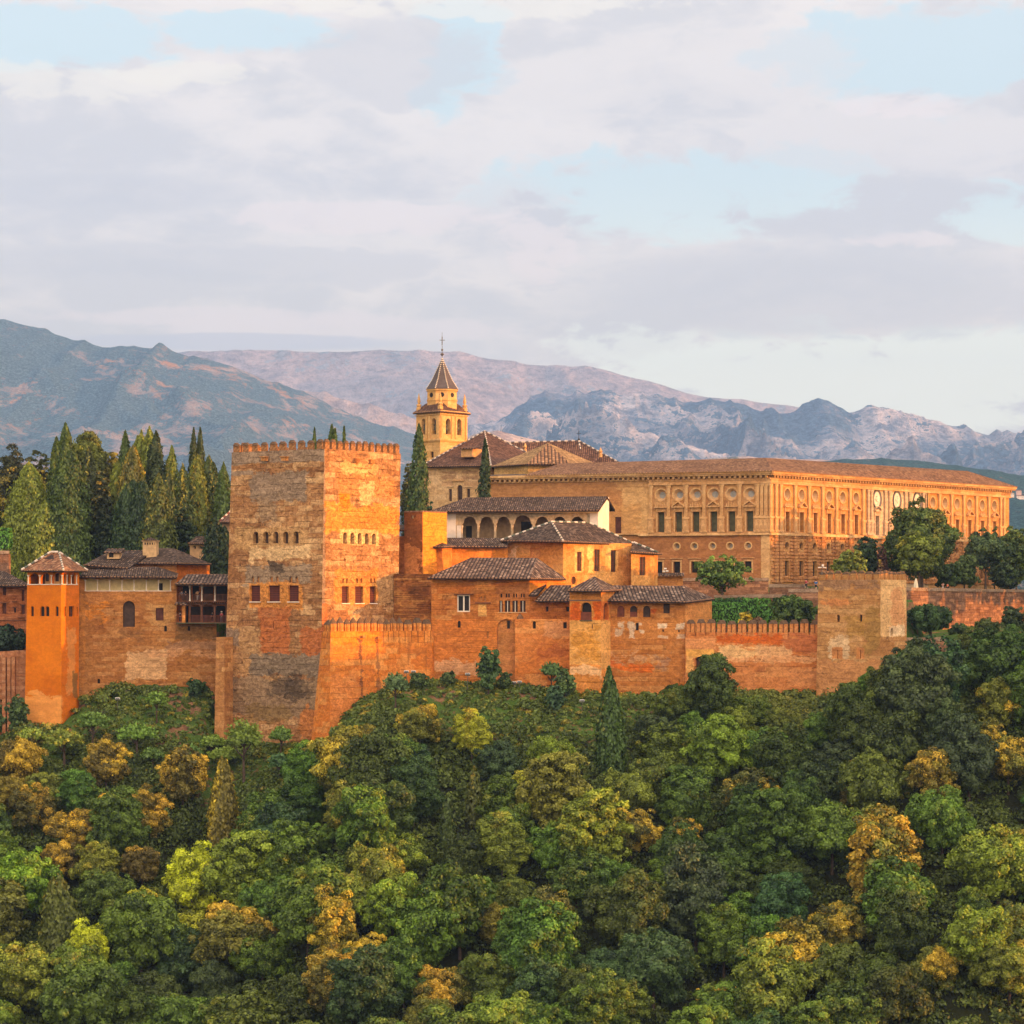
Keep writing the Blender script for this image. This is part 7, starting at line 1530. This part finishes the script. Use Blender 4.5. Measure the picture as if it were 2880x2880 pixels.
SPEC = [  # crown centre px, width px, colour, autumn, label
    (545, 2520, 170, LIM, .05, "largest bright lime-green tree in the lower left wood"), (545, 2650, 120, YLG, .05, "yellow-green tree right below the largest lime one"), (250, 2690, 130, LIM, .02, "smaller lime-green tree near the bottom left"), (400, 2560, 120, YLG, .3, "yellowish tree just left of the largest lime one"),
    (976, 2300, 130, (.17, .19, .026), .35, "bright yellow-green tree below the great tower's right side"), (946, 2130, 84, GOLD, .7, "golden tree just under the foot of the great tower"), (900, 2370, 80, (.12, .22, .03), 0, "fresh green tree left of a dark hollow in the wood"),
    (1544, 2215, 100, LIM, 0, "bright lime tree below the turret"), (1470, 2235, 90, YLG, .1, "yellow-green tree left of the bright lime one below the turret"), (1327, 2080, 110, YLG, .25, "pale yellow-green tree at the top edge of the wood, centre"), (1180, 2050, 120, OLV, .35, "olive tree with gold tips at the wood's upper edge below the bastion"),
    (298, 2165, 120, (.13, .11, .025), .62, "ochre tree at the top of the left wood"), (50, 2150, 130, (.13, .11, .025), .6, "ochre tree touching the left edge"), (514, 2195, 140, (.12, .11, .025), .6, "ochre tree beside the tall golden cypress"), (216, 2345, 130, (.13, .11, .025), .6, "rusty ochre tree in the middle of the left wood"), (330, 2290, 120, (.12, .11, .025), .62, "ochre tree between two others in the left wood"), (90, 2290, 120, (.10, .10, .025), .45, "olive-ochre tree near the left edge"), (400, 2430, 110, (.12, .10, .025), .5, "ochre tree above the largest lime one"), (175, 2420, 110, (.12, .10, .025), .55, "dull gold tree left in the wood"),
    (2632, 2200, 130, (.16, .15, .025), .72, "golden tree high in the right wood"), (2483, 2490, 220, (.12, .15, .025), .60, "biggest golden-topped tree in the right wood"), (2364, 2625, 140, (.13, .14, .025), .66, "golden tree below left of the biggest one"), (2225, 2740, 190, (.17, .17, .026), .62, "wide yellow tree at lower right of the wood's centre"), (2021, 2820, 110, GOLD, .7, "yellow tree cut by the bottom edge, right of centre"),
    (1917, 2385, 110, (.11, .12, .025), .6, "orange-tipped tree in the middle of the right wood"), (1775, 2345, 150, (.10, .11, .025), .55, "orange-tinted tree right of the lime one below the turret"), (2110, 2250, 130, (.09, .11, .025), .42, "olive and gold tree at the centre of the right wood"), (2819, 1990, 130, (.15, .18, .026), .35, "yellow tree at the upper right edge of the wood"), (2836, 2160, 130, (.15, .16, .026), .55, "golden tree on the right edge, below the yellow one"), (2767, 2080, 100, OLV, .5, "orange-tipped tree near the right edge"), (2483, 2340, 120, (.15, .15, .025), .6, "yellow tree above the biggest golden-topped one"),
    (2632, 2730, 130, (.13, .16, .026), .5, "yellow-green tree near the lower right corner"), (1552, 2620, 140, (.10, .11, .026), .45, "orange-tipped tree low in the middle of the picture"), (932, 2790, 150, (.12, .12, .025), .62, "orange tree at the bottom left of centre"), (1029, 2690, 120, (.12, .12, .025), .6, "golden-orange tree above the orange one at the bottom"), (1235, 2800, 140, (.12, .13, .025), .62, "golden tree at the bottom centre"), (1160, 2560, 110, (.10, .11, .026), .35, "olive-gold tree at the centre of the lower wood"), (2860, 2400, 120, (.10, .12, .026), .4, "gold-flecked tree at the right edge"), (2850, 2650, 150, (.10, .14, .026), .25, "bright green-gold tree in the lower right corner"), (2740, 2560, 90, MDG, 0, "small green tree standing in the dark hollow at lower right")]
def crown_spot(x, y, w):
    Y = onslope(x, y + w * .35 + 30); return X_(x, Y), Y
for (x, y, w, c, au, lab) in SPEC:
    X, Y = crown_spot(x, y, w); wood_tree(X, Y, w * Y / F, c, au, lab, None, 1.0)
ZONES = [(0, 560, "in the left part of the wood"), (560, 1000, "in the wood below the great square tower"), (1000, 1640, "in the wood below the lower palace"), (1640, 2280, "in the wood below the battlemented wall"), (2280, 4000, "in the wood below the right tower")]
KINDS_ = [(DKG, 0, "dark green"), (MDG, .06, "mid green"), (OLV, .14, "olive green"), (BLG, 0, "bluish dark green"), ((.150, .215, .023), .10, "light green"), ((.17, .165, .025), .45, "gold-tinged")]
rs = random.Random(5); nfill = 0; row = 0; Yr = 438.0
KEEP = [(1711, 34, 2150), (634, 38, 2350), (1334, 24, 2270), (168, 50, 2640), (1258, 20, 2350), (686, 40, 2180)]
HOLLOW = [(2660, 2520, 60), (2610, 2700, 60), (1060, 2400, 30), (1690, 2780, 40)]
while Yr > 346 and nfill < 262:
    Xc = -95 + (3.4 if row % 2 else 0)
    while Xc < 98:
        X = Xc + rs.uniform(-1.5, 1.5); Y = Yr + rs.uniform(-1.6, 1.6); Xc += 6.4
        z = ground(X, Y); w = rs.choice((rs.uniform(5.6, 7.4), rs.uniform(7.2, 9.6), rs.uniform(8, 10.4))); h = w * .93 + 1.5 * w / 8.2
        x = X * F / Y + CX; yt = HY - (z + h) * F / Y; yc = HY - (z + h * .62) * F / Y
        if x < -110 or x > 2990 or yc > 2990: continue
        yw, zb = foot(X)
        if Y > yw - 2.5: continue
        if yt < edge(x) - 4:
            w *= .6; h *= .6; yt = HY - (z + h) * F / Y
            if yt < edge(x) - 4: continue
        if any((X - a) ** 2 + (Y - b_) ** 2 < (.30 * (w + c_)) ** 2 for a, b_, c_ in taken): continue
        if any(abs(x - a) < b_ + .36 * w * F / Y and yt < c_ and yc > c_ - 330 for a, b_, c_ in KEEP): continue
        if any((x - a) ** 2 + (yc - b_) ** 2 < c_ * c_ for a, b_, c_ in HOLLOW): continue
        # drift of colour across the slope
        g = noise.noise(Vector((x * .0034, yc * .004, 3.0))) + rs.uniform(-.35, .35)
        if x < 560 and yc < 2480: g += .20
        if x > 2250 and yc > 2250: g += .10
        if x > 1700 and yc < 2150: g -= .35
        if 1100 < x < 2100 and yc > 2350: g -= .08
        k = 0 if g < -.30 else 3 if g < -.18 else 1 if g < .20 else 4 if g < .34 else 2 if g < .50 else 5
        c, au, nm = KINDS_[k]; zn = [q[2] for q in ZONES if q[0] <= x < q[1] or (q[0] == 0 and x < 0)][0]
        jit = tuple(v * rs.uniform(.85, 1.18) for v in c)
        zz = "near its top" if yc < 2250 else "halfway down" if yc < 2560 else "low down"
        wood_tree(X, Y, w, jit, au * rs.uniform(.6, 1.4), f"{nm} round-headed tree {zn}, {zz}", f"{nm} trees {zn}, {zz}", rs.uniform(.92, 1.12)); nfill += 1
    Yr -= 5.8; row += 1
print("wood fill", nfill, "special", len(SPEC))

# undergrowth: weeds and low bushes on open slope, ivy bank below the battlemented wall
rng = np.random.default_rng(77); Cs, Ns, Ts = [], [], []
cnt = 0
for k in range(8500):
    X = rng.uniform(-92, 60); yw, zb = foot(X); Y = yw - rng.uniform(0.2, 26); 
    cl = noise.noise(Vector((X * .12, Y * .12, 9.0)))
    if cl < -.12 and rng.random() < .45: continue
    z = ground(X, Y); r = rng.uniform(.2, .85) * (1.5 if cl > .25 else .8) * (1.9 if yw - Y < 2.5 else 1.0); n = int(22 + 70 * r)
    d = sph(rng, n); d[:, 2] = np.abs(d[:, 2]); Cs.append(np.array([X, Y, z - .05]) + d * np.array([r, r, r * .8]) * rng.uniform(.5, 1.05, n)[:, None]); Ns.append(d + rng.normal(size=(n, 3)) * .6)
    tb = rng.normal() * .14; Ts.append(np.stack([.5 + tb + rng.normal(size=n) * .15, np.full(n, rng.random())], 1))
for k in range(5200):            # bramble and saplings under the trees
    X = rng.uniform(-95, 97); yw, zb = foot(X); s_ = rng.uniform(lerp(X, WOODX, WOODS) + 2, 84); Y = yw - s_
    z = ground(X, Y); r = rng.uniform(.8, 2.3); n = int(30 + 44 * r)
    d = sph(rng, n); d[:, 2] = np.abs(d[:, 2]); Cs.append(np.array([X, Y, z - .05]) + d * np.array([r, r, r * .9]) * rng.uniform(.5, 1.05, n)[:, None]); Ns.append(d + rng.normal(size=(n, 3)) * .6)
    tb = rng.normal() * .12 - .12; Ts.append(np.stack([.46 + tb + rng.normal(size=n) * .13, np.full(n, .8)], 1))
me = leaves_mesh('undergrowth', np.concatenate(Cs), np.concatenate(Ns), .34, np.concatenate(Ts), rng=rng); o = bpy.data.objects.new('undergrowth', me); COL.objects.link(o); o.color = (.085, .125, .024, .16)
tag(o, "weeds and low green scrub scattered over the open slope", 'undergrowth', kind='stuff')
Cs, Ns, Ts = [], [], []
for k in range(520):
    x = rng.uniform(1990, 2310); X = x * 0 + X_(x, 427); yw, zb = foot(X); Y = yw - rng.uniform(.3, 9); z = ground(X, Y) ; r = rng.uniform(.6, 1.4); n = 120
    d = sph(rng, n); d[:, 2] = np.abs(d[:, 2]); Cs.append(np.array([X, Y, z + .3]) + d * np.array([r, r, r * .9])); Ns.append(d + rng.normal(size=(n, 3)) * .5); tb = rng.normal() * .12; Ts.append(np.stack([.5 + tb + rng.normal(size=n) * .15, np.full(n, rng.random())], 1))
me = leaves_mesh('ivy', np.concatenate(Cs), np.concatenate(Ns), .30, np.concatenate(Ts), rng=rng); o = bpy.data.objects.new('ivy', me); COL.objects.link(o); o.color = (.12, .15, .028, .10)
tag(o, "dense ivy bank at the foot of the battlemented wall", 'ivy', kind='stuff')

# unseen trees added beyond the right edge, sized to shade the palace's lower front
for i in range(11):
    Yt = 479 + i * 7.6; zt_ = 20.5 - i * .45; X = 124 + random.uniform(-2, 2); h = zt_ - 3.0; me = crown_broad(11.5, h, 900 + i, .55, .9, 70, full=True)
    tree('broadleaf_tree', 0, 0, 0, me, None, "tall tree of the row beyond the right edge, beside the palace square", 'tree', "unseen trees added beyond the right edge for their shade", MDG, .05, .2, base=Vector((X, Yt, 2.4)))

# ================================================================= people, lights, umbrella, cycles
SKIN = plain('skin', (.45, .27, .18), .7, .05)
def cloth(n, c): return plain('cloth_' + n, c, .85, .12)
HAIR = plain('dark_hair', (.02, .014, .010), .7, .2)
def skin_body(name, joints, edges, mat, parent, sub=2):
    me = bpy.data.meshes.new(name); me.from_pydata([j[:3] for j in joints], edges, []); me.materials.append(mat)
    o = bpy.data.objects.new(name, me); COL.objects.link(o); o.parent = parent
    md = o.modifiers.new('skin', 'SKIN'); md.use_smooth_shade = True
    for v, j in zip(me.skin_vertices[0].data, joints): v.radius = (j[3], j[4] if len(j) > 4 else j[3])
    me.skin_vertices[0].data[0].use_root = True
    s = o.modifiers.new('sub', 'SUBSURF'); s.levels = 1; s.render_levels = sub
    return o
def person(loc, rz, label, top, legs, hat=None, pose='rail', shorts=False, skirt=False, h=1.0):
    r = empty('person', loc, label, 'person'); r.rotation_euler = (0, 0, rz); r.scale = (h, h, h)
    # front of the figure is -Y
    if pose == 'rail': la, ra = ((.22, -.12, 1.20), (.14, -.36, 1.12)), ((-.22, -.12, 1.20), (-.12, -.36, 1.12))
    elif pose == 'ride': la, ra = ((.24, -.22, 1.15), (.22, -.48, 1.02)), ((-.24, -.22, 1.15), (-.22, -.48, 1.02))
    elif pose == 'photo': la, ra = ((.24, -.10, 1.22), (.08, -.26, 1.50)), ((-.24, -.10, 1.22), (-.08, -.26, 1.50))
    else: la, ra = ((.25, .04, 1.14), (.24, -.10, .90)), ((-.25, .02, 1.14), (-.25, .06, .88))
    st = .20 if pose in ('walk', 'ride') else .03
    lk, lf, rk, rf = (.10, -.04 - st * .6, .50), (.10, -st, .07), (-.10, .0 + st * .3, .50), (-.10, .02 + st, .07)
    J = [(0, 0, .95, .13, .10), (0, .01, 1.15, .12, .09), (0, .01, 1.38, .16, .10), (0, .01, 1.50, .055, .055), (0, -.01, 1.62, .085, .10), (0, 0, 1.74, .05, .06),
         (.19, .01, 1.43, .055), (*la[0], .042), (*la[1], .034), (-.19, .01, 1.43, .055), (*ra[0], .042), (*ra[1], .034),
         (.10, 0, .88, .085), (*lk, .06), (*lf, .042), (lf[0], lf[1] - .14, .04, .035), (-.10, 0, .88, .085), (*rk, .06), (*rf, .042), (rf[0], rf[1] - .14, .04, .035)]
    E = [(0, 1), (1, 2), (2, 3), (3, 4), (4, 5), (2, 6), (6, 7), (7, 8), (2, 9), (9, 10), (10, 11), (0, 12), (12, 13), (13, 14), (14, 15), (0, 16), (16, 17), (17, 18), (18, 19)]
    skin_body('body', J, E, SKIN, r)
    g = 1.22
    T = [(0, .01, .96, .15, .115), (0, .01, 1.15, .14, .11), (0, .01, 1.38, .18, .12), (.19, .01, 1.42, .075), tuple(np.array(la[0]) * 1.0) + (.058,), (-.19, .01, 1.42, .075), tuple(np.array(ra[0])) + (.058,)]
    skin_body('shirt', T, [(0, 1), (1, 2), (2, 3), (3, 4), (2, 5), (5, 6)], top, r)
    if skirt: skin_body('skirt', [(0, 0, 1.0, .14, .11), (0, 0, .6, .20, .17), (0, 0, .25, .24, .2)], [(0, 1), (1, 2)], legs, r)
    else:
        L = [(0, 0, .95, .15, .12), (.10, 0, .86, .10), (*lk, .078 if not shorts else .09), (-.10, 0, .86, .10), (*rk, .078 if not shorts else .09)]
        e = [(0, 1), (1, 2), (0, 3), (3, 4)]
        if not shorts: L += [(lf[0], lf[1], .12, .062), (rf[0], rf[1], .12, .062)]; e += [(2, 5), (4, 6)]
        skin_body('trousers', L, e, legs, r)
    mb = MB(); mb.lathe((0, .015, 1.62), [(.06, -.06), (.105, .0), (.11, .07), (.085, .135), (.03, .165)], 10); k = mb.mesh('hair', [HAIR], smooth=True); o = bpy.data.objects.new('hair', k); COL.objects.link(o); o.parent = r
    if hat:
        mb = MB(); mb.lathe((0, .0, 1.68), [(.17, -.01), (.18, .02), (.12, .04), (.115, .10), (.05, .14)], 12); k = mb.mesh('hat', [hat], smooth=True); o = bpy.data.objects.new('hat', k); COL.objects.link(o); o.parent = r
    mb = MB()
    for sx in (-1, 1): mb.lathe((sx * .035, -.105, 1.635), [(.012, -.008), (.014, 0), (.004, .01)], 6)
    mb.lathe((0, -.115, 1.60), [(.015, -.02), (.012, .0), (.004, .03)], 6); k = mb.mesh('face', [HAIR]); o = bpy.data.objects.new('face', k); COL.objects.link(o); o.parent = r
    return r
WHT = cloth('white', (.75, .70, .64)); REDC = cloth('red', (.45, .06, .09)); BLU = cloth('blue', (.02, .14, .36)); GRYC = cloth('grey', (.16, .16, .18)); BLK = cloth('black', (.02, .02, .024)); ORG = cloth('orange', (.7, .18, .05)); TANC = cloth('tan', (.55, .30, .12))
FL1, FL2 = Z(1690.5, 445.4), Z(1751, 445.4)
def gp(x, z, Y=446.3): return Vector((X_(x, Y), Y, z))
person(gp(555, FL1), R(-15), "blonde visitor in a white top and pale trousers on the upper wooden balcony", TANC, WHT, None, 'rail')
person(gp(559.5, FL1, 447.3), R(10), "visitor in dark clothes right behind the blonde one on the upper balcony", BLK, GRYC, None, 'stand')
person(gp(522, FL1), R(20), "dark-clothed visitor leaning on the upper balcony rail near its left end", BLK, BLK, None, 'rail')
person(gp(511, FL1, 446.6), R(-5), "visitor at the extreme left end of the upper balcony", GRYC, BLK, None, 'rail')
person(gp(623, FL2), R(5), "visitor with a white hat and crimson shirt on the lower balcony", REDC, GRYC, WHT, 'rail')
person(gp(507, FL2, 446.4), R(15), "visitor with bare arms on the lower balcony's left bay beside the pillar", BLK, BLK, None, 'photo')
person(gp(597, FL2, 447.2), R(60), "shadowy visitor in black near the middle post of the lower balcony", BLK, BLK, None, 'stand')
# cyclists by the palace corner
YW = 457.0; ZW = Z(1660, 451)
def cycle(loc, rz, label):
    r = empty('bicycle', loc, label, 'bicycle'); r.rotation_euler = (0, 0, rz)
    def put(nm, mb, mt):
        k = mb.mesh(nm, [mt]); o = bpy.data.objects.new(nm, k); COL.objects.link(o); o.parent = r; return o
    for y in (-.52, .52):
        mb = MB(); n = 20
        for i in range(n): a, c = 2 * math.pi * i / n, 2 * math.pi * (i + 1) / n; mb.bar((0, y + .33 * math.cos(a), .34 + .33 * math.sin(a)), (0, y + .33 * math.cos(c), .34 + .33 * math.sin(c)), .028, 5, cap=False)
        w = put('wheel', mb, MAT['iron']); mb = MB()
        for i in range(10): a = math.pi * i / 5; mb.bar((0, y, .34), (0, y + .32 * math.cos(a), .34 + .32 * math.sin(a)), .008, 4)
        k = mb.mesh('spokes', [MAT['lead']]); o = bpy.data.objects.new('spokes', k); COL.objects.link(o); o.parent = w
    mb = MB(); B_ = (0, .08, .32); S_ = (0, .20, .86); H_ = (0, -.38, .84)
    for a, c in ((B_, S_), (B_, H_), (S_, H_), (B_, (0, .52, .34)), (S_, (0, .52, .34)), (H_, (0, -.52, .34)), (H_, (0, -.40, 1.0))): mb.bar(a, c, .02, 5)
    put('frame', mb, MAT['lead']); mb = MB(); mb.bar((-.26, -.42, 1.0), (.26, -.42, 1.0), .016, 5); put('handlebar', mb, MAT['iron']); mb = MB(); mb.box((0, .22, .88), (.07, 0, 0), (0, .13, 0), (0, 0, .05)); put('saddle', mb, MAT['iron'])
cycle(Vector((X_(2264, YW), YW, ZW)), R(-80), "dark bicycle ridden along the terrace path, left one"); person(Vector((X_(2267, YW + .1), YW + .1, ZW + .12)), R(70), "cyclist in a red and white top and shorts beside the palace corner", REDC, BLK, None, 'ride', True)
cycle(Vector((X_(2291, YW + 1.2), YW + 1.2, ZW)), R(-60), "dark bicycle beside the person in blue, half hidden by the right tower"); person(Vector((X_(2295, YW), YW, ZW)), R(160), "person in a blue shirt and black shorts by the right tower's left edge", BLU, BLK, None, 'walk', True)
# people and folded parasol on the long terrace
def tw(x): # a point on top of the long terrace just behind its wall
    for k in range(0, 300):
        Y = 470 + k * .5
        if Y >= 470 + max(0.0, X_(x, Y) - 63.0) * 2.12: return Vector((X_(x, Y + 2.6), Y + 2.6, 2.3))
    return P(x, 1655, 480)
person(tw(2652) , R(-20), "pale-haired person leaning at the terrace wall, left of the orange-clad one", cloth('peach', (.7, .42, .3)), WHT, None, 'rail', h=.98); person(tw(2665), R(25), "person in an orange top behind the terrace wall", ORG, BLK, None, 'rail', h=.9)
q = tw(2576); r = empty('parasol', q, "closed cream parasol standing on the terrace beside the right tower", 'parasol'); mb = MB(); mb.bar(q, q + UPV * 2.2, .035, 6); mb.lathe(q, [(.3, 0), (.3, .08)], 10); mb.build('pole', MAT['iron'], r); mb = MB()
n = 12; prev = None
for (rad, z) in ((.34, .35), (.38, .6), (.33, 1.2), (.22, 1.8), (.1, 2.15), (.02, 2.3)):
    rg = [q + Vector((rad * (1 + .22 * (i % 2)) * math.cos(6.283 * i / n), rad * (1 + .22 * (i % 2)) * math.sin(6.283 * i / n), z)) for i in range(n)]
    if prev:
        for i in range(n): mb.face([prev[i], prev[(i + 1) % n], rg[(i + 1) % n], rg[i]])
    prev = rg
mb.build('canopy', plain('cream_canvas', (.68, .60, .42), .8, .08), r)
# thin railing along the right end of the terrace
r = empty('terrace_railing', tw(2760), "thin greenish metal railing along the top of the terrace wall at right", 'railing'); mb = MB(); pts = [tw(x) - Vector((0, 1.6, 0)) for x in range(2740, 2960, 14)]
for a, c in zip(pts, pts[1:]):
    mb.bar(a + UPV * .95, c + UPV * .95, .03, 4); mb.bar(a + UPV * .5, c + UPV * .5, .02, 4); mb.bar(a, a + UPV * .95, .025, 4)
mb.build('rails', plain('green_metal', (.12, .16, .10), .6, .1), r)

# floodlights on short posts along the slope
FLM = plain('floodlight_casing', (.62, .60, .55), .5, .05)
def floodlight(x, y, ph, label, Y=None, tilt=.35, two=False):
    Y = Y or onslope(x, y + ph); base = P(x, y + ph, Y); base.z = min(base.z, ground(base.x, Y)); top = P(x, y, Y)
    r = empty('floodlight', base, label, 'floodlight'); mb = MB(); mb.bar(base - UPV * .2, top, .045, 6); mb.build('post', MAT['lead'], r)
    mb = MB(); c = top; mb.box(c, (.36, 0, 0), (0, .22, -.10), (0, .12, .26)); h = mb.build('lamp_head', FLM, r); mb = MB(); mb.box(c + Vector((0, -.235, .12)), (.31, 0, 0), (0, .006, 0), (0, .09, .18)); mb.build('lens', MAT['glass'], h)
for x, y, ph, lab in [(331, 1968, 40, "floodlight on a thin post on the slope right of the orange tower"), (1143, 1892, 34, "floodlight near the bastion, left one of the pair beside the bushy tree"), (1163, 1892, 34, "floodlight near the bastion, right one of the pair beside the bushy tree"),
                      (1315, 1899, 46, "floodlight on a tall post before the lower palace wall"), (1446, 1923, 16, "low floodlight at the foot of the blind arch, left one"), (1461, 1921, 16, "low floodlight at the foot of the blind arch, right one"), (1637, 1974, 34, "floodlight on a post left of the tall double cypress")]:
    floodlight(x, y, ph, lab)
q = P(2312, 1600, 423.0); r = empty('floodlight', q - UPV * .5, "white security floodlight cluster on the right tower's left battlement", 'floodlight'); mb = MB(); mb.bar(q - UPV * .9, q + UPV * .5, .05, 6); mb.build('post', MAT['lead'], r); mb = MB()
for dx in (-.35, .35): mb.box(q + Vector((dx, -.1, .05 + abs(dx) * .3)), (.26, 0, -.08 * (dx > 0)), (0, .16, 0), (0, 0, .14))
mb.box(q + Vector((.1, 0, .4)), (.14, 0, 0), (0, .12, 0), (0, 0, .3)); mb.build('lamp_head', FLM, r)
q = P(1872, 1609, 480); r = empty('floodlight', q, "white floodlights on the small tiled wall below the palace windows", 'floodlight'); mb = MB(); mb.bar(q - UPV * .6, q + UPV * .2, .05, 6); mb.build('post', MAT['lead'], r); mb = MB()
for dx, dz in ((-.3, 0), (.25, .05), (-.05, .45)): mb.box(q + Vector((dx, -.1, dz)), (.22, 0, 0), (0, .16, -.05), (0, .05, .22))
mb.build('lamp_head', FLM, r)
b = Bld('tiled_garden_wall', "small wall capped with tiles in front of the palace's lower windows", 'wall', P(1860, 1640, 480), masonry('garden_wall', (.46, .26, .13), (.40, .22, .1), seed=131))
bt = ring([(1839, 481), (1921, 480.5), (1921, 482), (1839, 482.5)], 0.5); b.prism(bt, [Vector((p.x, p.y, Z(1618, 481))) for p in bt]); b.done()
roof(b.root, [rp([(1836, 1619, 480.2), (1924, 1619, 479.7), (1924, 1611, 481.4), (1836, 1611, 481.8)]), rp([(1924, 1619, 483.2), (1836, 1619, 483.4), (1836, 1611, 481.8), (1924, 1611, 481.4)])], ROOF_D, .12)
# white houses on the far hillside at the right edge
for i, (x, y, w, h_, lab) in enumerate([(2866, 1384, 14, 9, "tiny pinkish house on the distant wooded hill at the right edge"), (2870, 1398, 20, 8, "long white house on the distant hill at the right edge, lower one"), (2848, 1390, 9, 6, "little white house left of the pinkish one on the distant hill")]):
    Y = (4800, 4680, 4740)[i]; s = Y / F; c = P(x, y + h_ / 2, Y); b = Bld('distant_house', lab, 'house', c, MAT['whitewash'] if i else plain('pink_wash', (.6, .4, .32), .9, .1))
    bt = [c + Vector(v) for v in ((-w * s / 2, 0, -12), (w * s / 2, 0, -12), (w * s / 2, 8, -12), (-w * s / 2, 8, -12))]; tp = [Vector((p.x, p.y, c.z + h_ * s)) for p in bt]
    b.prism(bt, tp, {0: [('rect', x - w * .25 - .6, y - .8, x - w * .25 + .6, y + 1.2, 'dark', .2), ('rect', x + w * .25 - .6, y - .8, x + w * .25 + .6, y + 1.2, 'dark', .2)]}); b.done()
    roof(b.root, hip(tp[0] - Vector((.5, .5, 0)), tp[1] + Vector((.5, -.5, 0)), tp[2] + Vector((.5, .5, 0)), tp[0].lerp(tp[3], .5) + Vector((2, 0, 1.2)), tp[1].lerp(tp[2], .5) + Vector((-2, 0, 1.2))), ROOF_R, .3)

# ================================================================= air
hz = MB(); X0, X1, Y0, Y1, Z0, Z1 = -4800, 5400, -60, 20500, -100, 1800
hz.box(((X0 + X1) / 2, (Y0 + Y1) / 2, Z0), ((X1 - X0) / 2, 0, 0), (0, (Y1 - Y0) / 2, 0), (0, 0, Z1 - Z0))
hm = bpy.data.materials.new('haze_air'); hm.use_nodes = True; t = NT(hm.node_tree)
pv = t.n('ShaderNodeVolumePrincipled'); pv.inputs['Color'].default_value = (0.30, 0.54, 1.0, 1); pv.inputs['Density'].default_value = HAZE if 'HAZE' in globals() else 0.000052; pv.inputs['Anisotropy'].default_value = 0.0
t.n('ShaderNodeOutputMaterial', {'Volume': pv})
o = hz.build('haze', [hm]); tag(o, "blue evening haze lying over the mountains and the valley", 'haze', kind='stuff')
